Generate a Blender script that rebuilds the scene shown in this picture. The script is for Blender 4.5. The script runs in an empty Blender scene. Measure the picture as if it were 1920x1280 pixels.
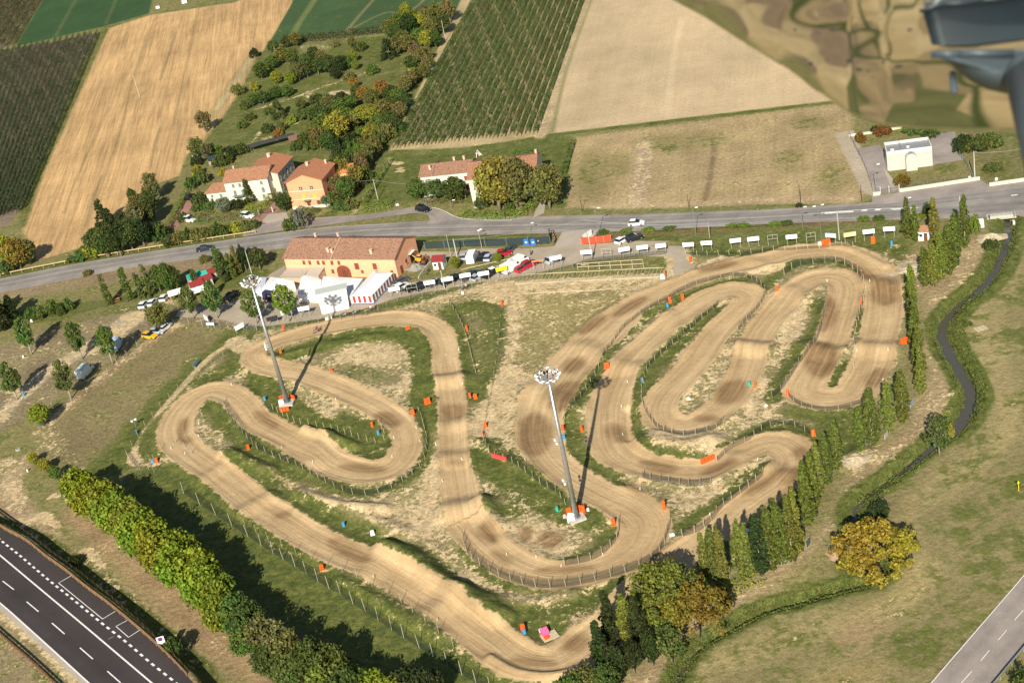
import bpy, math, random
import numpy as np
from mathutils import Vector, Matrix
R_ = math.radians
rng = np.random.default_rng(7); random.seed(7)
SC = bpy.context.scene
COL = SC.collection

# ------------------------------------------------------------ camera
CAMH = 150.0
VPD = np.array([2050. - 960., 5780. - 640.]); FPX = 2780.
ROLL = math.atan2(VPD[0], VPD[1]); PITCH = math.pi / 2 - math.atan2(np.linalg.norm(VPD), FPX)
cF = np.array([0, math.cos(PITCH), -math.sin(PITCH)])
_R0 = np.array([1, 0, 0.]); _U0 = np.cross(_R0, cF)
cR = math.cos(ROLL) * _R0 - math.sin(ROLL) * _U0
cU = math.sin(ROLL) * _R0 + math.cos(ROLL) * _U0
cd = bpy.data.cameras.new('camera'); cam = bpy.data.objects.new('camera', cd); COL.objects.link(cam)
M = Matrix(((cR[0], cU[0], -cF[0], 0), (cR[1], cU[1], -cF[1], 0), (cR[2], cU[2], -cF[2], CAMH), (0, 0, 0, 1)))
cam.matrix_world = M
cd.sensor_width = 36; cd.lens = FPX / 1920 * 36; cd.clip_start = 0.05; cd.clip_end = 30000
cd.dof.use_dof = True; cd.dof.focus_distance = 300; cd.dof.aperture_fstop = 5.6
SC.camera = cam
# ------------------------------------------------------------ sky, sun, exposure
SUN_AZ, SUN_EL = R_(256.0), R_(32.5)          # direction towards the sun, counted from +x
sd = Vector((math.cos(SUN_EL) * math.cos(SUN_AZ), math.cos(SUN_EL) * math.sin(SUN_AZ), math.sin(SUN_EL)))
w = bpy.data.worlds.new('World'); SC.world = w; w.use_nodes = True
nt = w.node_tree; bg = nt.nodes['Background']; sk = nt.nodes.new('ShaderNodeTexSky')
sk.sky_type = 'NISHITA'; sk.sun_disc = False; sk.sun_elevation = SUN_EL
sk.sun_rotation = math.atan2(sd.x, sd.y)
nt.links.new(sk.outputs[0], bg.inputs[0]); bg.inputs[1].default_value = 0.058
sl = bpy.data.lights.new('sun', 'SUN'); sl.energy = 4.8; sl.angle = R_(0.53); sl.color = (1, .92, .76)
so = bpy.data.objects.new('sun', sl); COL.objects.link(so); so.rotation_euler = sd.to_track_quat('Z', 'Y').to_euler()
so.location = (0, 0, 200)
SC.view_settings.view_transform = 'Standard'; SC.view_settings.look = 'None'
SC.view_settings.exposure = 0.56; SC.view_settings.gamma = 1

# ------------------------------------------------------------ photo pixel -> ground
def G(x, y, z=0.0):
    v = cF * FPX + cR * (x - 960) - cU * (y - 640); t = (z - CAMH) / v[2]
    return np.array([v[0] * t, v[1] * t])
def Gs(pts, z=0.0): return np.array([G(p[0], p[1], z) for p in pts])
def heading(x, y, dx, dy):
    a = G(x - dx, y - dy); b = G(x + dx, y + dy); return math.atan2(b[1] - a[1], b[0] - a[0])
def T(c, r, pts): return [(c * 480 + p[0] / 4, r * 320 + p[1] / 4) for p in pts]
def height_at(b, t):
    """metres between a foot and a head pixel standing over it"""
    g = G(*b); lo, hi = 0., 60.
    for _ in range(40):
        m = (lo + hi) / 2; q = np.array([g[0], g[1], m - CAMH])
        if 640 - FPX * (q @ cU) / (q @ cF) > t: lo = m
        else: hi = m
    return m
# ------------------------------------------------------------ materials
def newmat(name):
    m = bpy.data.materials.new(name); m.use_nodes = True; return m, m.node_tree, m.node_tree.nodes['Principled BSDF']
def mat(name, col, rough=.7, metal=0, var=.12, scale=3, spec=.3, bump=0, objcol=False, stretch=None, island=0):
    m, t, b = newmat(name); N, L = t.nodes, t.links
    b.inputs['Roughness'].default_value = rough; b.inputs['Metallic'].default_value = metal
    b.inputs['Specular IOR Level'].default_value = spec
    tc = N.new('ShaderNodeTexCoord'); mp = N.new('ShaderNodeMapping'); L.new(tc.outputs['Object'], mp.inputs[0])
    if stretch: mp.inputs['Scale'].default_value = stretch
    nz = N.new('ShaderNodeTexNoise'); nz.inputs['Scale'].default_value = scale; nz.inputs['Detail'].default_value = 5
    L.new(mp.outputs[0], nz.inputs[0])
    mr = N.new('ShaderNodeMapRange'); mr.inputs[1].default_value = .3; mr.inputs[2].default_value = .7
    mr.inputs[3].default_value = 1 - var; mr.inputs[4].default_value = 1 + var; L.new(nz.outputs[0], mr.inputs[0])
    val = mr.outputs[0]
    if island:
        gi = N.new('ShaderNodeNewGeometry'); m2 = N.new('ShaderNodeMapRange'); m2.inputs[3].default_value = 1 - island; m2.inputs[4].default_value = 1 + island
        L.new(gi.outputs['Random Per Island'], m2.inputs[0]); mm = N.new('ShaderNodeMath'); mm.operation = 'MULTIPLY'
        L.new(val, mm.inputs[0]); L.new(m2.outputs[0], mm.inputs[1]); val = mm.outputs[0]
    vm = N.new('ShaderNodeVectorMath'); vm.operation = 'SCALE'
    if objcol:
        oi = N.new('ShaderNodeObjectInfo'); L.new(oi.outputs['Color'], vm.inputs[0])
    else: vm.inputs[0].default_value = col[:3]
    L.new(val, vm.inputs['Scale']); L.new(vm.outputs[0], b.inputs['Base Color'])
    if bump:
        bp = N.new('ShaderNodeBump'); bp.inputs['Strength'].default_value = bump; bp.inputs['Distance'].default_value = .05
        L.new(nz.outputs[0], bp.inputs['Height']); L.new(bp.outputs[0], b.inputs['Normal'])
    return m
def leafmat(name, island=.45, trans=.25):
    m, t, b = newmat(name); N, L = t.nodes, t.links
    oi = N.new('ShaderNodeObjectInfo'); gi = N.new('ShaderNodeNewGeometry')
    mr = N.new('ShaderNodeMapRange'); mr.inputs[3].default_value = 1 - island; mr.inputs[4].default_value = 1 + island
    L.new(gi.outputs['Random Per Island'], mr.inputs[0])
    hs = N.new('ShaderNodeHueSaturation')
    tc = N.new('ShaderNodeTexCoord'); nz = N.new('ShaderNodeTexNoise'); nz.inputs['Scale'].default_value = .6; L.new(tc.outputs['Object'], nz.inputs[0])
    m3 = N.new('ShaderNodeMapRange'); m3.inputs[1].default_value = .3; m3.inputs[2].default_value = .7; m3.inputs[3].default_value = .47; m3.inputs[4].default_value = .53
    L.new(nz.outputs[0], m3.inputs[0]); L.new(m3.outputs[0], hs.inputs['Hue'])
    L.new(mr.outputs[0], hs.inputs['Value']); L.new(oi.outputs['Color'], hs.inputs['Color'])
    L.new(hs.outputs[0], b.inputs['Base Color']); b.inputs['Roughness'].default_value = .7; b.inputs['Specular IOR Level'].default_value = .12
    tr = N.new('ShaderNodeBsdfTranslucent'); L.new(hs.outputs[0], tr.inputs[0]); mx = N.new('ShaderNodeMixShader'); mx.inputs[0].default_value = trans
    L.new(b.outputs[0], mx.inputs[1]); L.new(tr.outputs[0], mx.inputs[2]); L.new(mx.outputs[0], t.nodes['Material Output'].inputs[0])
    return m
LEAF = leafmat('foliage')
LEAFROW = leafmat('row_foliage', .22, .2)
LCB = 1.3
BARK = mat('bark', (.22, .18, .13), .9, var=.3, scale=6, bump=.5)
PALEBARK = mat('pale_bark', (.42, .38, .31), .9, var=.25, scale=6)
PAINT = mat('car_paint', (1, 1, 1), .25, 0, .02, spec=.6, objcol=True)
OBJC = mat('tinted_plastic', (1, 1, 1), .55, 0, .10, scale=4, objcol=True)
WALLC = mat('tinted_plaster', (1, 1, 1), .9, 0, .08, scale=1.2, objcol=True, bump=.1)
GLASS = mat('dark_glass', (.02, .025, .03), .08, 0, .1, spec=.8)
RUBBER = mat('rubber', (.02, .02, .02), .8)
WHITE = mat('white_paint', (.75, .75, .72), .5, 0, .06)
GALV = mat('galvanised_steel', (.50, .53, .55), .38, .75, .1, scale=2)
STEEL = mat('grey_steel', (.35, .36, .37), .5, .4, .15)
WOODP = mat('grey_wood', (.40, .35, .27), .85, 0, .2, scale=5)
WOODL = mat('pale_wood', (.52, .44, .30), .85, 0, .2, scale=5)
BROWNW = mat('brown_timber', (.13, .06, .03), .8, 0, .25, scale=5)
CORTEN = mat('brown_rail', (.30, .17, .09), .7, .2, .2, scale=3)
CONC = mat('concrete', (.45, .43, .39), .9, 0, .15, scale=2, bump=.2)
DARKM = mat('dark_metal', (.03, .03, .035), .4, .3)
BLACK = mat('black_panel', (.012, .013, .016), .5)
SHUT = mat('brown_shutter', (.22, .06, .035), .7, 0, .15)
SHUTG = mat('grey_green_shutter', (.16, .20, .17), .7, 0, .15)
SHUTY = mat('yellow_shutter', (.75, .45, .04), .6, 0, .1)
LAMPW = mat('lamp_white', (.82, .83, .84), .3, 0, .03)
FABW = mat('white_canvas', (.66, .67, .67), .6, 0, .04, scale=1.5)
GRAVELM = mat('gravel_heap', (.26, .25, .22), .95, 0, .4, scale=6, bump=.8)
SANDM = mat('sand_heap', (.46, .38, .26), .95, 0, .3, scale=3, bump=.8)
BRUSH = mat('dry_brush', (.40, .27, .18), .95, 0, .5, scale=7, bump=1)
def roofmat(name, c1, c2):
    m, t, b = newmat(name); N, L = t.nodes, t.links
    tc = N.new('ShaderNodeTexCoord'); nz = N.new('ShaderNodeTexNoise'); nz.inputs['Scale'].default_value = 2.6; nz.inputs['Detail'].default_value = 6; nz.inputs['Roughness'].default_value = .75
    L.new(tc.outputs['Object'], nz.inputs[0]); cr = N.new('ShaderNodeValToRGB'); cr.color_ramp.elements[0].position = .36; cr.color_ramp.elements[1].position = .66
    cr.color_ramp.elements[0].color = (*c1, 1); cr.color_ramp.elements[1].color = (*c2, 1); L.new(nz.outputs[0], cr.inputs[0])
    wv = N.new('ShaderNodeTexWave'); wv.inputs['Scale'].default_value = 1.6; wv.inputs['Distortion'].default_value = .6; wv.bands_direction = 'X'; L.new(tc.outputs['Object'], wv.inputs[0])
    mr = N.new('ShaderNodeMapRange'); mr.inputs[3].default_value = .78; mr.inputs[4].default_value = 1.12; L.new(wv.outputs[1], mr.inputs[0])
    vm = N.new('ShaderNodeVectorMath'); vm.operation = 'SCALE'; L.new(cr.outputs[0], vm.inputs[0]); L.new(mr.outputs[0], vm.inputs['Scale'])
    L.new(vm.outputs[0], b.inputs['Base Color']); b.inputs['Roughness'].default_value = .9
    bp = N.new('ShaderNodeBump'); bp.inputs['Distance'].default_value = .1; bp.inputs['Strength'].default_value = .6; L.new(wv.outputs[1], bp.inputs['Height']); L.new(bp.outputs[0], b.inputs['Normal'])
    return m
TILE_OLD = roofmat('old_roof_tiles', (.17, .085, .055), (.52, .29, .19))
TILE_MID = roofmat('weathered_roof_tiles', (.25, .11, .06), (.54, .28, .16))
TILE_NEW = roofmat('terracotta_roof_tiles', (.38, .14, .065), (.56, .25, .13))
TILE_ORG = roofmat('new_orange_roof_tiles', (.55, .16, .05), (.65, .24, .09))
def asphalt(name, c, patch=.25):
    m, t, b = newmat(name); N, L = t.nodes, t.links
    tc = N.new('ShaderNodeTexCoord'); n1 = N.new('ShaderNodeTexNoise'); n1.inputs['Scale'].default_value = .12; n1.inputs['Detail'].default_value = 8; n1.inputs['Roughness'].default_value = .65
    n2 = N.new('ShaderNodeTexNoise'); n2.inputs['Scale'].default_value = 4; n2.inputs['Detail'].default_value = 4
    L.new(tc.outputs['Object'], n1.inputs[0]); L.new(tc.outputs['Object'], n2.inputs[0])
    a = N.new('ShaderNodeMapRange'); a.inputs[1].default_value = .3; a.inputs[2].default_value = .7; a.inputs[3].default_value = 1 - patch; a.inputs[4].default_value = 1 + patch; L.new(n1.outputs[0], a.inputs[0])
    bb = N.new('ShaderNodeMapRange'); bb.inputs[1].default_value = .3; bb.inputs[2].default_value = .7; bb.inputs[3].default_value = .9; bb.inputs[4].default_value = 1.1; L.new(n2.outputs[0], bb.inputs[0])
    mu = N.new('ShaderNodeMath'); mu.operation = 'MULTIPLY'; L.new(a.outputs[0], mu.inputs[0]); L.new(bb.outputs[0], mu.inputs[1])
    at = N.new('ShaderNodeAttribute'); at.attribute_name = 'lane'          # worn wheel paths
    m4 = N.new('ShaderNodeMath'); m4.operation = 'MULTIPLY_ADD'; m4.inputs[1].default_value = 1.0; m4.inputs[2].default_value = 1.0; L.new(at.outputs['Fac'], m4.inputs[0])
    m5 = N.new('ShaderNodeMath'); m5.operation = 'MULTIPLY'; L.new(mu.outputs[0], m5.inputs[0]); L.new(m4.outputs[0], m5.inputs[1])
    vm = N.new('ShaderNodeVectorMath'); vm.operation = 'SCALE'; vm.inputs[0].default_value = c; L.new(m5.outputs[0], vm.inputs['Scale']); L.new(vm.outputs[0], b.inputs['Base Color'])
    b.inputs['Roughness'].default_value = .85; return m
ASPH = asphalt('worn_asphalt', (.25, .228, .21), .3); ASPHD = asphalt('dark_motorway_asphalt', (.042, .034, .034), .18)
ASPHP = asphalt('pale_asphalt', (.29, .25, .225), .3); PAVE = asphalt('brick_paving', (.32, .17, .13)); CONCP = asphalt('concrete_slab', (.40, .35, .29), .15)
LINE = mat('road_paint', (.78, .77, .74), .6, 0, .12, scale=2)
LINEW = mat('worn_road_paint', (.45, .43, .39), .8, 0, .3, scale=1.5)

# ------------------------------------------------------------ tagging helpers
_LAB = {}
def tag(o, label, cat, group=None):
    n = len(label.split())
    if not 4 <= n <= 16: print('LABEL LENGTH', n, label)
    if label in _LAB: print('DUPLICATE LABEL', label)
    _LAB[label] = 1
    o['label'] = label; o['category'] = cat
    if group: o['group'] = group
    return o
def struct(o): o['kind'] = 'structure'; return o
def empty(name, x, y, z=0, rz=0, label=None, cat=None, group=None, color=None):
    o = bpy.data.objects.new(name, None); COL.objects.link(o); o.location = (x, y, z); o.rotation_euler = (0, 0, rz); o.empty_display_size = .5
    if label: tag(o, label, cat, group)
    return o
def link(name, me, parent=None, color=None, m=None):
    o = bpy.data.objects.new(name, me); COL.objects.link(o)
    if parent: o.parent = parent
    if color: o.color = (*color[:3], 1)
    return o
ORD = ['first', 'second', 'third', 'fourth', 'fifth', 'sixth', 'seventh', 'eighth', 'ninth', 'tenth', 'eleventh', 'twelfth', 'thirteenth', 'fourteenth', 'fifteenth', 'sixteenth', 'seventeenth', 'eighteenth', 'nineteenth', 'twentieth']
_T = {2: 'twenty', 3: 'thirty', 4: 'forty', 5: 'fifty'}
for _k in range(21, 60):
    ORD.append((_T[_k // 10] + '-' + ORD[_k % 10 - 1]) if _k % 10 else {30: 'thirtieth', 40: 'fortieth', 50: 'fiftieth'}[_k])
class MB:
    def __init__(s): s.v = []; s.f = []
    def add(s, vs, fs):
        n = len(s.v); s.v += [tuple(map(float, p)) for p in vs]; s.f += [tuple(i + n for i in f) for f in fs]; return s
    def box(s, c, d, rz=0, bev=0):
        x, y, z = d[0] / 2, d[1] / 2, d[2] / 2; ca, sa = math.cos(rz), math.sin(rz); vs = []
        b = bev
        for sz in (-1, 1):
            for (sx, sy) in ((-1, -1), (1, -1), (1, 1), (-1, 1)):
                px, py = sx * (x - (b if sz > 0 else 0)), sy * (y - (b if sz > 0 else 0))
                vs.append((c[0] + px * ca - py * sa, c[1] + px * sa + py * ca, c[2] + sz * z))
        return s.add(vs, [(3, 2, 1, 0), (4, 5, 6, 7), (0, 1, 5, 4), (1, 2, 6, 5), (2, 3, 7, 6), (3, 0, 4, 7)])
    def prism(s, poly, z0, z1):
        n = len(poly); vs = [(p[0], p[1], z0) for p in poly] + [(p[0], p[1], z1) for p in poly]
        return s.add(vs, [tuple(range(n - 1, -1, -1)), tuple(range(n, 2 * n))] + [(i, (i + 1) % n, n + (i + 1) % n, n + i) for i in range(n)])
    def cyl(s, a, b, r0, r1=None, n=8, cap=True):
        a, b = Vector(a), Vector(b); r1 = r0 if r1 is None else r1; q = (b - a).to_track_quat('Z', 'Y'); vs = []
        for p, r in ((a, r0), (b, r1)):
            for i in range(n): vs.append(p + q @ Vector((r * math.cos(2 * math.pi * i / n), r * math.sin(2 * math.pi * i / n), 0)))
        fs = [(i, (i + 1) % n, n + (i + 1) % n, n + i) for i in range(n)]
        if cap: fs += [tuple(range(n - 1, -1, -1)), tuple(range(n, 2 * n))]
        return s.add(vs, fs)
    def tube(s, pts, r, n=6):
        for a, b in zip(pts[:-1], pts[1:]): s.cyl(a, b, r, r, n)
        return s
    def ball(s, c, r, n=10, m=6, sq=(1, 1, 1)):
        vs = [(c[0], c[1], c[2] - r * sq[2])]
        for j in range(1, m):
            t = math.pi * j / m
            for i in range(n): a = 2 * math.pi * i / n; vs.append((c[0] + r * sq[0] * math.sin(t) * math.cos(a), c[1] + r * sq[1] * math.sin(t) * math.sin(a), c[2] - r * sq[2] * math.cos(t)))
        vs.append((c[0], c[1], c[2] + r * sq[2])); fs = [(0, 1 + (i + 1) % n, 1 + i) for i in range(n)]
        for j in range(m - 2):
            for i in range(n): k = 1 + j * n; fs.append((k + i, k + (i + 1) % n, k + n + (i + 1) % n, k + n + i))
        k = 1 + (m - 2) * n; fs += [(k + i, k + (i + 1) % n, len(vs) - 1) for i in range(n)]
        return s.add(vs, fs)
    def mesh(s, name, m, smooth=False):
        me = bpy.data.meshes.new(name); me.from_pydata(s.v, [], s.f); me.materials.append(m)
        if smooth: me.shade_smooth()
        me.update(); return me
    def build(s, name, m, parent=None, color=None, smooth=False):
        return link(name, s.mesh(name, m, smooth), parent, color)
def inst(name, parts, x, y, z, rz=0, label=None, cat=None, group=None, color=None, scale=1):
    """a thing built of shared part meshes: parts = [(name, mesh, own colour or None, [sub-parts])]"""
    o = empty(name, x, y, z, rz, label, cat, group)
    o.scale = (scale,) * 3 if not hasattr(scale, '__len__') else scale
    for p in parts:
        c = link(p[0], p[1], o, p[2] or color)
        for q in (p[3] if len(p) > 3 else []): link(q[0], q[1], c, q[2] or color)
    return o
# ============================================================ TERRAIN
def ax(a, parts):
    out = [a]
    for b, s in parts:
        n = max(1, int(round((b - out[-1]) / s))); out += list(np.linspace(out[-1], b, n + 1)[1:])
    return np.array(out)
XS = ax(-6000, [(-1500, 900), (-500, 200), (-330, 20), (-215, 2.5), (-125, .8), (-110, .5), (112, .42), (150, .5), (200, 1.2), (340, 5), (500, 20), (1500, 200), (6000, 900)])
YS = ax(-2500, [(-600, 400), (0, 60), (125, 8), (135, 1), (345, .42), (420, .6), (560, .9), (760, 1.5), (1000, 10), (2000, 100), (9000, 1000)])
X, Y = np.meshgrid(XS, YS); SH = X.shape
class Fld: pass
def seg_d(px, py, a, b):
    dx, dy = b[0] - a[0], b[1] - a[1]; L2 = dx * dx + dy * dy + 1e-9
    t = np.clip(((px - a[0]) * dx + (py - a[1]) * dy) / L2, 0, 1)
    ex, ey = px - a[0] - t * dx, py - a[1] - t * dy
    return np.hypot(ex, ey), t, (dx * ey - dy * ex)
def win(pts, m):
    x0, y0 = pts.min(0) - m; x1, y1 = pts.max(0) + m
    return (slice(max(0, np.searchsorted(YS, y0) - 1), np.searchsorted(YS, y1) + 1), slice(max(0, np.searchsorted(XS, x0) - 1), np.searchsorted(XS, x1) + 1))
def poly_sd(P, m=6):
    W = win(P, m); px, py = X[W], Y[W]; ins = np.zeros(px.shape, bool); D = np.full(px.shape, 1e9)
    for i in range(len(P)):
        a, b = P[i], P[(i + 1) % len(P)]; D = np.minimum(D, seg_d(px, py, a, b)[0])
        c = ((a[1] > py) != (b[1] > py)) & (px < (b[0] - a[0]) * (py - a[1]) / (b[1] - a[1] + 1e-12) + a[0]); ins ^= c
    return W, np.where(ins, D, -D)
def line_sd(P, wd, m=6):
    """wd metres half width (number or list); returns window, inside distance, arc, cross"""
    wd = np.full(len(P), float(wd)) if np.isscalar(wd) else np.array(wd, float)
    W = win(P, m + wd.max()); px, py = X[W], Y[W]; B = np.full(px.shape, -1e9); U = np.zeros(px.shape); V = np.zeros(px.shape); arc = 0
    for i in range(len(P) - 1):
        d, t, cr = seg_d(px, py, P[i], P[i + 1]); L = np.linalg.norm(P[i + 1] - P[i]); s = wd[i] + t * (wd[i + 1] - wd[i]) - d
        k = s > B; B = np.where(k, s, B); U = np.where(k, arc + t * L, U); V = np.where(k, np.sign(cr) * d, V); arc += L
    return W, B, U, V
def sm(x, a, b):
    t = np.clip((x - a) / (b - a), 0, 1); return t * t * (3 - 2 * t)
def catmull(P, k=4):
    P = np.array(P, float); out = []
    for i in range(len(P) - 1):
        p0, p1, p2, p3 = P[max(0, i - 1)], P[i], P[i + 1], P[min(len(P) - 1, i + 2)]
        for j in range(k):
            t = j / k; out.append(.5 * ((2 * p1) + (-p0 + p2) * t + (2 * p0 - 5 * p1 + 4 * p2 - p3) * t * t + (-p0 + 3 * p1 - 3 * p2 + p3) * t ** 3))
    out.append(P[-1]); return np.array(out)
# fields of the sheet
tint = np.zeros(SH + (3,)); green = np.zeros(SH); bare = np.zeros(SH); damp = np.zeros(SH); patch = np.zeros(SH); streak = np.full(SH, .25)
track = np.full(SH, -4.0); Z = np.zeros(SH); U = X * .9 + Y * .4; V = -X * .4 + Y * .9; kindm = np.zeros(SH, np.uint8); fleck = np.full(SH, 1.0)
DRY = (.225, .20, .085); tint[:] = DRY
green[:] = .42; bare[:] = .12
def lerp(F, W, a, v):
    if F.ndim == 3: F[W] += (np.array(v) - F[W]) * a[..., None]
    else: F[W] += (v - F[W]) * a
def area(pts, soft=.6, t=None, g=None, b=None, st=None, k=None, fl=None, d=None, dirn=None, world=False, dm=None):
    P = np.array(pts) if world else Gs(pts); W, D = poly_sd(P, soft + 1); a = sm(D, -soft, soft)
    if t is not None: lerp(tint, W, a, t)
    if g is not None: lerp(green, W, a, g)
    if b is not None: lerp(bare, W, a, b)
    if st is not None: lerp(streak, W, a, st)
    if fl is not None: lerp(fleck, W, a, fl)
    if dm is not None: lerp(damp, W, a, dm)
    if k is not None: kindm[W] = np.where(D > 0, k, kindm[W])
    if dirn is not None:
        c, s = dirn; U[W] = np.where(D > -1, X[W] * c + Y[W] * s, U[W]); V[W] = np.where(D > -1, -X[W] * s + Y[W] * c, V[W])
def stroke(pts, wd, soft=.8, t=None, g=None, b=None, dm=None, k=None, st=None, smooth=True, uv=False, amt=1, fl=None):
    P = catmull(Gs(pts), 4) if smooth and len(pts) > 2 else Gs(pts)
    W, D, u, v = line_sd(P, wd if np.isscalar(wd) else np.interp(np.linspace(0, 1, len(P)), np.linspace(0, 1, len(wd)), wd), soft + 1); a = sm(D, -soft, soft) * amt
    if t is not None: lerp(tint, W, a, t)
    if g is not None: lerp(green, W, a, g)
    if b is not None: lerp(bare, W, a, b)
    if dm is not None: lerp(damp, W, a, dm)
    if st is not None: lerp(streak, W, a, st)
    if fl is not None: lerp(fleck, W, a, fl)
    if k is not None: kindm[W] = np.where(D > 0, k, kindm[W])
    if uv: U[W] = np.where(D > -1, u, U[W]); V[W] = np.where(D > -1, v, V[W])
def blob(x, y, rx, ry, ang=0, **kw):
    """ellipse with half axes in photo pixels"""
    c, s = math.cos(R_(ang)), math.sin(R_(ang)); n = 18
    soft = kw.pop('soft', 1.5)
    area([(x + rx * math.cos(t) * c - ry * math.sin(t) * s, y + rx * math.cos(t) * s + ry * math.sin(t) * c) for t in np.linspace(0, 2 * math.pi, n, endpoint=False)], soft, **kw)
VDIR = (.2454, .9694); TDIR = (-.0422, .9991)
TAN = (.50, .325, .155); BEIGE = (.52, .40, .245); CROP = (.042, .088, .034); SOIL = (.16, .12, .07); OLIVE = (.27, .22, .105)
# far land outside the traced part: a patchwork of fields
d_out = np.maximum.reduce([-X - 230, X - 205, Y - 800, 110 - Y]); patch[:] = sm(d_out, 0, 15)
# --- fields
area([(-60, -60), (82, -60), (75, 0), (20, 88), (-80, 105)], t=SOIL, g=.25, b=.25, st=.4, k=2, dirn=VDIR)
area([(20, 92), (184, 62), (150, 130), (75, 325), (20, 420), (-80, 460), (-80, 110)], t=(.21, .16, .115), g=.15, b=.08, st=.4, k=2, dirn=VDIR)
area([(100, -60), (290, -60), (286, 0), (280, 26), (195, 50), (28, 88), (80, 0)], t=CROP, g=.0, b=0, st=.6, k=3, fl=.4, dirn=VDIR)
stroke([(150, -15), (103, 70)], .7, t=(.10, .12, .05)); stroke([(224, -15), (198, 46)], .6, t=(.10, .12, .05))
area([(200, 55), (280, 29), (440, 5), (555, -50), (553, 0), (500, 88), (480, 110), (455, 165), (430, 200), (400, 255), (350, 290), (335, 330), (270, 352), (240, 395), (182, 425), (172, 452), (150, 465), (72, 488), (40, 425), (75, 325), (150, 165)], t=TAN, g=.0, b=.0, st=1.9, k=4, fl=.42, dirn=TDIR)
for l in ([(372, 16), (352, 110), (325, 235)], [(275, 75), (252, 140), (225, 250), (200, 320), (160, 425)], [(300, 240), (280, 320)], [(240, 60), (232, 80)], [(468, 105), (445, 135), (410, 185)], [(455, 5), (450, 80)], [(205, 200), (150, 320), (120, 400)], [(190, 330), (150, 440)], [(330, 60), (300, 150)]):
    stroke(l, .35, t=(.22, .16, .075), smooth=True, amt=.75)
stroke([(478, 100), (430, 170), (385, 235)], 2.2, t=(.40, .30, .14), g=.25)
stroke([(468, 112), (440, 160), (405, 205)], 1.2, t=(.47, .37, .20))
stroke([(40, 425), (75, 325), (150, 160), (198, 55)], 1.6, t=(.20, .18, .07), g=.6, b=.1)
stroke([(-30, 100), (28, 90), (195, 52), (290, 26), (440, 3)], 1.3, t=(.20, .19, .08), g=.55, b=.15)
area([(555, -60), (900, -60), (885, 0), (865, 30), (735, 62), (620, 68), (550, 78), (500, 90), (548, 5)], t=(.055, .100, .040), g=.2, b=0, st=.3, k=3, fl=.4, dirn=VDIR)
stroke([(800, -20), (795, 0), (760, 25), (720, 25), (645, 62)], .5, t=(.22, .20, .10)); stroke([(700, 0), (665, 40), (645, 65)], .7, t=(.20, .19, .09)); stroke([(590, 0), (560, 45), (548, 70)], 1.4, t=(.14, .17, .06))
# garden land
area([(500, 90), (740, 65), (870, 25), (730, 290), (690, 380), (620, 390), (540, 300), (470, 270), (400, 290), (350, 300), (440, 190), (480, 110)], 2, t=(.21, .20, .085), g=.66, b=.10, k=0, fl=.8)
stroke([(480, 205), (560, 180), (600, 165), (690, 135)], 1.0, t=(.36, .28, .16), b=.5); stroke([(470, 270), (500, 240), (560, 230), (600, 205)], .9, b=.5)
blob(640, 175, 24, 5, b=.8, g=.1); blob(580, 178, 9, 8, b=.7); blob(508, 262, 20, 6, b=.6); blob(590, 90, 30, 7, b=.35, g=.3); blob(690, 95, 30, 18, g=.85, t=(.17, .19, .06))
area([(735, 283), (1005, 255), (1035, 255), (1075, 258), (1070, 390), (1010, 385), (790, 375), (690, 385)], 2, t=(.17, .19, .07), g=.75, b=.05, fl=.7)
blob(742, 306, 18, 4, b=.9); blob(750, 318, 8, 5, b=.9); stroke([(735, 290), (700, 345), (665, 398)], .7, t=(.35, .32, .17), g=.2, b=.3)
# vineyard floor, beige field, brown meadow
area([(893, -60), (1115, -60), (1095, 0), (1005, 258), (1003, 266), (735, 292), (728, 287)], t=(.42, .33, .18), g=.12, b=.3, st=.5, k=2, dirn=VDIR, fl=.7)
stroke([(735, 288), (870, 282), (1005, 262)], 2.6, t=(.20, .20, .08), g=.65, b=.15)
area([(1100, -60), (1900, -60), (1580, 190), (1560, 190), (1031, 252), (1040, 200), (1092, 15)], t=BEIGE, g=0, b=0, st=.35, k=5, fl=.35, dirn=VDIR)
stroke([(1145, 90), (1120, 130), (1100, 175), (1085, 225)], 3, soft=5, t=(.44, .34, .20), amt=.8); blob(1215, 130, 45, 45, t=(.46, .36, .22), soft=9); stroke([(1277, 40), (1260, 130), (1252, 220)], 1, t=(.60, .47, .30), amt=.6)
stroke([(1108, 0), (1062, 130), (1035, 250)], .6, t=(.24, .23, .10), g=.3); stroke([(1098, 0), (1050, 130), (1015, 255)], 2.0, t=(.42, .33, .20), g=.15, b=.4)
area([(1075, 258), (1570, 194), (1600, 205), (1590, 290), (1622, 365), (1600, 386), (1200, 396), (1062, 392)], 1.5, t=(.37, .28, .15), g=.20, b=.16, st=.55, fl=.85, dirn=VDIR, k=6)
for x, y, rx, ry in ((1110, 330, 35, 50), (1160, 310, 30, 22), (1330, 260, 35, 14), (1480, 300, 25, 25), (1250, 270, 60, 18), (1560, 330, 30, 30), (1520, 230, 40, 12)): blob(x, y, rx, ry, g=.42, t=(.27, .22, .10), soft=4)
stroke([(1208, 270), (1203, 320), (1195, 380)], 2.2, b=.55, t=(.38, .29, .19), soft=1.5); stroke([(1340, 270), (1334, 320), (1320, 380)], .8, t=(.16, .12, .07), amt=.7); stroke([(1110, 390), (1300, 382), (1500, 372), (1600, 372)], 1.2, t=(.42, .32, .2), b=.4, amt=.7)
for yy in (300, 330, 350): stroke([(1210, yy), (1560, yy - 28)], .5, t=(.40, .31, .2), amt=.5)
stroke([(1031, 254), (1300, 222), (1560, 192)], 1.3, t=(.19, .20, .07), g=.7, b=.05)
stroke([(1062, 396), (1200, 398), (1410, 390), (1600, 388), (1635, 378)], 2.0, t=(.22, .21, .09), g=.5)
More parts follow.
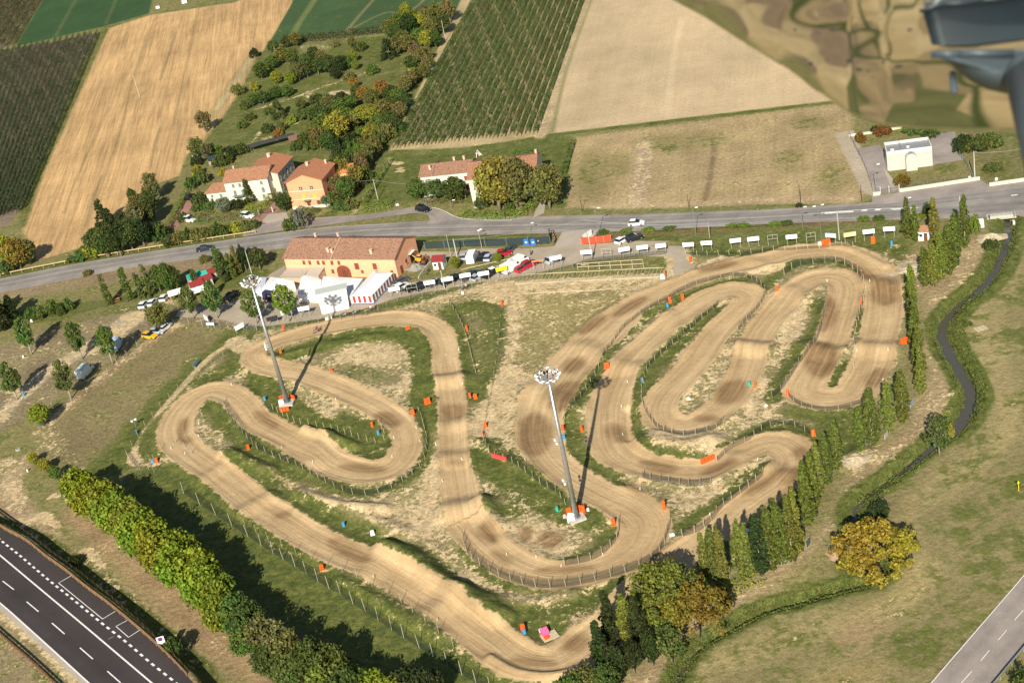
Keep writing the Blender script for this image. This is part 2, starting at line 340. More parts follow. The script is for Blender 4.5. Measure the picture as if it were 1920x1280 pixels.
# under the aircraft / right edge
area([(1580, 185), (2000, 20), (2000, 345), (1840, 345), (1828, 250), (1640, 240)], 2, t=(.20, .18, .08), g=.5, b=.1)
area([(1565, 252), (1600, 244), (1650, 357), (1640, 368), (1618, 362)], .4, t=(.43, .36, .27), g=0, b=0, st=.1, fl=.4)
# south road verge strips and farm side
stroke([(0, 516), (180, 487), (330, 464), (470, 445), (560, 425), (620, 402)], 2.2, t=(.16, .16, .06), g=.75)
stroke([(0, 550), (190, 520), (330, 497), (480, 480)], 4.5, t=(.25, .19, .11), g=.25, b=.2); stroke([(60, 590), (200, 575), (330, 545), (470, 520)], 5, t=(.17, .17, .06), g=.65, b=.08)
area([(1060, 440), (1300, 435), (1640, 415), (1700, 412), (1690, 470), (1560, 462), (1400, 478), (1290, 470), (1280, 452), (1180, 452)], 1.5, t=(.20, .20, .08), g=.62, b=.1)
stroke([(1060, 443), (1300, 432), (1450, 421), (1700, 408)], 2, t=(.20, .13, .07), g=.45)
for x in (1130, 1170, 1230, 1290, 1350, 1380, 1400, 1450, 1480, 1610, 1640, 1735): blob(x, 436 - (x - 1130) * .047, 24, 3.2, g=1, t=(.20, .26, .05), soft=.6)
stroke([(780, 447), (900, 441), (1010, 436)], 1.6, t=(.18, .20, .06), g=.8)
# --- left camp site
area([(-30, 660), (60, 625), (140, 598), (250, 585), (330, 570), (450, 560), (480, 590), (445, 618), (330, 606), (260, 640), (120, 740), (20, 800), (-30, 830)], 2, t=(.25, .20, .115), g=.34, b=.30, fl=1.1)
stroke([(300, 575), (250, 597), (190, 640), (100, 690), (40, 740), (-10, 790)], [3.5, 4, 3, 2.2, 2, 2], soft=1.5, t=(.42, .36, .27), g=.05, b=.7)
stroke([(100, 612), (190, 585), (270, 572), (330, 590)], 3, t=(.20, .18, .08), g=.5, b=.25)
stroke([(330, 612), (230, 680), (150, 745), (100, 790)], 2.2, t=(.30, .22, .12), b=.55, g=.1, soft=1.2)
area([(335, 612), (440, 622), (385, 690), (300, 770), (250, 850), (240, 890), (140, 870), (80, 810), (150, 748), (240, 675)], 2.5, t=(.22, .18, .09), g=.35, b=.16)
stroke([(440, 640), (330, 740), (250, 830), (210, 870)], 4.5, soft=3, g=.85, t=(.15, .17, .05), b=.02)
stroke([(450, 636), (400, 665), (350, 715), (290, 785), (262, 830), (250, 862), (275, 866), (310, 858), (335, 845)], [1.0, .9, .8, .8, 1, 1.4, 1.2, 1.5, 2], soft=.6, t=(.50, .39, .22), b=.9, g=0)
stroke([(-10, 940), (60, 1005), (110, 1040), (200, 1105), (300, 1190), (400, 1290)], 2.6, t=(.33, .25, .14), g=.2, b=.25, soft=2)
stroke([(10, 870), (-20, 900)], 3, b=.5); stroke([(55, 860), (20, 900), (35, 950), (90, 1010)], 2.2, t=(.36, .27, .16), b=.5, g=.1, soft=1.5)
stroke([(80, 800), (130, 880), (150, 930)], 3, g=.2, b=.4)
for p in ([(80, 965), (110, 985)], [(160, 1030), (190, 1060)], [(280, 1080), (310, 1110)], [(100, 930), (115, 925)]): stroke(p, 1.0, b=1, g=0, soft=1)
stroke([(60, 990), (150, 1050), (260, 1140), (420, 1280)], 1.6, g=.55, b=.35)
stroke([(150, 960), (260, 1060), (400, 1190), (560, 1290)], 3.5, t=(.30, .21, .115), b=.2, g=.15, soft=2)
# strong green south-west of the long fence
stroke([(300, 900), (420, 1010), (560, 1090), (700, 1180), (850, 1270), (920, 1330)], 8, soft=2, t=(.10, .125, .04), g=.7, b=.02)
stroke([(470, 975), (560, 1035), (640, 1080), (740, 1130), (830, 1190), (910, 1250), (990, 1300)], 2.6, t=(.16, .18, .05), g=.8, b=.25)
# --- the motocross ground
RACE = [(455, 625), (600, 600), (740, 575), (900, 530), (1090, 500), (1270, 480), (1440, 462), (1560, 455), (1680, 475), (1700, 560), (1690, 680), (1640, 760), (1570, 800), (1530, 860), (1500, 930), (1360, 1010), (1180, 1110), (1100, 1250), (1000, 1290), (900, 1245), (760, 1140), (640, 1070), (500, 985), (400, 905), (330, 870), (255, 880), (270, 810), (380, 690)]
area(RACE, 2, t=(.275, .235, .115), g=.44, b=.48, st=.3, fl=1.0)
SAND = (.52, .40, .235)
for x, y, rx, ry in ((690, 668, 60, 24), (755, 720, 35, 18), (625, 785, 50, 14), (1275, 828, 42, 12), (1340, 930, 60, 14), (780, 985, 80, 32), (1010, 1010, 70, 28), (900, 1085, 40, 18), (1045, 1120, 60, 8), (960, 1160, 16, 30), (1500, 620, 40, 50), (1440, 560, 22, 20), (1410, 750, 30, 40), (1450, 770, 50, 12), (1600, 850, 40, 30), (1360, 700, 12, 40), (960, 700, 20, 60), (930, 760, 25, 30), (430, 850, 10, 20), (560, 915, 60, 8), (700, 960, 30, 14), (1010, 610, 40, 60), (1290, 830, 60, 16), (1090, 1185, 20, 10), (1690, 495, 26, 14), (1440, 500, 30, 12), (1600, 480, 10, 5), (1280, 680, 15, 60)):
    blob(x, y, rx, ry, b=.78, g=.22, soft=4)
stroke([(560, 920), (640, 950), (720, 955)], 1.4, b=.9, g=.1); stroke([(800, 880), (798, 930), (790, 960)], .8, b=.9); stroke([(818, 870), (810, 930), (800, 980)], .6, b=.9)
stroke([(830, 545), (900, 535), (950, 548), (960, 600), (950, 660), (925, 740), (900, 800)], [3, 3, 4, 5, 4, 2, 2], soft=2, b=.85, g=.15)
stroke([(940, 575), (1000, 590), (1020, 560), (1250, 540)], 4, b=.75, g=.3, soft=3)
area([(970, 528), (1245, 512), (1240, 522), (970, 545)], .6, t=(.48, .35, .2), b=.85, g=.0)
area([(980, 560), (1190, 535), (1140, 590), (1080, 630), (1000, 690), (960, 680)], 3, t=(.30, .25, .11), g=.35, b=.38, st=.9, dirn=(-.45, .89))
area([(960, 505), (1010, 480), (1180, 470), (1250, 475), (1255, 510), (970, 525)], 1, t=(.22, .20, .08), g=.5, b=.2)
GR = [([(525, 668), (600, 648), (680, 630), (750, 624), (790, 645), (803, 690), (797, 740), (805, 775), (795, 800)], 3.4), ([(845, 580), (862, 620), (872, 665), (888, 712), (893, 745)], 2.6), ([(880, 575), (925, 585), (925, 640), (905, 710)], 3), ([(495, 700), (500, 735), (550, 780), (610, 808), (670, 826), (710, 838)], 4), ([(690, 800), (712, 830), (705, 855)], 3), ([(640, 780), (690, 800)], 2), ([(395, 760), (420, 790), (450, 820), (500, 850), (560, 885), (625, 910)], 2.6), ([(625, 912), (680, 925), (740, 912), (785, 880), (800, 835), (790, 775)], 1.3), ([(300, 790), (275, 830), (290, 850)], 2.5), ([(440, 855), (470, 890), (520, 930), (600, 965), (690, 1008)], 3.2), ([(720, 1030), (760, 1045), (820, 1090), (880, 1130), (935, 1160)], 3.6), ([(975, 1150), (1040, 1150), (1100, 1128), (1165, 1098)], 2.2), ([(985, 1180), (1030, 1185)], 3), ([(895, 860), (925, 880), (970, 905), (1010, 925), (1050, 955), (1110, 975)], 3), ([(920, 950), (955, 960)], 1.6), ([(905, 820), (960, 865), (1005, 895), (1045, 925)], 1.4), ([(1058, 795), (1078, 840), (1110, 875), (1150, 910)], 3), ([(1062, 780), (1105, 725), (1135, 665), (1180, 615), (1240, 575), (1310, 545), (1400, 525)], 1.9), ([(1345, 585), (1300, 620), (1255, 660), (1218, 700), (1205, 745), (1215, 775)], 2.6), ([(1180, 790), (1205, 845), (1270, 862), (1330, 866), (1390, 830), (1440, 800), (1500, 806), (1530, 825)], 2), ([(1425, 545), (1455, 515), (1500, 492), (1560, 488), (1605, 500), (1620, 520)], 2), ([(1535, 570), (1535, 605), (1512, 640), (1480, 690), (1450, 745)], 2), ([(1615, 585), (1612, 620)], 2.2), ([(1590, 690), (1565, 725), (1550, 735)], 2.4), ([(1435, 882), (1400, 908), (1340, 948), (1280, 990)], 1.8), ([(870, 1010), (885, 1050), (930, 1085), (1000, 1105), (1090, 1100)], 1.2), ([(1070, 1058), (1120, 1030), (1145, 1005)], 2.2), ([(1510, 940), (1430, 990), (1350, 1030)], 1.6), ([(1250, 990), (1250, 960)], 1), ([(1560, 790), (1590, 840)], 3), ([(1480, 770), (1560, 785), (1620, 770)], 2), ([(1395, 1020), (1330, 1070)], 2), ([(455, 640), (500, 610), (600, 600), (760, 565), (900, 530)], 1.4), ([(390, 715), (440, 680), (450, 650)], 3.4), ([(1290, 470), (1400, 478), (1520, 462), (1660, 462), (1690, 480)], 2.6)]
for q_, (p, wd) in enumerate(GR): stroke(p, wd * .92, soft=1.6, g=.80 if q_ not in (0, 3, 10, 13, 14) else .98, b=.20 if q_ not in (0, 3, 10, 14) else .08, t=(.19, .18, .07))
blob(1180, 790, 14, 40, -8, b=.1, g=.45, t=(.17, .12, .055)); blob(690, 700, 60, 14, 12, g=.6, b=.3); blob(900, 640, 35, 60, g=.55, b=.3, soft=4)
blob(940, 940, 50, 20, 20, g=.6, b=.35, soft=3)
# centre lines (photo px) and half widths of the dirt track
S1 = [(872, 975), (860, 915), (852, 865), (850, 827), (849, 790), (847, 752), (842, 715), (835, 677), (834, 650), (822, 622), (795, 604), (745, 598), (690, 603), (625, 613), (565, 627), (515, 642), (484, 656), (474, 668), (486, 683), (530, 694), (575, 705), (640, 730), (700, 757), (745, 787), (763, 822), (755, 857), (725, 880), (675, 885), (620, 868), (575, 838), (525, 812), (482, 790), (455, 757), (425, 738), (395, 734), (364, 748), (342, 772), (330, 797), (330, 818), (345, 840), (372, 862), (405, 885), (440, 912), (475, 942), (530, 975), (580, 1007), (630, 1032), (680, 1052), (730, 1074), (780, 1104), (830, 1137), (880, 1174), (920, 1203), (960, 1232), (1000, 1246), (1040, 1245), (1078, 1228), (1112, 1200), (1150, 1163), (1185, 1122), (1230, 1080), (1280, 1040), (1317, 1012), (1352, 985), (1388, 957), (1424, 930), (1460, 905), (1485, 880), (1490, 855), (1472, 837), (1440, 831), (1397, 847), (1355, 871), (1310, 885), (1247, 881), (1197, 870), (1160, 850), (1143, 820), (1140, 785), (1145, 750), (1160, 710), (1185, 672), (1217, 640), (1260, 605), (1297, 579), (1335, 555), (1372, 545), (1400, 550), (1404, 563), (1385, 585), (1357, 611), (1332, 640), (1310, 672), (1280, 707), (1246, 742), (1236, 772), (1250, 792), (1285, 799), (1322, 787), (1358, 760), (1383, 727), (1400, 690), (1411, 655), (1427, 620), (1455, 585), (1487, 550), (1517, 528), (1548, 520), (1575, 524), (1587, 540), (1582, 572), (1571, 602), (1558, 640), (1538, 672), (1520, 702), (1507, 725), (1514, 741), (1540, 748), (1572, 748), (1600, 738), (1617, 715), (1631, 690), (1640, 665), (1646, 640), (1655, 598), (1658, 557), (1652, 525), (1635, 500), (1608, 483), (1570, 472), (1527, 471), (1485, 475), (1440, 488), (1397, 496), (1347, 508), (1297, 526), (1250, 545), (1210, 563), (1175, 584), (1150, 606), (1115, 640), (1077, 677), (1045, 715), (1022, 752), (1012, 790), (1014, 827), (1032, 860), (1062, 887), (1097, 910), (1135, 930), (1175, 948), (1203, 968), (1212, 990), (1200, 1018), (1172, 1043), (1135, 1061), (1085, 1075), (1040, 1080), (997, 1072), (955, 1053), (920, 1027), (895, 1002), (872, 975)]
def hw(x, y):
    for (cx, cy, r, wv) in HWS:
        if (x - cx) ** 2 + (y - cy) ** 2 < r * r: return wv
    return 3.7
HWS = [(1040, 715, 60, 5.6), (1110, 640, 60, 5.6), (1020, 790, 50, 5.0), (1180, 570, 50, 4.4), (1658, 560, 40, 4.2), (1490, 870, 50, 4.3), (480, 660, 40, 3.2), (850, 740, 150, 3.1), (345, 810, 50, 4.2), (1090, 1210, 60, 5), (960, 1220, 60, 4.2), (1000, 1075, 140, 4.1), (1200, 1000, 60, 4.6), (1515, 730, 60, 4.2), (1560, 525, 60, 4.0), (1630, 700, 60, 4.3), (1145, 800, 60, 4.4), (640, 880, 90, 4.2), (1240, 770, 50, 3.9)]
Pc = catmull(Gs(S1), 3); wv = np.interp(np.linspace(0, len(S1) - 1, len(Pc)), range(len(S1)), [hw(*p) for p in S1])
W, D, u, v = line_sd(Pc, wv, 5)
track[W] = np.maximum(track[W], D); kk = D > -1.2; U[W] = np.where(kk, u, U[W]); V[W] = np.where(kk, v, V[W]); streak[W] = np.where(kk, 1.0, streak[W])
kindm[W] = np.where(D > 0, 1, kindm[W])
CL_U, CL_V, CL_D = np.zeros(SH), np.zeros(SH), np.full(SH, -9.); CL_U[W] = u; CL_V[W] = v; CL_D[W] = D
for p, wd in (([(1270, 478), (1275, 500), (1250, 530)], 2.6), ([(480, 648), (470, 655), (455, 650), (440, 640)], 2.2), ([(880, 800), (915, 812), (940, 800)], 1.6), ([(1350, 495), (1400, 500), (1440, 500)], 3.4)):
    stroke(p, wd, b=1, g=0, t=SAND, soft=1)
# moist, darker earth
for x, y, rx, ry, an in ((850, 772, 22, 14, 0), (855, 870, 14, 4, 0), (500, 785, 24, 9, 30), (728, 786, 24, 13, 15), (680, 878, 40, 8, 5), (1002, 815, 30, 36, 0), (1060, 745, 34, 24, -35), (1075, 685, 22, 11, -20), (1155, 812, 20, 14, 30), (1235, 874, 34, 10, 10), (1350, 878, 34, 8, -15), (1372, 735, 30, 18, -30), (1660, 548, 26, 22, 0), (1540, 675, 30, 30, -50), (1642, 708, 22, 14, -30), (1482, 893, 24, 14, -20), (655, 1032, 42, 14, 25), (915, 1000, 20, 15, 40), (985, 1000, 10, 14, 0), (1032, 1010, 24, 14, -10), (342, 802, 8, 18, 20), (345, 825, 12, 6, 0), (530, 965, 16, 5, -15), (1000, 1240, 40, 8, 5), (1110, 610, 30, 8, -30), (1180, 575, 34, 8, -28), (1345, 500, 34, 6, -12), (1620, 515, 26, 10, 35), (1270, 560, 24, 6, -25), (1190, 913, 20, 7, 25), (1060, 1066, 50, 6, -3), (1500, 848, 14, 10, 0), (1080, 1205, 24, 14, -20), (940, 1045, 20, 8, 30), (1430, 905, 40, 7, -30), (1545, 590, 22, 30, 20), (905, 620, 30, 50, 0), (1325, 785, 20, 6, 0)):
    if (x, y) == (905, 620): continue
    blob(x, y, rx * 1.12, ry * 1.15, an, dm=1, soft=1.1)
blob(985, 1000, 10, 13, 0, dm=1, b=1, g=0, soft=.8); blob(1034, 1011, 22, 11, -10, dm=1, b=1, g=0, soft=.8); blob(1190, 913, 18, 6, 25, dm=.8, b=1, soft=.8)
# --- right side
area([(1690, 480), (1760, 460), (1850, 440), (1880, 450), (1850, 520), (1790, 570), (1760, 610), (1765, 650), (1790, 710), (1800, 760), (1740, 820), (1640, 890), (1560, 1000), (1480, 1080), (1330, 1180), (1280, 1250), (1260, 1330), (1130, 1330), (1250, 1180), (1400, 1100), (1550, 980), (1600, 880), (1700, 800), (1740, 700), (1730, 560)], 2.5, t=(.33, .25, .14), g=.25, b=.35, st=.5)
area([(1890, 440), (1990, 400), (1990, 1050), (1870, 1130), (1740, 1290), (1230, 1330), (1330, 1220), (1500, 1130), (1640, 1085), (1680, 1010), (1620, 960), (1700, 890), (1820, 790), (1840, 730), (1790, 640), (1800, 580), (1870, 520)], 3, t=(.245, .208, .098), g=.38, b=.02, st=.4, fl=.65)
for x, y, rx, ry, gg in ((1870, 1000, 60, 60, .62), (1900, 880, 40, 30, .62), (1780, 1180, 60, 25, .5), (1560, 1220, 60, 20, .45), (1890, 640, 40, 40, .5), (1740, 1230, 40, 30, .62), (1850, 1090, 30, 20, .6), (1880, 560, 30, 40, .55), (1450, 1250, 40, 20, .5)): blob(x, y, rx, ry, g=gg, soft=8)
for p, w_ in (([(1890, 480), (1850, 560), (1835, 620), (1860, 700), (1880, 760), (1850, 840), (1720, 930), (1700, 1010), (1730, 1080)], 1.6), ([(1900, 500), (1870, 600), (1880, 680), (1905, 760), (1870, 850), (1750, 940)], 1.2), ([(1300, 1260), (1500, 1190), (1600, 1160), (1690, 1130), (1740, 1060)], 2.4), ([(1710, 1100), (1660, 1140), (1600, 1180)], 1.5)):
    stroke(p, w_, soft=1.6, t=(.36, .29, .14), b=.25, amt=.6)
blob(1700, 1130, 50, 12, -35, b=.4, soft=5); blob(1610, 1190, 35, 10, -30, b=.4, t=(.34, .23, .13), soft=5); blob(1590, 1270, 60, 10, -15, b=.4, t=(.36, .27, .12), soft=5)
STREAM = [(1892, 407), (1887, 440), (1882, 462), (1868, 492), (1855, 515), (1828, 542), (1800, 565), (1775, 590), (1766, 615), (1773, 640), (1790, 672), (1807, 702), (1821, 735), (1812, 765), (1792, 795), (1768, 815), (1740, 837), (1690, 877), (1640, 912), (1605, 942), (1600, 975), (1625, 1020), (1650, 1060), (1637, 1085), (1590, 1097), (1540, 1110), (1490, 1125), (1440, 1138), (1410, 1150), (1370, 1172), (1320, 1200), (1285, 1235), (1260, 1290)]
stroke(STREAM, [3.2] * 16 + [2.6] * 10 + [2.2] * 7, soft=1.2, t=(.12, .15, .04), g=.95, b=.02)
stroke([(p[0] + 22, p[1] + 4) for p in STREAM[2:16]], 1.8, g=1, t=(.13, .17, .035), b=0)
for p in ([(1700, 1000), (1600, 1050)],): pass
SP = catmull(Gs(STREAM), 3)
# --- relief
def bump(pts, wd, h, world=False, soft=None):
    P = Gs(pts); P = catmull(P, 3) if len(P) > 2 else P; W, D, u, v = line_sd(P, wd, 2); Z[W] += h * np.clip(1 + np.minimum(D - 0, 0) * 0 - 0, 0, 1) * (sm(D, 0, wd) if soft is None else sm(D, -soft, wd))
n1 = np.sin(X * .37 + np.sin(Y * .21) * 2) * np.sin(Y * .31 + np.sin(X * .17) * 2.3); Wr, Dr = poly_sd(Gs(RACE), 3)
Z[Wr] += (n1[Wr] * .16) * sm(Dr, 0, 5) * (CL_D[Wr] < 1)
Z += .30 * sm(track, -1.8, .2) * (1 - sm(track, .2, 1.8))      # raised rims beside the track
for pts, wd, h in (([(826, 716), (862, 712)], 4.2, 1.1), ([(700, 900), (712, 899)], 0.1, 0), ([(828, 800), (868, 796)], 3.6, .5), ([(832, 862), (874, 860)], 4, .7), ([(850, 958), (905, 950)], 5, 1.2), ([(612, 822), (588, 868)], 4.6, .95), ([(722, 1038), (694, 1072)], 4.2, .75), ([(1392, 652), (1432, 656)], 4.2, 1.2), ([(1614, 654), (1662, 656)], 4.4, .9), ([(1440, 500), (1400, 485)], 3, .3), ([(380, 900), (440, 860)], 3.2, .5), ([(1090, 650), (1150, 676)], 4.5, .6), ([(1000, 730), (1075, 770)], 5, .6), ([(1370, 905), (1380, 858)], 3.6, .5), ([(455, 960), (510, 930)], 3.6, .6), ([(1640, 530), (1690, 540)], 4.5, .7), ([(810, 1150), (850, 1120)], 4, .7), ([(1480, 545), (1510, 560)], 4, .5), ([(1500, 650), (1570, 664)], 4, .8), ([(1500, 900), (1440, 880)], 3.5, .5), ([(560, 690), (552, 718)], 3, .4), ([(1270, 615), (1250, 590)], 3.4, .5), ([(1190, 690), (1150, 690)], 4, .6)):
    if h: bump(pts, wd, h)
for pts, wd, h in (([(725, 1030), (765, 1045), (820, 1085), (880, 1125), (938, 1155)], 3.6, 1.7), ([(575, 806), (620, 822), (665, 838)], 2.2, 1.1), ([(425, 850), (450, 862), (500, 885)], 3, 1.3), ([(520, 672), (600, 650), (700, 632)], 3, .5), ([(1225, 830), (1280, 842), (1330, 830)], 5, 1.5), ([(1180, 770), (1182, 820)], 1.8, -.9), ([(560, 925), (640, 950), (720, 955)], 2.6, 1.0), ([(900, 830), (955, 860), (1010, 895)], 2.2, .6), ([(880, 1110), (980, 1130), (1080, 1115)], 2.4, .5), ([(1590, 870), (1615, 850)], 3.5, .9), ([(640, 1090), (730, 1140), (820, 1195)], 2.4, .9), ([(920, 1235), (970, 1262), (1040, 1268), (1100, 1250)], 1.6, .8), ([(1545, 460), (1600, 470), (1660, 500)], 1.5, .5), ([(905, 945), (935, 985)], 2.8, 1.0), ([(660, 960), (760, 1000)], 3, .7)):
    bump(pts, wd, h)
W, D, u, v = line_sd(SP, np.interp(range(len(SP)), [0, 20, 44, 52, len(SP)], [1.25, 1.45, 1.75, .95, .72]), 4); wob = .55 * np.sin(X[W] * .9 + 1.3 * np.sin(Y[W] * .7)) * np.sin(Y[W] * 1.1 + np.sin(X[W] * .5)) + .25 * np.sin(X[W] * 2.3 + Y[W] * 1.9); Z[W] -= 1.95 * sm(D + .35 * wob, -1.0, 1.1); Z[W] += .22 * wob * sm(D, -3, -.5)
# motorway embankment
EZ = 2.6
EMB = [(-60, 965), (0, 985), (50, 1012), (90, 1044), (125, 1070), (162, 1100), (200, 1128), (237, 1158), (275, 1190), (312, 1223), (350, 1263), (400, 1320), (-60, 1400)]
Pe = Gs([(-200, 900)] + EMB[:-1] + [(520, 1480), (-600, 1480)], EZ); W, D = poly_sd(Pe, 8); Z[W] = np.maximum(Z[W], EZ * sm(D, -3.2, -.5) - .02 * (D > 0)); a = sm(D, -.8, .4); lerp(tint, W, a, (.25, .20, .11)); lerp(green, W, a, .35); lerp(bare, W, a, .2); lerp(green, W, sm(D, -5.5, -4) * (1 - sm(D, -1, 0)), .8)
for p in ([(-10, 1132), (60, 1190), (115, 1240), (170, 1292)],):
    P = Gs(p, EZ); W, D, u, v = line_sd(P, 1.1, 2); lerp(bare, W, sm(D, -1, .5), .8)
# build the sheet(s)
def mk_sheet(name, sel_faces, m):
    fi, fj = np.nonzero(sel_faces); nx = SH[1]
    q = np.stack([fi * nx + fj, fi * nx + fj + 1, (fi + 1) * nx + fj + 1, (fi + 1) * nx + fj], 1).astype(np.int32)
    used, inv = np.unique(q.ravel(), return_inverse=True); me = bpy.data.meshes.new(name); nv, nf = len(used), len(q)
    me.vertices.add(nv); co = np.stack([X.ravel()[used], Y.ravel()[used], Z.ravel()[used]], 1).astype(np.float32); me.vertices.foreach_set('co', co.ravel())
    me.loops.add(nf * 4); me.loops.foreach_set('vertex_index', inv.astype(np.int32).ravel()); me.polygons.add(nf)
    me.polygons.foreach_set('loop_start', np.arange(0, nf * 4, 4, dtype=np.int32)); me.polygons.foreach_set('loop_total', np.full(nf, 4, np.int32))
    me.update(calc_edges=True); me.polygons.foreach_set('use_smooth', np.ones(nf, bool))
    def at(n, ty, arr, key): a = me.attributes.new(n, ty, 'POINT'); a.data.foreach_set(key, arr.astype(np.float32).ravel())
    s = lambda F: F.ravel()[used]
    at('tint', 'FLOAT_COLOR', np.concatenate([tint.reshape(-1, 3)[used], np.ones((nv, 1))], 1), 'color')
    at('cover', 'FLOAT_VECTOR', np.stack([s(green), s(bare), s(damp)], 1), 'vector')
    at('run', 'FLOAT_VECTOR', np.stack([s(U), s(V), s(streak)], 1), 'vector')
    at('misc', 'FLOAT_VECTOR', np.stack([s(track), s(patch), s(fleck)], 1), 'vector')
    me.materials.append(m); o = bpy.data.objects.new(name, me); COL.objects.link(o); return struct(o)
def ground_material():
    m, t, b = newmat('land'); N, L = t.nodes, t.links
    def attr(n): a = N.new('ShaderNodeAttribute'); a.attribute_name = n; return a
    def sep(o): s = N.new('ShaderNodeSeparateXYZ'); L.new(o, s.inputs[0]); return s
    def math_(op, a, b_=None, c=None, clamp=False):
        n = N.new('ShaderNodeMath'); n.operation = op; n.use_clamp = clamp
        for i, v_ in enumerate((a, b_, c)):
            if v_ is None: continue
            if isinstance(v_, (int, float)): n.inputs[i].default_value = v_
            else: L.new(v_, n.inputs[i])
        return n.outputs[0]
    def noise(vec, sc, det=4, rough=.55):
        n = N.new('ShaderNodeTexNoise'); n.inputs['Scale'].default_value = sc; n.inputs['Detail'].default_value = det; n.inputs['Roughness'].default_value = rough; L.new(vec, n.inputs[0]); return n.outputs[0]
    def rng_(v_, a, b_, c, d, sm_=False):
        n = N.new('ShaderNodeMapRange'); n.inputs[1].default_value = a; n.inputs[2].default_value = b_; n.inputs[3].default_value = c; n.inputs[4].default_value = d
        if sm_: n.interpolation_type = 'SMOOTHSTEP'
        L.new(v_, n.inputs[0]); return n.outputs[0]
    def mix(f, a, b_):
        n = N.new('ShaderNodeMix'); n.data_type = 'RGBA'; L.new(f, n.inputs[0])
        for i, v_ in ((6, a), (7, b_)):
            if isinstance(v_, tuple): n.inputs[i].default_value = (*v_, 1)
            else: L.new(v_, n.inputs[i])
        return n.outputs[2]
    def scale(c, f):
        n = N.new('ShaderNodeVectorMath'); n.operation = 'SCALE'; L.new(f, n.inputs['Scale'])
        if isinstance(c, tuple): n.inputs[0].default_value = c
        else: L.new(c, n.inputs[0])
        return n.outputs[0]
    pos = N.new('ShaderNodeNewGeometry').outputs['Position']
    cov = sep(attr('cover').outputs['Vector']); run = sep(attr('run').outputs['Vector']); mis = sep(attr('misc').outputs['Vector'])
    F = noise(pos, 1.1, 5, .62); Fb = noise(pos, .45, 4, .6); Md = noise(pos, .13, 5, .6); Lg = noise(pos, .03, 3)
    cx = N.new('ShaderNodeCombineXYZ'); L.new(math_('MULTIPLY', run.outputs[0], .035), cx.inputs[0]); L.new(math_('MULTIPLY', run.outputs[1], 1.0), cx.inputs[1])
    S = noise(cx.outputs[0], 1.15, 4, .7)
    cx2 = N.new('ShaderNodeCombineXYZ'); L.new(math_('MULTIPLY', run.outputs[0], .02), cx2.inputs[0]); L.new(math_('MULTIPLY', run.outputs[1], .25), cx2.inputs[1]); S2 = noise(cx2.outputs[0], 1.0, 3, .5)
    F2 = noise(pos, 3.3, 3, .6)
    # base
    c = scale(attr('tint').outputs['Color'], math_('MULTIPLY_ADD', math_('MULTIPLY_ADD', Md, 1.1, -.55), mis.outputs[2], 1.0))
    c = scale(c, rng_(Lg, .35, .65, .9, 1.1))
    g = math_('ADD', math_('ADD', cov.outputs[0], math_('MULTIPLY_ADD', Md, 1.5, -.75)), math_('MULTIPLY_ADD', Fb, 1.3, -.65))
    g = rng_(g, .34, .72, 0, 1, True)
    gc = mix(rng_(Fb, .35, .65, 0, 1), (.066, .088, .021), (.150, .160, .044))
    c = mix(g, c, gc)
    bb = math_('ADD', math_('ADD', cov.outputs[1], math_('MULTIPLY_ADD', Md, 1.1, -.55)), math_('ADD', math_('MULTIPLY_ADD', Fb, 1.2, -.6), math_('ADD', math_('MULTIPLY_ADD', F, 1.1, -.55), math_('MULTIPLY_ADD', F2, .6, -.3))))
    bb = rng_(bb, .42, .66, 0, 1, True)
    sandc = mix(rng_(Fb, .3, .7, 0, 1), (.40, .30, .165), (.60, .47, .28))
    c = mix(bb, c, sandc)
    # row and tyre streaks
    st = math_('MULTIPLY', run.outputs[2], math_('ADD', math_('MULTIPLY_ADD', S, 1.0, -.5), math_('MULTIPLY_ADD', S2, .6, -.3)))
    c = scale(c, math_('ADD', math_('MULTIPLY', st, .75), 1.0))
    # track
    tr = math_('ADD', mis.outputs[0], math_('ADD', math_('MULTIPLY_ADD', Fb, 2.2, -1.1), math_('MULTIPLY_ADD', F, 1.4, -.7)))
    tr = rng_(tr, -.25, .3, 0, 1, True)
    rut = math_('ADD', math_('MULTIPLY', S, .65), math_('ADD', math_('MULTIPLY', S2, .45), math_('MULTIPLY', Fb, .12)))
    trc = mix(rng_(rut, .42, .80, 0, 1), (.345, .232, .118), (.60, .445, .255))
    trc = scale(trc, rng_(Md, .3, .7, .88, 1.1))
    c = mix(tr, c, trc)
    dd = math_('MULTIPLY', cov.outputs[2], rng_(math_('ADD', S, math_('MULTIPLY', Fb, .6)), .55, 1.15, 1.0, .6)); dd = math_('MULTIPLY', dd, math_('MAXIMUM', tr, bb), clamp=True)
    c = mix(dd, c, mix(rng_(S, .35, .7, 0, 1), (.17, .105, .052), (.30, .19, .095)))
    # speckle
    fl = math_('MULTIPLY_ADD', math_('MULTIPLY', math_('ADD', math_('MULTIPLY_ADD', F, 1.5, -.75), math_('MULTIPLY_ADD', F2, 1.5, -.75)), mis.outputs[2]), math_('MULTIPLY_ADD', tr, -.75, 1.0), 1.0)
    c = scale(c, fl)
    # patchwork of far fields
    mp = N.new('ShaderNodeMapping'); mp.inputs['Rotation'].default_value = (0, 0, R_(-14)); mp.inputs['Scale'].default_value = (.030, .013, 1); L.new(pos, mp.inputs[0])
    vo = N.new('ShaderNodeTexVoronoi'); vo.distance = 'CHEBYCHEV'; vo.inputs['Scale'].default_value = 1; vo.inputs['Randomness'].default_value = .6; L.new(mp.outputs[0], vo.inputs[0])
    sv = sep(vo.outputs['Color']); cr = N.new('ShaderNodeValToRGB'); cr.color_ramp.interpolation = 'CONSTANT'; els = cr.color_ramp.elements
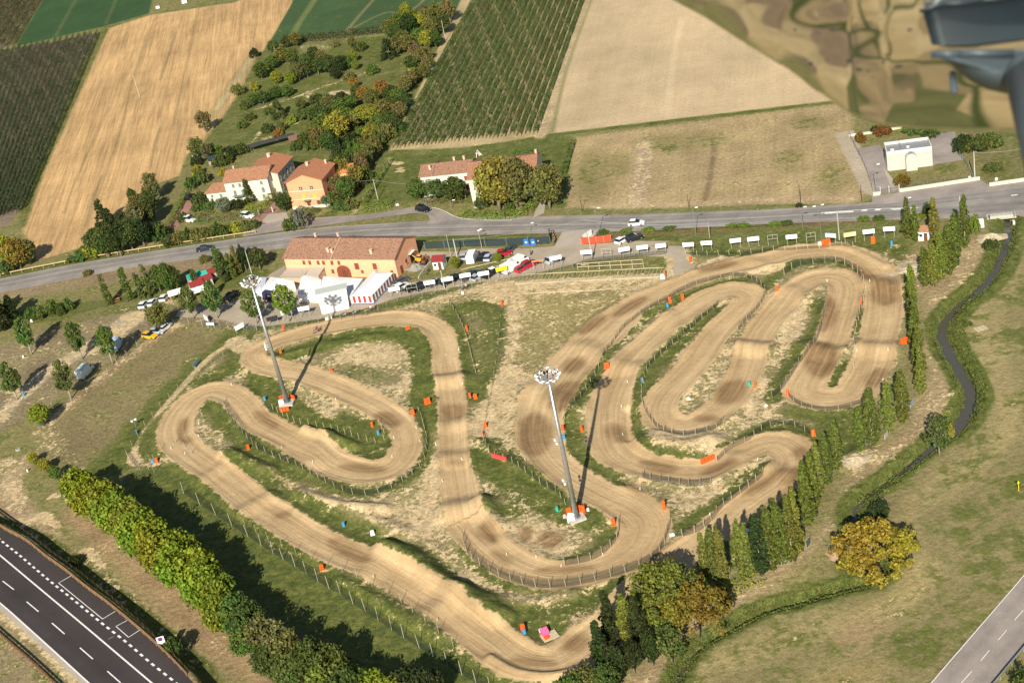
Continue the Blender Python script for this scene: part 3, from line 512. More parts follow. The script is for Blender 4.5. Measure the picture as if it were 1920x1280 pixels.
    for i, (p, cc) in enumerate(((0, (.40, .30, .15)), (.2, (.28, .21, .11)), (.38, (.44, .34, .18)), (.58, (.13, .13, .05)), (.66, (.22, .16, .10)), (.80, (.36, .28, .15)), (.93, (.17, .16, .06)))):
        e = els[i] if i < 2 else els.new(p); e.position = p; e.color = (*cc, 1)
    L.new(sv.outputs[0], cr.inputs[0]); pc = scale(cr.outputs[0], rng_(noise(pos, .05, 4), .3, .7, .7, 1.3))
    v2 = N.new('ShaderNodeTexVoronoi'); v2.feature = 'DISTANCE_TO_EDGE'; v2.inputs['Scale'].default_value = .008; L.new(pos, v2.inputs[0])
    pc = mix(rng_(v2.outputs['Distance'], .008, .03, 1, 0), pc, (.055, .075, .022))
    c = mix(mis.outputs[1], c, pc)
    L.new(c, b.inputs['Base Color']); b.inputs['Roughness'].default_value = .95; b.inputs['Specular IOR Level'].default_value = .12
    bh = math_('ADD', math_('MULTIPLY', F, math_('MULTIPLY_ADD', tr, -.7, 1.0)), math_('MULTIPLY', S, math_('MULTIPLY', tr, .9)))
    bh = math_('ADD', bh, math_('MULTIPLY', Fb, .5))
    bp = N.new('ShaderNodeBump'); bp.inputs['Strength'].default_value = .8; bp.inputs['Distance'].default_value = .28
    L.new(bh, bp.inputs['Height']); L.new(bp.outputs[0], b.inputs['Normal'])
    return m
LAND = ground_material()
kf = kindm[:-1, :-1]
for kid, nm in ((0, 'ground'), (1, 'dirt_track'), (2, 'vineyard_soil'), (3, 'green_field'), (4, 'stubble_field'), (5, 'ploughed_field'), (6, 'dry_meadow')): mk_sheet(nm, kf == kid, LAND)
def hz(x, y):
    i = min(max(np.searchsorted(YS, y) - 1, 0), SH[0] - 2); j = min(max(np.searchsorted(XS, x) - 1, 0), SH[1] - 2)
    a = (y - YS[i]) / (YS[i + 1] - YS[i]); b_ = (x - XS[j]) / (XS[j + 1] - XS[j])
    return float((Z[i, j] * (1 - b_) + Z[i, j + 1] * b_) * (1 - a) + (Z[i + 1, j] * (1 - b_) + Z[i + 1, j + 1] * b_) * a)
def PG(x, y):
    """foot of a thing seen at photo pixel x, y, on the ground surface"""
    g = G(x, y); z = hz(*g)
    for _ in range(3): g = G(x, y, z); z = hz(*g)
    return float(g[0]), float(g[1]), z
# ============================================================ ROADS
def strip(name, top, bot, m, z=.05, hplane=0., lanes=()):
    """road surface between two edge lines given in photo pixels; lanes = worn stripes (position 0..1, half width, amount)"""
    n = 60
    def res(p):
        P = catmull(Gs(p, hplane), 6) if len(p) > 2 else Gs(p, hplane); d = np.r_[0, np.cumsum(np.linalg.norm(np.diff(P, axis=0), axis=1))]; s = np.linspace(0, d[-1], n)
        return np.stack([np.interp(s, d, P[:, 0]), np.interp(s, d, P[:, 1])], 1)
    A, B = res(top), res(bot); k = 22; v = []; f = []; at = []
    for i in range(n):
        for j in range(k + 1):
            t = j / k; p = A[i] * (1 - t) + B[i] * t; v.append((p[0], p[1], hplane + z)); at.append(sum(am * math.exp(-((t - c) / w_) ** 2) for c, w_, am in lanes))
    for i in range(n - 1):
        for j in range(k): a = i * (k + 1) + j; f.append((a, a + k + 1, a + k + 2, a + 1))
    me = bpy.data.meshes.new(name); me.from_pydata(v, [], f); me.materials.append(m); a = me.attributes.new('lane', 'FLOAT', 'POINT'); a.data.foreach_set('value', at)
    if me.polygons[0].normal.z < 0: me.flip_normals()
    me.update(); return struct(link(name, me))
def flat(name, pts, m, z=.05, hplane=0., parent=None):
    P = Gs(pts, hplane); b = MB(); b.add([(p[0], p[1], hplane + z) for p in P], [tuple(range(len(P)))]); me = b.mesh(name, m)
    if me.polygons[0].normal.z < 0: me.flip_normals()
    return struct(link(name, me, parent))
def ribbon(mb, pts, wd, z, hplane=0., smooth=True):
    P = catmull(Gs(pts, hplane), 5) if smooth and len(pts) > 2 else Gs(pts, hplane); n = len(P); v = []
    for i in range(n):
        d = P[min(n - 1, i + 1)] - P[max(0, i - 1)]; d /= np.linalg.norm(d) + 1e-9; nn = np.array([-d[1], d[0]]) * wd / 2
        v += [(*(P[i] - nn), z + hplane), (*(P[i] + nn), z + hplane)]
    mb.add(v, [(2 * i, 2 * i + 2, 2 * i + 3, 2 * i + 1)[::-1] for i in range(n - 1)])
def along(pts, hplane=0., k=6):
    P = catmull(Gs(pts, hplane), k) if len(pts) > 2 else Gs(pts, hplane); d = np.r_[0, np.cumsum(np.linalg.norm(np.diff(P, axis=0), axis=1))]
    return (lambda s: np.array([np.interp(s, d, P[:, 0]), np.interp(s, d, P[:, 1])])), d[-1]
RT = [(-40, 533), (0, 523), (130, 497), (250, 477), (360, 460), (480, 442), (600, 427), (730, 419), (850, 412), (960, 410), (1100, 408), (1200, 405), (1320, 400), (1440, 396), (1560, 388), (1640, 382), (1700, 376), (1780, 366), (1850, 357), (1960, 343)]
RB = [(-40, 554), (0, 544), (130, 518), (250, 497), (360, 481), (480, 467), (600, 451), (730, 441), (850, 437), (960, 435), (1100, 432), (1200, 430), (1320, 425), (1440, 417), (1560, 412), (1640, 409), (1700, 408), (1780, 405), (1850, 402), (1960, 396)]
wear = ((.14, .05, -.16), (.33, .06, -.22), (.66, .06, -.2), (.86, .05, -.14), (.03, .04, .2), (.97, .04, .25), (.5, .03, .1))
road = strip('main_road', RT, RB, ASPH, .05, lanes=wear)
flat('road_verge', [(-40, 548), (0, 540), (250, 493), (480, 463), (730, 438), (960, 432), (1200, 427), (1440, 415), (1640, 406), (1800, 404), (1960, 396), (1960, 402), (1800, 409), (1640, 413), (1440, 420), (1200, 433), (960, 439), (730, 445), (480, 471), (250, 501), (0, 549), (-40, 558)], ASPHP, .02)
flat('road_verge', [(820, 409), (960, 406), (1200, 402), (1440, 393), (1640, 379), (1640, 383), (1440, 397), (1200, 406), (960, 411), (820, 414)], ASPHP, .022)
flat('forecourt', [(1635, 368), (1700, 359), (1838, 337), (1850, 345), (1870, 347), (1960, 336), (1960, 352), (1850, 364), (1700, 383), (1620, 388), (1636, 378)], ASPHP, .03)
flat('forecourt', [(1770, 404), (1800, 400), (1960, 392), (1960, 416), (1880, 398), (1830, 400), (1780, 412)], ASPHP, .026)
flat('access_lane', [(1058, 430), (1135, 428), (1110, 445), (1092, 458), (1060, 465), (1040, 462), (1048, 445)], CONCP, .03)
mk = MB(); mw = MB()
CLINE = [(-40, 541), (0, 534), (130, 509), (250, 489), (360, 471), (480, 457), (600, 440), (730, 429), (850, 427), (960, 423), (1100, 421), (1200, 418), (1320, 413), (1440, 407), (1540, 400)]
ribbon(mw, CLINE, .16, .058); ribbon(mk, [(1540, 400.5), (1600, 397)], .8, .061); ribbon(mk, [(1540, 399), (1640, 392), (1690, 391)], .2, .0625)
for a, b in (((1618, 396), (1626, 393)), ((1643, 395), (1651, 392))): mk.add([(*p, .064) for p in Gs([(a[0] - 4, a[1]), (a[0] + 6, a[1]), (b[0] + 2, b[1]), (b[0] - 8, b[1])])], [(0, 1, 2, 3)])
mk.add([(*p, .061) for p in Gs([(1668, 391.5), (1700, 389), (1725, 390), (1675, 394)])], [(0, 1, 2, 3)])
ribbon(mw, [(1725, 389), (1770, 382), (1845, 374)], .18, .061); ribbon(mk, [(1896, 367), (1908, 365.5)], .5, .06)
ribbon(mw, [(-40, 528), (0, 525), (130, 499), (250, 479), (360, 462), (480, 444.5), (600, 429), (730, 421)], .12, .059)
ribbon(mw, [(-40, 552), (0, 541), (250, 495), (480, 464), (730, 439), (960, 433), (1200, 428), (1440, 415.5), (1640, 406)], .12, .059)
ribbon(mk, [(800, 389), (815, 390), (835, 397), (850, 405), (870, 410), (920, 413.5), (960, 413)], .22, .066)
for i in range(7): ribbon(mw, [(807 + i * 2.6, 414 - i * .25), (808.4 + i * 2.6, 413.8 - i * .25)], .3, .067)
# side lane in front of the villas
lane = strip('side_lane', [(455, 432), (520, 415), (600, 408), (690, 402), (780, 388), (805, 388), (835, 399), (860, 411)], [(455, 444), (560, 428), (600, 424), (700, 410), (775, 400), (800, 402), (805, 413), (800, 421)], ASPHP, .07, lanes=((.3, .1, -.08), (.7, .1, -.08)))
flat('driveway', [(1010, 385), (1016, 370), (1024, 374), (1020, 400), (1000, 408), (1003, 398)], CONCP, .04)
flat('driveway', [(788, 376), (815, 370), (806, 385), (780, 389)], ASPHP, .045)
flat('driveway', [(300, 438), (330, 400), (350, 372), (368, 372), (352, 400), (335, 425)], PAVE, .04)
flat('driveway', [(352, 408), (430, 402), (500, 395), (520, 372), (535, 380), (520, 400), (505, 420), (460, 412), (400, 410), (350, 415)], PAVE, .036)
flat('driveway', [(503, 402), (520, 400), (537, 398), (545, 420), (520, 425), (490, 415)], CONCP, .043)
flat('yard', [(1606, 279), (1650, 272), (1660, 285), (1745, 275), (1745, 253), (1790, 247), (1808, 300), (1755, 308), (1748, 312), (1660, 322), (1680, 358), (1642, 362), (1625, 320)], ASPHP, .03)
flat('path', [(1655, 312), (1663, 322), (1690, 355), (1673, 358)], CONCP, .045)
# gravel paddock (soft ground, so painted into thin sheets of dirt road)
GRAV = asphalt('gravel_road', (.38, .32, .24), .22)
flat('gravel_road', [(480, 540), (505, 515), (535, 497), (541, 520), (600, 545), (640, 548), (750, 522), (760, 532), (850, 515), (960, 497), (1060, 478), (1180, 462), (1270, 461), (1285, 462), (1287, 486), (1300, 500), (1270, 520), (1262, 510), (1262, 482), (1190, 480), (1100, 490), (980, 518), (860, 535), (740, 560), (680, 580), (600, 598), (500, 612), (450, 610), (420, 600), (380, 596), (330, 594), (335, 580), (420, 570), (455, 560)], GRAV, .03)
flat('gravel_road', [(784, 472), (850, 472), (905, 466), (985, 466), (1035, 462), (1095, 459), (1190, 452), (1260, 452), (1200, 466), (1080, 476), (1000, 490), (960, 495), (985, 482), (955, 476), (880, 478), (800, 485), (780, 500), (776, 482)], GRAV, .034)
# motorway
ML = [(-80, 928), (0, 988), (50, 1016), (87, 1046), (125, 1073), (162, 1103), (200, 1131), (237, 1161), (275, 1193), (312, 1227), (350, 1266), (400, 1322)]
MRt = [(-120, 1040), (0, 1130), (60, 1183), (112, 1230), (170, 1283), (240, 1345), (320, 1420)]
moto = strip('motorway', ML, MRt, ASPHD, .03, EZ, lanes=((.2, .1, .12), (.5, .04, .1), (.75, .05, -.12), (.9, .04, .1)))
flat('road_verge', [(-200, 985), (0, 1127), (60, 1180), (170, 1280), (240, 1345), (232, 1350), (160, 1288), (52, 1188), (-10, 1135), (-215, 995)], CONCP, .02, EZ)
def mribbon(pts, wd, m=mk): ribbon(m, pts, wd, .042, EZ)
mribbon([(-60, 990), (0, 1040.5), (77, 1105), (155, 1170), (220, 1225), (285, 1280), (340, 1326)], .28); mribbon([(-60, 1085), (0, 1130), (60, 1183), (112, 1230), (170, 1283), (230, 1337)], .26)
LN = T(0, 3, [(-80, 430), (20, 515), (105, 582), (200, 670), (290, 745), (390, 830), (485, 912), (600, 1015), (697, 1100), (805, 1190), (905, 1278), (1000, 1360)])
for a, b in (((20, 515), (105, 580)), ((200, 670), (290, 745)), ((390, 830), (485, 912)), ((600, 1015), (697, 1100)), ((805, 1190), (905, 1278)), ((-150, 360), (-70, 430))): ribbon(mk, T(0, 3, [a, b]), .2, .042, EZ)
fn, L_ = along(T(0, 3, [(-100, 110), (0, 205), (150, 325), (350, 495), (550, 655), (750, 820), (950, 975), (1120, 1120), (1300, 1262), (1400, 1350)]), EZ)
s = 0.
while s < L_ - 1:
    a, b = fn(s), fn(s + .95); d = (b - a) / np.linalg.norm(b - a); n_ = np.array([-d[1], d[0]]) * .19
    mk.add([(*(a - n_), EZ + .043), (*(b - n_), EZ + .043), (*(b + n_), EZ + .043), (*(a + n_), EZ + .043)], [(3, 2, 1, 0)]); s += 1.95
for pl in ([(535, 475), (440, 530), (770, 800), (865, 742)], [(955, 810), (870, 855), (965, 937), (1050, 882)]):
    pl = T(0, 3, pl)
    for a, b in zip(pl[:-1], pl[1:]): ribbon(mk, [a, b], .13, .044 + .001 * pl.index(a), EZ)
for i in range(5): ribbon(mw, T(0, 3, [(815 + i * 8, 950 - i * 4), (820 + i * 8, 947 - i * 4)]), .12, .046, EZ)
# bottom right road
rr = strip('country_road', [(1700, 1330), (1745, 1280), (1800, 1215), (1860, 1147), (1920, 1077), (1990, 990)], [(1820, 1330), (1862, 1280), (1890, 1246), (1930, 1198), (1970, 1150), (2030, 1075)], ASPHP, .05, lanes=((.25, .08, -.1), (.75, .08, -.1)))
ribbon(mk, [(1700, 1334), (1747, 1279), (1862, 1146), (1922, 1076), (1990, 993)], .12, .058)
for a, b in (((1450, 1280), (1530, 1190)), ((1595, 1115), (1660, 1035)), ((1725, 960), (1790, 885)), ((1850, 810), (1915, 735))): ribbon(mk, T(3, 3, [a, b]), .10, .06)
def fixn(b):
    o = []
    for f in b.f:
        p, q, r = [np.array(b.v[i]) for i in f[:3]]; o.append(f if np.cross(q - p, r - p)[2] > 0 else f[::-1])
    b.f = o
fixn(mk); fixn(mw)
struct(mk.build('road_marking', LINE, road)); struct(mw.build('road_marking', LINEW, road))
# water
wm, wt, wb = newmat('stream_water'); wb.inputs['Base Color'].default_value = (.080, .076, .062, 1); wb.inputs['Roughness'].default_value = .12; wb.inputs['Specular IOR Level'].default_value = .55
nz = wt.nodes.new('ShaderNodeTexNoise'); nz.inputs['Scale'].default_value = 1.5; bp = wt.nodes.new('ShaderNodeBump'); bp.inputs['Strength'].default_value = .12; wt.links.new(nz.outputs[0], bp.inputs['Height']); wt.links.new(bp.outputs[0], wb.inputs['Normal'])
b = MB(); n = len(SP); v = []
for i in range(n):
    d = SP[min(n - 1, i + 1)] - SP[max(0, i - 1)]; d /= np.linalg.norm(d); nn = np.array([-d[1], d[0]]) * np.interp(i, [0, 20, 44, 49, 56, n - 1], [1.5, 1.7, 2.0, 1.2, .95, .9]); v += [(*(SP[i] - nn), -1.35), (*(SP[i] + nn), -1.35)]
b.add(v, [(2 * i, 2 * i + 1, 2 * i + 3, 2 * i + 2) for i in range(n - 1)]); fixn(b); struct(b.build('stream', wm))
# ============================================================ RAILS, FENCES, WALLS
POSTM = {}
def rail(name, pts, label, hplane=0., h=.75, m=CORTEN, sp=2.0, double=False, group=None, slab=False, cat='guardrail', up=False):
    fn, L_ = along(pts, hplane, 5); o0 = fn(0); z0 = hplane
    o = empty(name, o0[0], o0[1], z0, 0, label, cat, group); n = int(L_ / 2.0) + 1; pl = [fn(L_ * i / n) - o0 for i in range(n + 1)]
    def gz(q): return 0 if hplane else hz(*(q + o0))
    b = MB()
    for rz_, hh in (((h - .16), .3),) + ((((h - .55), .2),) if double else ()):
        for a, c in zip(pl[:-1], pl[1:]):
            d = (c - a) / np.linalg.norm(c - a); nn = np.array([-d[1], d[0]]) * .05; za, zc = gz(a) + rz_, gz(c) + rz_
            b.add([(*(a - nn), za), (*(c - nn), zc), (*(c + nn), zc), (*(a + nn), za), (*(a - nn), za + hh), (*(c - nn), zc + hh), (*(c + nn), zc + hh), (*(a + nn), za + hh)], [(3, 2, 1, 0), (4, 5, 6, 7), (0, 1, 5, 4), (2, 3, 7, 6)])
    b.build('rail', m, o)
    k = min(99, int(L_ / sp)); key = (name, h)
    if key not in POSTM: POSTM[key] = MB().box((0, 0, h / 2 - .05), (.12, .12, h + .08)).mesh('post', m)
    for i in range(k + 1):
        q = fn(L_ * i / k) - o0; p = link('post', POSTM[key], o); p.location = (q[0], q[1], gz(q))
    return o
rail('guardrail', ML[:-1], 'brown weathering-steel guardrail along the edge of the motorway lay-by', EZ, .95, CORTEN, 2.2, True)
rail('guardrail', T(0, 3, [(-300, 650), (0, 925), (200, 1100), (400, 1285), (560, 1440)]), 'dark double guardrail on the central reserve in the bottom left corner', EZ, .95, BROWNW, 1.2, True)
rail('guardrail', [(-40, 530), (0, 519), (130, 493), (250, 473), (360, 456), (480, 438)], 'long pale rusty guardrail on the north side of the main road', 0, .8, mat('pale_rail', (.50, .38, .20), .6, .2), 3.0)
rail('guardrail', [(1830, 1326), (1866, 1284), (1895, 1249), (1935, 1201), (1980, 1147)], 'grey guardrail beside the country road in the bottom right corner', 0, .7, STEEL, 3.0)
NETM, nt_, nb_ = newmat('dark_green_netting'); nb_.inputs['Base Color'].default_value = (.015, .03, .022, 1); nb_.inputs['Roughness'].default_value = .8
tp = nt_.nodes.new('ShaderNodeBsdfTransparent'); mx = nt_.nodes.new('ShaderNodeMixShader'); mx.inputs[0].default_value = .34; nt_.links.new(tp.outputs[0], mx.inputs[1]); nt_.links.new(nb_.outputs[0], mx.inputs[2]); nt_.links.new(mx.outputs[0], nt_.nodes['Material Output'].inputs[0])
WIREM, a_, b_ = newmat('wire_mesh'); b_.inputs['Base Color'].default_value = (.10, .10, .09, 1); tp = a_.nodes.new('ShaderNodeBsdfTransparent'); mx = a_.nodes.new('ShaderNodeMixShader'); mx.inputs[0].default_value = .13; a_.links.new(tp.outputs[0], mx.inputs[1]); a_.links.new(b_.outputs[0], mx.inputs[2]); a_.links.new(mx.outputs[0], a_.nodes['Material Output'].inputs[0])
POSTA = {}
def fence(pts, label, h=1.35, sp=2.4, pm=WOODP, net=NETM, r=.055, lean=0, name='wire_fence', cat='fence', group=None, nh=None, exact=False):
    P = np.array([PG(*p)[:2] for p in pts]); d = np.r_[0, np.cumsum(np.linalg.norm(np.diff(P, axis=0), axis=1))]
    if len(pts) > 2 and not exact: P = catmull(P, 4); d = np.r_[0, np.cumsum(np.linalg.norm(np.diff(P, axis=0), axis=1))]
    fn = lambda s: np.array([np.interp(s, d, P[:, 0]), np.interp(s, d, P[:, 1])])
    o0 = fn(0); o = empty(name, o0[0], o0[1], 0, 0, label, cat, group); k = min(99, max(1, int(d[-1] / sp)))
    key = (h, pm.name, r)
    if key not in POSTA: POSTA[key] = MB().cyl((0, 0, -.3), (0, 0, h), r, r * .9, 6).mesh('post', pm)
    ss = [d[-1] * i / k for i in range(k + 1)] if not exact else list(d)
    for s in ss:
        q = fn(s); p = link('post', POSTA[key], o); p.location = (q[0] - o0[0] + random.uniform(-.08, .08), q[1] - o0[1], hz(*q)); p.rotation_euler = (random.uniform(-.05, .05), random.uniform(-.05, .05), 0)
    if net:
        b = MB(); n = max(2, int(d[-1] / 1.2)); v = []; hh = nh or h * .85
        for i in range(n + 1): q = fn(d[-1] * i / n); z = hz(*q); v += [(*(q - o0), z + .02), (*(q - o0), z + hh)]
        b.add(v, [(2 * i, 2 * i + 2, 2 * i + 3, 2 * i + 1) for i in range(n)]); b.build('netting', net, o)
    return o
PALEP = mat('pale_post', (.42, .43, .36), .7)
fence([(345, 925), (375, 945), (405, 965), (435, 985), (465, 1005), (490, 1022), (512, 1037), (532, 1049), (554, 1061), (574, 1075), (596, 1089), (618, 1103), (638, 1112), (662, 1132), (685, 1146), (709, 1162), (734, 1180), (758, 1195), (787, 1214), (812, 1230), (838, 1247), (866, 1264), (892, 1280), (920, 1296)], 'long tall pale-post fence south-west of the track, green grass at its foot', 2.8, 3, PALEP, NETM, .052, exact=True, nh=1.5)
fence([(460, 988), (500, 1012), (560, 1040), (620, 1062), (690, 1095), (740, 1120), (790, 1160), (850, 1215)], 'thin brown-post fence close beside the lowest straight of the track', 2.2, 4, WOODP, None, .04)
fence([(483, 842), (545, 868), (600, 898), (655, 925), (700, 926), (745, 908), (780, 882), (800, 850), (797, 805), (786, 772)], 'netting fence round the outside of the lower left hairpin', 1.4, 2.6)
fence([(512, 768), (545, 788), (575, 797), (610, 803), (650, 815), (690, 828), (712, 830), (722, 818), (712, 795)], 'pale stake fence on the grass inside the lower left hairpin', 1.5, 2.0, WOODL, None, .045)
fence([(418, 755), (432, 782), (455, 812), (483, 840)], 'short fence down the grass inside the far left bend', 1.5, 2.4)
fence([(905, 815), (920, 850), (960, 866), (1000, 896), (1045, 924), (1060, 946)], 'fence west of the right floodlight mast', 1.4, 2.2)
fence([(867, 1008), (880, 1042), (930, 1078), (1000, 1100), (1060, 1099), (1120, 1088), (1185, 1070), (1235, 1040), (1257, 985)], 'fence round the outside of the bottom bend', 1.9, 2.4, WOODP)
fence([(1060, 1060), (1110, 1050), (1140, 1030), (1160, 1005), (1160, 980)], 'fence on the inside of the bottom bend', 1.7, 2.0)
fence([(1060, 785), (1105, 722), (1135, 660), (1175, 610), (1250, 562), (1300, 535), (1360, 520), (1400, 518)], 'long fence between the broad straight and the second leg', 1.3, 2.8)
fence([(1400, 518), (1432, 540), (1430, 565), (1400, 600), (1385, 620)], 'dark fence round the top of the second bend', 1.4, 2.2)
fence([(1348, 570), (1300, 612), (1250, 655), (1215, 690), (1203, 745), (1222, 790), (1255, 812), (1290, 816), (1330, 808), (1356, 790)], 'fence round the outside of the inner loop', 1.3, 2.2)
fence([(1205, 895), (1232, 903), (1290, 912), (1333, 908)], 'short fence south of the bow bend', 1.7, 1.7, STEEL)
fence([(1280, 1005), (1320, 990), (1360, 945), (1400, 915), (1432, 888)], 'fence on the grass strip by the lower right straight', 1.6, 2.1, WOODL)
fence([(1345, 865), (1370, 842), (1410, 820), (1440, 798), (1480, 796), (1512, 810), (1525, 818)], 'fence above the right-hand lower bend', 1.3, 2.3)
fence([(1478, 742), (1498, 758), (1530, 768), (1570, 768), (1620, 755)], 'fence below the far right hairpin', 1.2, 2.2)
fence([(1470, 515), (1495, 500), (1520, 494), (1560, 492), (1595, 502), (1615, 520), (1622, 540), (1618, 570), (1605, 620), (1602, 690)], 'fence inside the big top right bend', 1.9, 2.6, WOODL)
fence([(1548, 560), (1545, 590), (1530, 640), (1500, 680), (1470, 725), (1448, 745)], 'fence down the middle of the right field of loops', 1.5, 2.4, STEEL)
fence([(240, 855), (252, 830), (280, 790), (330, 735), (385, 690), (450, 645), (482, 622)], 'thin fence along the narrow path west of the track', 1.5, 3.6, WOODP, WIREM, .045)
fence([(240, 855), (248, 868), (262, 880)], 'dark netting corner at the west tip of the narrow path', 1.2, 1.2, WOODP, NETM)
fence([(280, 880), (295, 850), (330, 830), (360, 850)], 'low stakes round the west bend', 1.3, 3, WOODP, None)
fence([(842, 565), (858, 592), (870, 618), (880, 650), (892, 700)], 'netting fence east of the central straight', 1.2, 2.4)
fence([(944, 565), (938, 620), (930, 690), (915, 760), (908, 805)], 'thin dark-post fence across the middle of the track ground', 1.2, 4, STEEL, NETM, nh=.5)
fence([(640, 600), (700, 588), (740, 567), (800, 556), (860, 548), (950, 528), (1030, 512), (1075, 502)], 'fence with tall posts between the parked cars and the track', 1.6, 3.0, STEEL, WIREM)
fence([(1075, 502), (1110, 490), (1190, 482), (1250, 476)], 'netting fence under the middle row of advertising boards', 1.2, 2.5, STEEL, NETM)
fence([(1287, 478), (1340, 478), (1400, 476), (1450, 470), (1520, 466), (1600, 462)], 'stake and net fence in front of the right advertising boards', 1.2, 2.4, WOODL, NETM, nh=.8)
fence([(100, 765), (160, 740), (230, 675), (290, 625), (335, 606), (420, 615), (482, 618)], 'wire fence along the camp site edge', 1.6, 4.0, PALEP, WIREM, .05)
fence([(380, 612), (440, 616), (500, 622), (560, 612), (640, 600)], 'wire fence below the tents with tall posts', 2.2, 2.6, STEEL, WIREM)
fence([(0, 965), (80, 1025), (160, 1085), (240, 1150), (330, 1235), (380, 1290)], 'dark wire fence at the foot of the motorway bank', 1.3, 2.0, BROWNW, WIREM, .04)
fence([(1592, 254), (1605, 280), (1622, 315), (1637, 360)], 'green mesh fence on the west side of the pumping station yard', 1.7, 2.2, STEEL, NETM)
fence([(1800, 295), (1812, 310), (1826, 338)], 'steel fence on the east side of the pumping station yard', 1.8, 1.8, GALV, WIREM)
# green site barrier: dark shade net along the road
def screen(pts, h, label, m, name='shade_screen', cat='screen', post=STEEL):
    P = [PG(*p) for p in pts]; o = empty(name, *P[0], 0, label, cat); b = MB(); v = []
    for p in P: v += [(p[0] - P[0][0], p[1] - P[0][1], .05), (p[0] - P[0][0], p[1] - P[0][1], h)]
    for i in range(len(P) - 1):
        d = np.array(v[2 * i + 2][:2]) - np.array(v[2 * i][:2]); d /= np.linalg.norm(d); nn = (-d[1] * .03, d[0] * .03)
        q = [v[2 * i], v[2 * i + 2], v[2 * i + 3], v[2 * i + 1]]; b.add([(x - nn[0], y - nn[1], z) for x, y, z in q] + [(x + nn[0], y + nn[1], z) for x, y, z in q], [(0, 1, 2, 3), (7, 6, 5, 4), (3, 2, 6, 7), (0, 3, 7, 4), (1, 5, 6, 2), (0, 4, 5, 1)])
    b.build('panel', m, o); pb = MB().cyl((0, 0, 0), (0, 0, h + .15), .05, .05, 6).mesh('post', post)
    for i in range(len(P) - 1):
        for t in ((0, .5) if i < len(P) - 2 else (0, .5, 1)):
            p = link('post', pb, o); p.location = (v[2 * i][0] * (1 - t) + v[2 * i + 2][0] * t + .08, v[2 * i][1] * (1 - t) + v[2 * i + 2][1] * t - .08, 0)
    return o
DGN = mat('shade_net', (.028, .045, .045), .75, 0, .2)
ORN = mat('red_barrier', (.72, .075, .035), .6, 0, .12)
screen([(797, 467), (870, 463), (950, 461), (1032, 457)], 2.0, 'long dark green shade net between the main road and the paddock', DGN)
screen([(1032, 457), (1031, 440)], 2.0, 'short end of dark netting behind the recycling bins', DGN)
screen([(1090, 457), (1118, 456), (1146, 452)], 1.7, 'bright red barrier panels at the paddock entrance', ORN, 'barrier', 'barrier')
screen([(1090, 457), (1092, 452), (1110, 440)], 1.5, 'white sloping barrier panel behind the red barrier', WHITE, 'barrier', 'barrier')
def wall(pts, h, th, m, label, name='low_wall', cap=None):
    P = [PG(*p) for p in pts]; o = empty(name, *P[0], 0, label, 'wall'); b = MB()
    for a, c in zip(P[:-1], P[1:]):
        L_ = math.hypot(c[0] - a[0], c[1] - a[1]); r = math.atan2(c[1] - a[1], c[0] - a[0]); b.box(((a[0] + c[0]) / 2 - P[0][0], (a[1] + c[1]) / 2 - P[0][1], h / 2 - .2), (L_, th, h + .4), r)
    b.build('wall', m, o)
    if cap:
        b = MB()
        for a, c in zip(P[:-1], P[1:]):
            L_ = math.hypot(c[0] - a[0], c[1] - a[1]); r = math.atan2(c[1] - a[1], c[0] - a[0]); b.box(((a[0] + c[0]) / 2 - P[0][0], (a[1] + c[1]) / 2 - P[0][1], h + .05), (L_ + .02, th + .12, .09), r)
        b.build('coping', cap, o)
    return o
CREAM = mat('cream_wall', (.66, .58, .46), .9, 0, .08)
wall([(1687, 360), (1760, 349), (1837, 337)], .7, .3, CREAM, 'long cream wall in front of the pumping station lawn', cap=CREAM)
wall([(1637, 367), (1650, 365)], .7, .3, CREAM, 'short cream wall left of the pumping station gate', cap=CREAM)
wall([(1855, 349), (1960, 334)], .7, .3, CREAM, 'cream wall stub at the right edge beyond the gap', cap=CREAM)
wall([(1592, 256), (1630, 251), (1695, 240), (1745, 232)], .6, .25, CREAM, 'low cream wall behind the pumping station by orange bushes')
wall([(785, 522), (797, 505), (808, 492)], .5, .25, CONC, 'low concrete wall round the gravel heap')
fence([(1690, 357), (1760, 346), (1820, 337)], 'thin post fence behind the long cream wall', 1.8, 1.9, STEEL, WIREM, .03)
# gate of the pumping station
x, y, z = PG(1651, 364); g2 = PG(1687, 359); ln = math.hypot(g2[0] - x, g2[1] - y); o = empty('sliding_gate', x, y, z, math.atan2(g2[1] - y, g2[0] - x), 'grey steel gate at the pumping station entrance', 'gate')
b = MB()
for i in range(10): b.box((ln * i / 9, 0, .8), (.05, .05, 1.5))
b.box((ln / 2, 0, 1.52), (ln, .07, .07)).box((ln / 2, 0, .15), (ln, .07, .07)); b.build('gate_bars', STEEL, o)
for t in (0, .45, .98): MB().box((ln * t, .1, .9), (.22, .22, 1.9)).build('gate_post', CONC, o)
x, y, z = PG(486, 402); g2 = PG(512, 398); ln = math.hypot(g2[0] - x, g2[1] - y); o = empty('garden_gate', x, y, z, math.atan2(g2[1] - y, g2[0] - x), 'dark iron gate across the villa drive', 'gate')
b = MB()
for i in range(16): b.box((ln * i / 15, 0, .7), (.04, .04, 1.1 + .2 * math.sin(i / 15 * math.pi)))
b.box((ln / 2, 0, 1.1), (ln, .05, .06)).box((ln / 2, 0, .25), (ln, .05, .06)); b.build('gate_bars', DARKM, o)
for t in (0, 1): MB().box((ln * t, 0, .8), (.3, .3, 1.7)).build('gate_post', CONC, o)
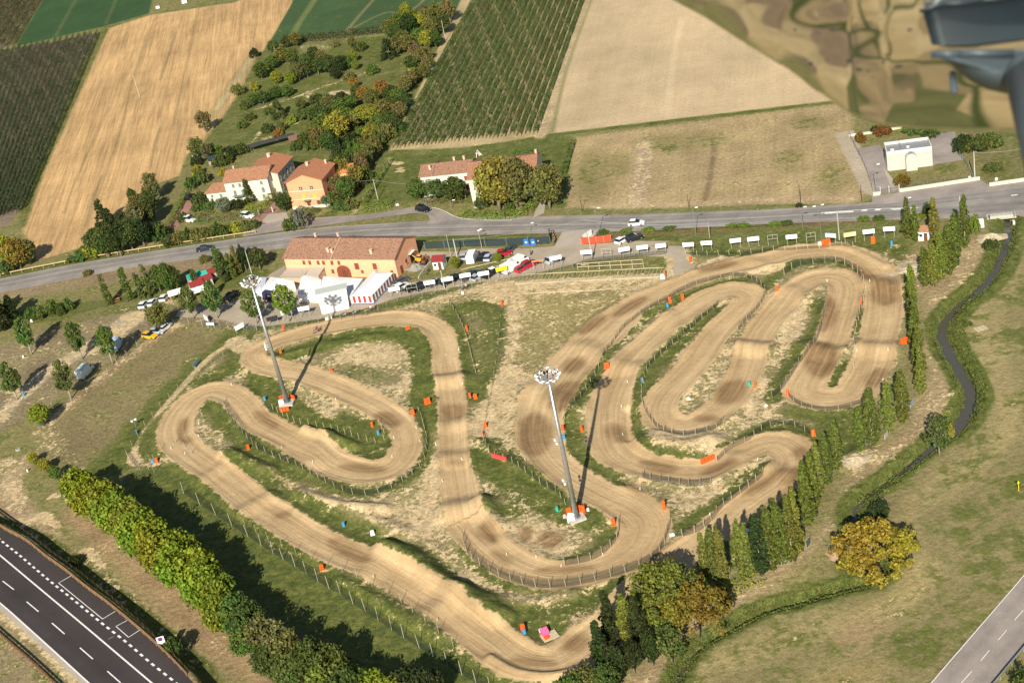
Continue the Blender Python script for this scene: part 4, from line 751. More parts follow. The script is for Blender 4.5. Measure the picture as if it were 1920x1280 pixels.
# ============================================================ FOLIAGE
def leaves_mesh(name, C, Nn, S, m=LEAF, asp=.75, jit=.55):
    """C centres, Nn rough normals, S sizes -> one mesh of small folded leaf sprays"""
    n = len(C); r = rng.normal(size=(n, 3)); N_ = Nn + r * jit; N_ /= np.linalg.norm(N_, axis=1)[:, None]
    a = np.cross(N_, rng.normal(size=(n, 3))); a /= np.linalg.norm(a, axis=1)[:, None] + 1e-9; b = np.cross(N_, a)
    S = S[:, None] * .5; q = np.stack([C - a * S, C - b * S * asp + N_ * S * .25, C + a * S, C + b * S * asp + N_ * S * .25], 1).reshape(-1, 3).astype(np.float32)
    me = bpy.data.meshes.new(name); me.vertices.add(n * 4); me.vertices.foreach_set('co', q.ravel()); me.loops.add(n * 4); me.loops.foreach_set('vertex_index', np.arange(n * 4, dtype=np.int32))
    me.polygons.add(n); me.polygons.foreach_set('loop_start', np.arange(0, n * 4, 4, dtype=np.int32)); me.polygons.foreach_set('loop_total', np.full(n, 4, np.int32)); me.update(calc_edges=True); me.materials.append(m); return me
def clumps(cent, rad, per, size, squash=1.0, up=.15):
    """leaf sprays on the outside of many small balls"""
    k = len(cent); d = rng.normal(size=(k, per, 3)); d[..., 2] = d[..., 2] * .9 + up; d /= np.linalg.norm(d, axis=2)[..., None]
    rr = rad[:, None, None] * rng.uniform(.55, 1.05, (k, per, 1)); C = cent[:, None, :] + d * rr * np.array([1, 1, squash]); S = size * rng.uniform(.65, 1.35, (k, per))
    return C.reshape(-1, 3), d.reshape(-1, 3), S.ravel()
def crown_round(R=1.0, H=1.0, nb=70, per=34, br=.26, size=.13, seed=0, bottom=-.97, open_=.0):
    """rounded crown, unit radius, centre at 0"""
    g = np.random.default_rng(seed); c = []
    lob = g.normal(size=(6, 3)); lob /= np.linalg.norm(lob, axis=1)[:, None]
    while len(c) < nb:
        p = g.normal(size=3); p /= np.linalg.norm(p)
        if p[2] < bottom: continue
        rr = .78 + .22 * max(0, (lob @ p).max() * 1.6 - .9) - g.uniform(0, .18) - (g.uniform(0, .5) if g.uniform() < .3 + open_ else 0)
        c.append(p * rr * (R, R, H))
    c = np.array(c); return clumps(c, np.full(len(c), br) * g.uniform(.6, 1.25, len(c)), per, size)
def mk_crown(kind, seed):
    g = np.random.default_rng(seed)
    if kind == 'broad': C, D, S = crown_round(.80, .82, 104, 34, .24, .12, seed)
    elif kind == 'loose': C, D, S = crown_round(.84, .82, 60, 34, .21, .12, seed, open_=.25)
    elif kind == 'lime':                       # egg on a bare stem
        n = 90; z = g.uniform(-1, 1, n); prof = np.sqrt(np.clip(1 - np.abs(z) ** 2.4, 0, 1)) * (1 - .12 * z); an = g.uniform(0, 6.283, n); rr = prof * np.sqrt(g.uniform(.03, .8, n))
        C, D, S = clumps(np.stack([np.cos(an) * rr, np.sin(an) * rr, z * .88], 1), g.uniform(.13, .25, n), 34, .125, 1, .3)
    elif kind == 'poplar':                     # slender, upswept; z 0..1, radius ~ .1
        n = 125; z = g.uniform(.03, .98, n) ** .92; prof = np.clip(np.minimum(z / .2, 1) * (1 - ((z - .3) / .72).clip(0) ** 1.5) + .06, .06, 1); an = g.uniform(0, 6.283, n); rr = .082 * prof * np.sqrt(g.uniform(.2, 1, n)) * g.uniform(.7, 1.3, n)
        C, D, S = clumps(np.stack([np.cos(an) * rr, np.sin(an) * rr, z], 1), g.uniform(.020, .036, n), 26, .030, 1.9, .5)
    elif kind == 'column':                     # clipped cypress like column
        n = 70; z = g.uniform(.03, .97, n); an = g.uniform(0, 6.283, n); rr = .085 * np.sqrt(g.uniform(.4, 1, n)) * np.sqrt(np.clip(1.05 - z ** 3, .1, 1))
        C, D, S = clumps(np.stack([np.cos(an) * rr, np.sin(an) * rr, z], 1), g.uniform(.025, .04, n), 26, .035, 1.6, .4)
    elif kind == 'conifer':
        n = 80; z = g.uniform(0, 1, n); an = g.uniform(0, 6.283, n); rr = .34 * (1.03 - z) * np.sqrt(g.uniform(.4, 1, n))
        C, D, S = clumps(np.stack([np.cos(an) * rr, np.sin(an) * rr, z], 1), g.uniform(.05, .09, n), 26, .06, .7, .2)
    elif kind == 'bush':
        n = 45; an = g.uniform(0, 6.283, n); rr = np.sqrt(g.uniform(0, .75, n)); z = np.sqrt(np.clip(1 - rr ** 2, 0, 1)) * g.uniform(.35, .85, n)
        C, D, S = clumps(np.stack([np.cos(an) * rr, np.sin(an) * rr, z], 1), g.uniform(.16, .3, n), 34, .15, .85, .35)
    elif kind == 'spread':                     # big leafy tree with open tiers
        n = 170; p = g.normal(size=(n, 3)); p /= np.linalg.norm(p, axis=1)[:, None]; p[:, 2] = np.abs(p[:, 2]) * .85 - .25; p *= g.uniform(.45, .92, (n, 1))
        C, D, S = clumps(p, g.uniform(.08, .17, n), 48, .062, .6, .4)
    return leaves_mesh('crown_' + kind, C, D, S)
CR = {k: [mk_crown(k, 11 + i * 7 + len(k)) for i in range(v)] for k, v in dict(broad=4, loose=3, lime=3, poplar=4, column=2, conifer=2, bush=4, spread=2).items()}
def limb_mesh(kind, m):
    b = MB(); g = random.Random(len(kind))
    if kind in ('broad', 'loose', 'spread'):
        b.cyl((0, 0, 0), (.02, .01, .42), .05, .035, 7); 
        for i in range(6):
            a = i * 1.05 + g.random(); e = (math.cos(a) * .3, math.sin(a) * .3, .62 + .12 * g.random()); b.cyl((.02, .01, .36 + .03 * i * .3), e, .026, .010, 5)
            for j in range(2): a2 = a + g.uniform(-.8, .8); b.cyl(e, (e[0] + math.cos(a2) * .14, e[1] + math.sin(a2) * .14, e[2] + .14), .010, .004, 4)
        b.cyl((.02, .01, .42), (0, 0, .85), .033, .008, 6)
    elif kind == 'lime': b.cyl((0, 0, 0), (0, 0, .5), .020, .015, 7).cyl((0, 0, .5), (0, 0, .9), .014, .004, 5); [b.cyl((0, 0, .32 + .07 * i), (math.cos(i * 2.1) * .13, math.sin(i * 2.1) * .13, .5 + .08 * i), .009, .003, 4) for i in range(5)]
    else:
        b.cyl((0, 0, 0), (0, 0, .9), .016, .003, 6); [b.cyl((0, 0, .08 + .1 * i), (math.cos(i * 2.4) * .05, math.sin(i * 2.4) * .05, .22 + .1 * i), .006, .002, 4) for i in range(6)]
    return b.mesh('trunk_' + kind, m, True)
LIMB = {k: limb_mesh(k, BARK) for k in ('broad', 'loose', 'spread', 'poplar', 'column', 'conifer')}; LIMB['lime'] = limb_mesh('lime', PALEBARK); LIMB['pale'] = limb_mesh('poplar', PALEBARK); LIMB['bush'] = MB().cyl((0, 0, 0), (0, 0, .5), .05, .02, 5).cyl((0, 0, .1), (.3, .1, .5), .03, .01, 4).cyl((0, 0, .1), (-.25, .2, .5), .03, .01, 4).mesh('stem', BARK)
LC = dict(dark=(.056, .080, .021), deep=(.030, .044, .014), mid=(.075, .110, .026), fresh=(.125, .175, .030), lime=(.085, .125, .030), yel=(.23, .20, .03), ylw=(.195, .205, .028), acid=(.148, .182, .020), oliv=(.115, .115, .034), olive=(.12, .14, .085), oran=(.20, .125, .030), gold=(.255, .190, .028), brn=(.130, .118, .045), pop=(.088, .114, .022), popy=(.130, .145, .028), gyl=(.17, .145, .03))
LC = {k: tuple(q * LCB for q in v) for k, v in LC.items()}
TREEN = [0]
def tree(x, y, h, r, kind, col, label, group=None, cat='tree', name=None, base=None, clear=None, trunkm=None):
    TREEN[0] += 1; wx, wy, z = PG(x, y); c = LC[col] if isinstance(col, str) else col; j = [v * random.uniform(.88, 1.12) for v in c]
    nm = name or {'poplar': 'poplar_tree', 'column': 'columnar_tree', 'conifer': 'conifer_tree', 'bush': 'shrub'}.get(kind, 'broadleaf_tree')
    o = empty(nm, wx, wy, z - .05, random.uniform(0, 6.28), label, cat, group)
    me = random.choice(CR[kind]); cr = link('crown', me, o, j)
    if kind in ('broad', 'loose', 'lime', 'spread'):
        cl = clear if clear is not None else {'lime': .24, 'spread': .12}.get(kind, .06); hh = h * (1 - cl) / 2
        cr.scale = (r, r * random.uniform(.92, 1.08), hh * (1.35 if kind == 'spread' else 1)); cr.location = (0, 0, h * cl + hh * (1 if kind != 'spread' else .8))
    elif kind == 'bush': cr.scale = (r, r * random.uniform(.85, 1.15), h)
    elif kind == 'conifer': cr.scale = (r / .34, r / .34, h)
    else: cr.scale = (r / .098, r / .098, h * random.uniform(.97, 1.06))
    t = link('trunk', trunkm or LIMB[kind], o); s = h if kind != 'bush' else h
    wdt = {'poplar': s * .55, 'column': s * .55, 'broad': r * 1.45, 'loose': r * 1.55, 'spread': r * 1.35}.get(kind, s); t.scale = (wdt, wdt, s * {'spread': .74, 'broad': .78, 'loose': .80, 'conifer': .9, 'poplar': .85, 'column': .85}.get(kind, 1))
    return o
def grove(lst, what, where, group, side='left', cat='tree', order=None):
    """lst of (x, y, h, r, kind, colour); labels count along the clump as the photo shows it"""
    n = len(lst); idx = sorted(range(n), key=order or (lambda i: lst[i][0])); rank = {k: i for i, k in enumerate(idx)}
    for i, t in enumerate(lst):
        wd = CW.get(t[5], 'green') if isinstance(t[5], str) else 'green'; kd = {'bush': 'shrub', 'conifer': 'conifer', 'poplar': 'poplar', 'column': 'columnar tree'}.get(t[4], 'tree')
        pos = ORD[rank[i]] + ' from the ' + side if n > 1 else ''
        tree(*t, label=f"{wd} {kd} {where}, {pos}".rstrip(', '), group=group, cat='shrub' if t[4] == 'bush' else 'tree')
CW = dict(dark='dark green', deep='very dark green', mid='mid green', fresh='fresh green', lime='green', yel='yellow', ylw='yellow-green', acid='bright yellow-green', oliv='olive', olive='grey-green', oran='orange-brown', gold='golden orange', brn='brownish', pop='slender green', popy='slender yellow-green', gyl='yellowing')
# --- poplar row by the stream
POP = [(1703, 448, 9.5, 1.25, 'pop'), (1717, 452, 8.5, 1.0, 'pop'), (1753, 458, 10.5, 1.25, 'popy'), (1810, 466, 13.0, 1.25, 'pop'), (1793, 500, 12.5, 1.5, 'pop'), (1779, 515, 12, 1.4, 'pop'), (1766, 524, 11, 1.2, 'popy'), (1750, 538, 11.5, 1.3, 'popy'), (1735, 537, 9.0, 1.2, 'pop'), (1711, 585, 10.5, 1.2, 'popy'), (1712, 625, 11.0, 1.1, 'pop'), (1718, 665, 11.5, 1.3, 'pop'), (1724, 705, 11.0, 1.3, 'pop'), (1727, 738, 9.5, 1.1, 'popy'), (1694, 792, 11.0, 1.4, 'pop'), (1668, 812, 10.5, 1.3, 'popy'), (1636, 835, 11.5, 1.7, 'pop'), (1614, 845, 9.0, 1.1, 'pop'), (1571, 880, 9.8, 1.2, 'pop'), (1553, 908, 10.5, 1.3, 'pop'), (1538, 930, 11.0, 1.2, 'popy'), (1527, 955, 11.5, 1.2, 'pop'), (1516, 985, 12.0, 1.5, 'pop'), (1497, 1040, 12.5, 1.2, 'popy'), (1487, 1052, 12.3, 1.3, 'pop'), (1466, 1060, 12.5, 1.5, 'pop'), (1447, 1068, 12.2, 1.5, 'pop'), (1428, 1075, 11.5, 1.6, 'deep'), (1406, 1082, 11.0, 1.0, 'popy'), (1393, 1080, 10.8, 1.1, 'popy'), (1358, 1092, 11.5, 1.1, 'popy'), (1343, 1092, 11.2, 1.2, 'pop'), (1325, 1090, 9.5, 1.0, 'popy')]
for i, p in enumerate(POP):
    tree(p[0], p[1], p[2], p[3], 'poplar', p[4], f"{'green' if p[4] in ('pop', 'deep') else 'yellow-green'} poplar, {ORD[i]} from the road end of the row by the stream", 'poplars in the row beside the stream', trunkm=LIMB['pale'])
grove([(1205, 1222, 10, 1.6, 'poplar', 'deep'), (1180, 1212, 10, 1.4, 'poplar', 'popy'), (1150, 1212, 10.5, 1.5, 'poplar', 'deep'), (1130, 1250, 8.5, 1.3, 'poplar', 'deep'), (1225, 1250, 8, 1.8, 'broad', 'deep'), (1190, 1262, 7, 2.0, 'broad', 'deep'), (1160, 1275, 7, 2.0, 'broad', 'deep')], '', 'below the wide yellow-green tree', 'trees at the bottom end of the poplar row')
for a in ((1258, 1165, 13.0, 7.6, 'spread', (.17, .19, .035), 'large yellow-green spreading tree at the lower end of the poplar row'), (1312, 1205, 12, 6.6, 'spread', (.185, .165, .030), 'wide orange-yellow tree right of the yellow-green spreading tree'), (1222, 1130, 8, 3.2, 'loose', (.18, .21, .035), 'small yellow-green tree leaning over the bottom bend'), (1260, 1240, 7.5, 3.4, 'loose', (.10, .13, .035), 'shaded green tree under the wide yellow-green tree'), (1350, 1150, 6, 2.4, 'broad', 'deep', 'dark round tree at the foot of the yellow-green poplars')):
    tree(*a[:6], label=a[6])
tree(1645, 1090, 13.5, 7.6, 'spread', 'gold', 'big golden orange tree beside the ditch on the right')
tree(1650, 985, 5.5, 2.2, 'loose', 'deep', 'dark ragged tree just above the golden orange tree')
tree(1762, 855, 9, 3.0, 'loose', 'mid', 'green tree with dark left side hanging over the stream'); tree(1775, 842, 7.5, 1.9, 'loose', 'ylw', 'yellowish tree at the ditch mouth beside the green one')
tree(1828, 438, 5, 1.4, 'bush', 'fresh', 'fresh green shrub right of the tallest poplar by the road', cat='shrub'); tree(1858, 465, 2.2, 1.8, 'bush', 'dark', 'dark green shrub on the sand heap by the stream', cat='shrub')
tree(1738, 405, 4, 1.0, 'bush', 'deep', 'small dark shrub between the poplars near the road', cat='shrub')
tree(1815, 610, 1.0, 1.0, 'bush', 'mid', 'low green tuft on the right bank of the stream', cat='shrub')
# --- camp site
for a in ((134, 747, 10.0, 2.5, 'lime', 'lime', 'green egg-shaped tree beside the shaded pale van'), (212, 682, 10.0, 2.6, 'lime', 'lime', 'green egg-shaped tree partly hiding the blue-shaded van'), (155, 673, 10.2, 2.3, 'lime', 'lime', 'tall egg-shaped tree between the two rows, above the white box'), (60, 664, 10.3, 2.4, 'lime', 'lime', 'green egg-shaped tree in the upper left of the camp site'), (33, 749, 9.8, 2.6, 'lime', 'lime', 'dark egg-shaped tree at the left edge beside a blue barrel'), (363, 598, 8.6, 2.6, 'lime', 'lime', 'grey-green tree in front of the white camp awning'), (408, 597, 9.4, 2.5, 'lime', 'lime', 'green tree between the red roofs and the dark parked car'), (482, 607, 9.0, 2.7, 'lime', 'lime', 'green tree crossed by the left floodlight mast'), (543, 603, 9.8, 2.8, 'lime', 'fresh', 'bright green round tree standing over the white tents')):
    tree(*a[:6], label=a[6], group='trimmed trees with bare stems')
tree(82, 798, 6.2, 3.0, 'broad', 'acid', 'small bright yellow-green tree in the camp site'); tree(303, 622, 8.5, 3.6, 'loose', 'oliv', 'broad olive tree over the yellow car')
grove([(207, 572, 9, 1.0, 'column', 'mid'), (245, 564, 9.5, 1.1, 'column', 'mid'), (268, 560, 7.5, .9, 'column', 'mid'), (284, 557, 9, 1.0, 'column', 'mid')], '', 'in the line south of the main road', 'thin columnar trees along the road')
grove([(302, 548, 8.5, 2.3, 'broad', 'mid'), (322, 550, 9.8, 2.6, 'broad', 'mid'), (334, 545, 8, 1.8, 'broad', 'dark'), (370, 540, 6, 1.2, 'broad', 'mid'), (425, 528, 9, 1.6, 'poplar', 'dark'), (416, 518, 8, 1.4, 'poplar', 'mid'), (438, 522, 7, 1.2, 'poplar', 'popy'), (449, 514, 8, 1.2, 'poplar', 'popy'), (462, 508, 8, 1.6, 'broad', 'deep'), (488, 505, 6.5, 3.2, 'broad', 'dark'), (385, 492, 2.5, 1.6, 'bush', 'oliv'), (400, 560, 6, 1.2, 'broad', 'mid'), (476, 500, 6, 1.6, 'broad', 'deep')], '', 'between the camp and the main road', 'trees between the camp and the main road')
grove([(8, 618, 10, 2.4, 'poplar', 'deep'), (30, 605, 8, 1.8, 'poplar', 'deep'), (-6, 600, 9, 3, 'broad', 'deep'), (62, 600, 4, 1.8, 'bush', 'mid'), (80, 597, 4.2, 1.8, 'bush', 'mid'), (101, 590, 4.8, 1.8, 'bush', 'lime'), (116, 590, 4, 1.4, 'bush', 'dark'), (131, 582, 4, 1.5, 'bush', 'lime'), (165, 515, 1.6, 1.6, 'bush', 'oliv')], '', 'at the left edge below the road', 'trees at the left edge below the main road')
grove([(40, 503, 10, 4.5, 'broad', 'gyl'), (12, 490, 9, 4.0, 'broad', 'ylw'), (58, 495, 8.5, 3.4, 'broad', 'oliv'), (15, 510, 4, 3, 'bush', 'dark')], '', 'at the corner of the stubble field', 'yellowing trees at the stubble field corner')
BIG = [(185, 478, 8, 3.2, 'broad', 'dark'), (205, 482, 9, 3.4, 'broad', 'dark'), (228, 480, 9.5, 3.4, 'broad', 'deep'), (250, 470, 9.5, 3.4, 'broad', 'dark'), (272, 462, 8, 3, 'broad', 'deep'), (215, 445, 8, 2.6, 'conifer', 'deep'), (240, 445, 8, 2.8, 'broad', 'deep'), (262, 440, 9, 3.2, 'broad', 'brn'), (282, 425, 9, 3, 'broad', 'dark'), (198, 425, 7.5, 2.4, 'conifer', 'deep'), (265, 405, 7, 2.8, 'broad', 'oliv'), (285, 400, 7, 2.5, 'broad', 'dark'), (292, 378, 9, 3, 'loose', 'oliv'), (175, 482, 5, 2.6, 'bush', 'ylw'), (160, 485, 3.5, 2.4, 'bush', 'mid'), (300, 450, 5, 2.6, 'bush', 'dark'), (254, 388, 6, 1.6, 'broad', 'dark'), (140, 490, 1.6, 2, 'bush', 'mid')]
grove([(a, b_, h * 1.12, r * 1.2, k_, c_) for a, b_, h, r, k_, c_ in BIG], '', 'in the copse below the stubble field', 'trees of the dark copse')
grove([(320, 460, 3.5, 2.4, 'bush', 'dark'), (338, 456, 4, 2.4, 'bush', 'oliv'), (355, 452, 4, 2.4, 'bush', 'dark'), (372, 452, 4.5, 2.2, 'bush', 'brn'), (390, 446, 3.6, 2.4, 'bush', 'oliv'), (408, 442, 4, 2.4, 'bush', 'dark'), (425, 440, 3.6, 2.4, 'bush', 'dark'), (443, 436, 3.5, 2.2, 'bush', 'ylw'), (460, 432, 3.4, 2.2, 'bush', 'oliv'), (476, 428, 3, 2, 'bush', 'mid'), (565, 425, 5.6, 3.0, 'bush', 'olive'), (545, 432, 4, 2.0, 'bush', 'mid')], '', 'on the verge between villas and road', 'shrubs on the verge behind the guardrail')
tree(388, 248, 8.5, 3.4, 'loose', 'brn', 'tall brownish tree standing at the right side of the stubble field'); tree(372, 296, 7.5, 3.4, 'loose', 'oliv', 'olive tree below the tall brownish tree'); tree(392, 300, 6.5, 2.6, 'loose', 'brn', 'smaller brownish tree beside the dark summer house')
tree(478, 108, 4, 2.0, 'bush', 'deep', 'small dark shrub at the top right corner of the stubble field', cat='shrub')
V1 = [(470, 382, 7.5, 1.8, 'conifer', 'dark'), (424, 400, 5.4, 2.9, 'broad', 'olive'), (378, 384, 4.2, 2.6, 'bush', 'dark'), (392, 392, 2.5, 1.8, 'bush', 'mid'), (370, 395, 2.5, 1.7, 'bush', 'mid'), (536, 398, 6.5, 2.9, 'broad', 'dark'), (410, 312, 4, 2.4, 'bush', 'mid'), (425, 308, 4, 2.2, 'bush', 'dark'), (372, 330, 4, 2.0, 'bush', 'yel'), (380, 345, 5, 2.4, 'bush', 'mid'), (362, 352, 4, 2.2, 'bush', 'dark'), (455, 288, 4, 2.4, 'bush', 'dark'), (438, 295, 4, 2, 'bush', 'deep'), (420, 330, 3, 2, 'bush', 'yel'), (345, 415, 3, 1.6, 'bush', 'dark'), (448, 392, 3.5, 2.0, 'bush', 'deep'), (400, 385, 3, 1.8, 'bush', 'dark'), (613, 388, 4, 1.8, 'loose', 'olive'), (370, 310, 4, 2, 'bush', 'deep'), (408, 290, 3.5, 2, 'bush', 'mid'), (570, 270, 4.5, 2.4, 'bush', 'dark'), (585, 280, 4, 2.4, 'bush', 'mid'), (556, 282, 3, 2, 'bush', 'dark')]
grove(V1, '', 'in the gardens round the villas', 'garden trees and shrubs round the villas')
V2 = [(640, 372, 7.5, 2.6, 'loose', 'oliv'), (655, 375, 7, 2.6, 'broad', 'mid'), (650, 350, 9, 2.6, 'loose', 'gyl'), (672, 355, 7.5, 2.8, 'loose', 'gyl'), (636, 330, 7, 2.4, 'broad', 'dark'), (660, 325, 7, 2.8, 'broad', 'dark'), (682, 330, 7, 2.6, 'loose', 'brn'), (695, 310, 6.5, 2.6, 'broad', 'oliv'), (705, 295, 6, 2.6, 'broad', 'oliv'), (668, 298, 6, 2.6, 'bush', 'mid'), (645, 300, 6, 2.6, 'bush', 'deep'), (626, 385, 4, 2, 'bush', 'mid'), (660, 390, 3, 2.2, 'bush', 'oliv'), (642, 392, 2.4, 2, 'bush', 'mid'), (688, 345, 5, 2, 'bush', 'dark'), (710, 275, 5, 2.4, 'bush', 'mid')]
grove([(a, b_, h * 1.12, r * 1.2, k_, c_) for a, b_, h, r, k_, c_ in V2], '', 'beside the orange villa by the lane', 'trees right of the orange villa')
GARD = [(566, 205, 3.6, 2.2, 'broad', 'oliv'), (448, 178, 4, 2, 'bush', 'oliv'), (455, 240, 2.6, 1.6, 'bush', 'mid'), (505, 215, 2.4, 1.5, 'bush', 'mid'), (590, 112, 5, 2.4, 'broad', 'dark'), (605, 118, 4.6, 2.2, 'broad', 'oliv'), (575, 125, 5, 2.4, 'broad', 'mid'), (700, 140, 3.4, 1.8, 'bush', 'mid'), (548, 232, 2.6, 1.5, 'bush', 'ylw'), (610, 232, 3.6, 2.2, 'broad', 'oliv'), (588, 262, 3.2, 2, 'bush', 'mid'), (655, 150, 3, 1.7, 'bush', 'oliv'), (492, 148, 6, 3, 'broad', 'dark'), (521, 158, 5, 2.2, 'broad', 'acid'), (548, 160, 5, 2.3, 'broad', 'acid'), (562, 152, 7, 2.6, 'broad', 'oliv'), (578, 146, 7.5, 2.6, 'broad', 'dark'), (530, 120, 6, 3, 'broad', 'oliv'), (552, 122, 6, 2.8, 'broad', 'mid'), (512, 130, 5, 2.8, 'broad', 'mid'), (540, 90, 5, 2.4, 'broad', 'dark'), (558, 88, 5.5, 2.6, 'broad', 'oliv'), (515, 100, 5, 2.4, 'broad', 'mid'), (598, 140, 6, 3, 'broad', 'dark'), (620, 138, 6.5, 3.2, 'broad', 'dark'), (640, 136, 6, 2.8, 'broad', 'deep'), (632, 150, 4.5, 2.2, 'broad', 'deep'), (655, 130, 5, 2.0, 'broad', 'mid'), (665, 118, 4.5, 1.6, 'broad', 'acid'), (668, 132, 4, 1.6, 'broad', 'fresh'), (662, 92, 4.5, 2, 'loose', 'oliv'), (677, 96, 3.5, 1.8, 'bush', 'dark'), (630, 88, 2, 1.4, 'bush', 'brn'), (722, 172, 1.5, 1.3, 'bush', 'dark'), (735, 168, 1.5, 1.2, 'bush', 'brn'), (755, 162, 2, 1.4, 'bush', 'oliv'), (750, 172, 1.6, 1, 'bush', 'ylw'),
        (475, 200, 4.5, 2.4, 'broad', 'mid'), (495, 196, 4.5, 2.6, 'broad', 'dark'), (520, 186, 4.5, 2.6, 'broad', 'dark'), (540, 182, 4, 2.4, 'broad', 'mid'), (525, 222, 6, 2.2, 'conifer', 'dark'), (565, 222, 3.2, 2.0, 'bush', 'mid'), (580, 224, 3.8, 2.4, 'bush', 'dark'), (594, 192, 3, 2, 'bush', 'dark'), (612, 190, 2.5, 1.8, 'bush', 'mid'), (626, 196, 3, 2, 'bush', 'dark'), (640, 186, 2.6, 1.6, 'bush', 'deep'), (505, 248, 3, 1.8, 'bush', 'dark'), (530, 245, 3, 1.6, 'bush', 'oliv'), (522, 256, 3, 1.4, 'bush', 'oran'), (470, 225, 2.4, 1.6, 'bush', 'dark'), (462, 205, 3, 1.6, 'bush', 'mid'), (478, 170, 3, 1.6, 'bush', 'ylw')]
grove([(a, b_, h * 1.12, r * 1.2, k_, c_) for a, b_, h, r, k_, c_ in GARD], '', 'in the large garden above the villas', 'trees and shrubs in the large garden')
WOOD = [(735, 72, 7, 3, 'broad', 'oliv'), (752, 66, 7.5, 3, 'broad', 'mid'), (765, 40, 6.5, 2.4, 'broad', 'ylw'), (772, 70, 8, 3, 'broad', 'deep'), (788, 62, 7, 2.8, 'broad', 'ylw'), (803, 48, 7, 3, 'broad', 'oliv'), (820, 46, 7.5, 3, 'broad', 'oliv'), (845, 44, 8.5, 2.8, 'loose', 'brn'), (812, 72, 7, 3, 'broad', 'oliv'), (832, 66, 7, 2.8, 'broad', 'dark'), (790, 88, 6.5, 3, 'broad', 'mid'), (805, 92, 6, 2.8, 'broad', 'ylw'), (730, 110, 6, 2.4, 'conifer', 'deep'), (746, 104, 6, 2.8, 'broad', 'oliv'), (765, 100, 6, 2.8, 'broad', 'oliv'), (782, 112, 5.5, 2.6, 'loose', 'brn'), (758, 90, 6, 2.6, 'broad', 'mid'), (800, 118, 5.5, 2.4, 'loose', 'oliv'), (818, 90, 6, 2.4, 'broad', 'dark'), (790, 128, 6, 2.6, 'loose', 'brn'), (775, 132, 5, 2.4, 'broad', 'dark'), (806, 132, 5, 2.2, 'loose', 'brn'), (742, 80, 6.5, 2.6, 'broad', 'dark')]
grove([(a, b_, h * 1.22, r * 1.42, k_, c_) for a, b_, h, r, k_, c_ in WOOD], '', 'in the wood beside the vineyard top', 'trees of the wood beside the vineyard')
LOW = [(798, 148, 5, 2.4, 'broad', 'oliv'), (760, 205, 4.6, 2.4, 'broad', 'dark'), (752, 222, 4.8, 2.4, 'broad', 'brn'), (742, 250, 4.4, 2.4, 'broad', 'dark'), (725, 262, 4.4, 2.4, 'bush', 'oliv'), (660, 248, 5, 2.6, 'broad', 'oliv'), (655, 232, 4.6, 2.4, 'broad', 'mid'), (785, 152, 4.5, 2.4, 'loose', 'oliv'), (772, 165, 5.5, 2.4, 'loose', 'brn'), (762, 178, 5.5, 2.4, 'loose', 'brn'), (778, 150, 4, 2, 'bush', 'ylw'), (718, 185, 6, 2.4, 'loose', 'oran'), (735, 192, 5, 2.4, 'broad', 'dark'), (750, 196, 5, 2.6, 'broad', 'mid'), (664, 168, 4, 1.6, 'loose', 'oran'), (684, 192, 5, 2.4, 'loose', 'oran'), (700, 198, 5, 2.6, 'broad', 'oliv'), (672, 186, 4.5, 2, 'broad', 'dark'), (660, 205, 4.5, 2.4, 'broad', 'mid'), (640, 215, 5, 2.8, 'broad', 'mid'), (620, 210, 5, 2.8, 'broad', 'oliv'), (604, 216, 4, 2.4, 'bush', 'dark'), (680, 232, 5.5, 2.8, 'broad', 'ylw'), (700, 230, 5.5, 2.8, 'broad', 'ylw'), (722, 222, 6, 3, 'broad', 'oliv'), (740, 215, 5.5, 2.6, 'broad', 'dark'), (732, 240, 5, 2.6, 'broad', 'dark'), (715, 246, 5, 2.6, 'broad', 'mid'), (640, 268, 9.5, 3.6, 'loose', 'yel'), (612, 262, 7.5, 2.8, 'broad', 'mid'), (602, 280, 7, 2.6, 'broad', 'oliv'), (620, 285, 6, 2.6, 'broad', 'dark'), (700, 265, 5, 2.4, 'broad', 'ylw'), (680, 260, 3.5, 2, 'bush', 'mid'), (662, 275, 4, 2.2, 'bush', 'deep'), (690, 285, 4.5, 2.6, 'bush', 'oliv'), (595, 250, 4, 2.4, 'bush', 'mid')]
grove([(a, b_, h * 1.22, r * 1.42, k_, c_) for a, b_, h, r, k_, c_ in LOW], '', 'in the thicket between garden and vineyard', 'trees of the thicket between garden and vineyard')
# hedges
def hedge(pts, h, wd, col, label, dens=48, size=.30, name='hedge'):
    P = [PG(*p) for p in pts]; o = empty(name, P[0][0], P[0][1], P[0][2], 0, label, 'hedge'); C = []; D = []
    for a, c in zip(P[:-1], P[1:]):
        L_ = math.hypot(c[0] - a[0], c[1] - a[1]); n = int(L_ * dens * (h * 2 + wd) / 3); t = rng.uniform(0, 1, n); s = rng.uniform(-1, 1, n); u = rng.uniform(0, 1, n); d = np.array([-(c[1] - a[1]), c[0] - a[0]]) / L_
        side = rng.integers(0, 3, n); off = np.where(side == 0, s, np.where(side == 1, 1, -1)) * wd / 2; zz = np.where(side == 0, h, u * h) + rng.normal(0, .07, n)
        w_ = 1 + .12 * np.sin(t * L_ * 1.7); C.append(np.stack([a[0] + (c[0] - a[0]) * t + d[0] * off * w_ - P[0][0], a[1] + (c[1] - a[1]) * t + d[1] * off * w_ - P[0][1], zz * w_], 1))
        D.append(np.stack([d[0] * np.sign(off) * (side > 0), d[1] * np.sign(off) * (side > 0), .3 + (side == 0) * .8], 1))
    C = np.concatenate(C); D = np.concatenate(D); j = LC[col] if isinstance(col, str) else col
    link('foliage', leaves_mesh('hedge_leaves', C, D, size * rng.uniform(.7, 1.3, len(C))), o, j); return o
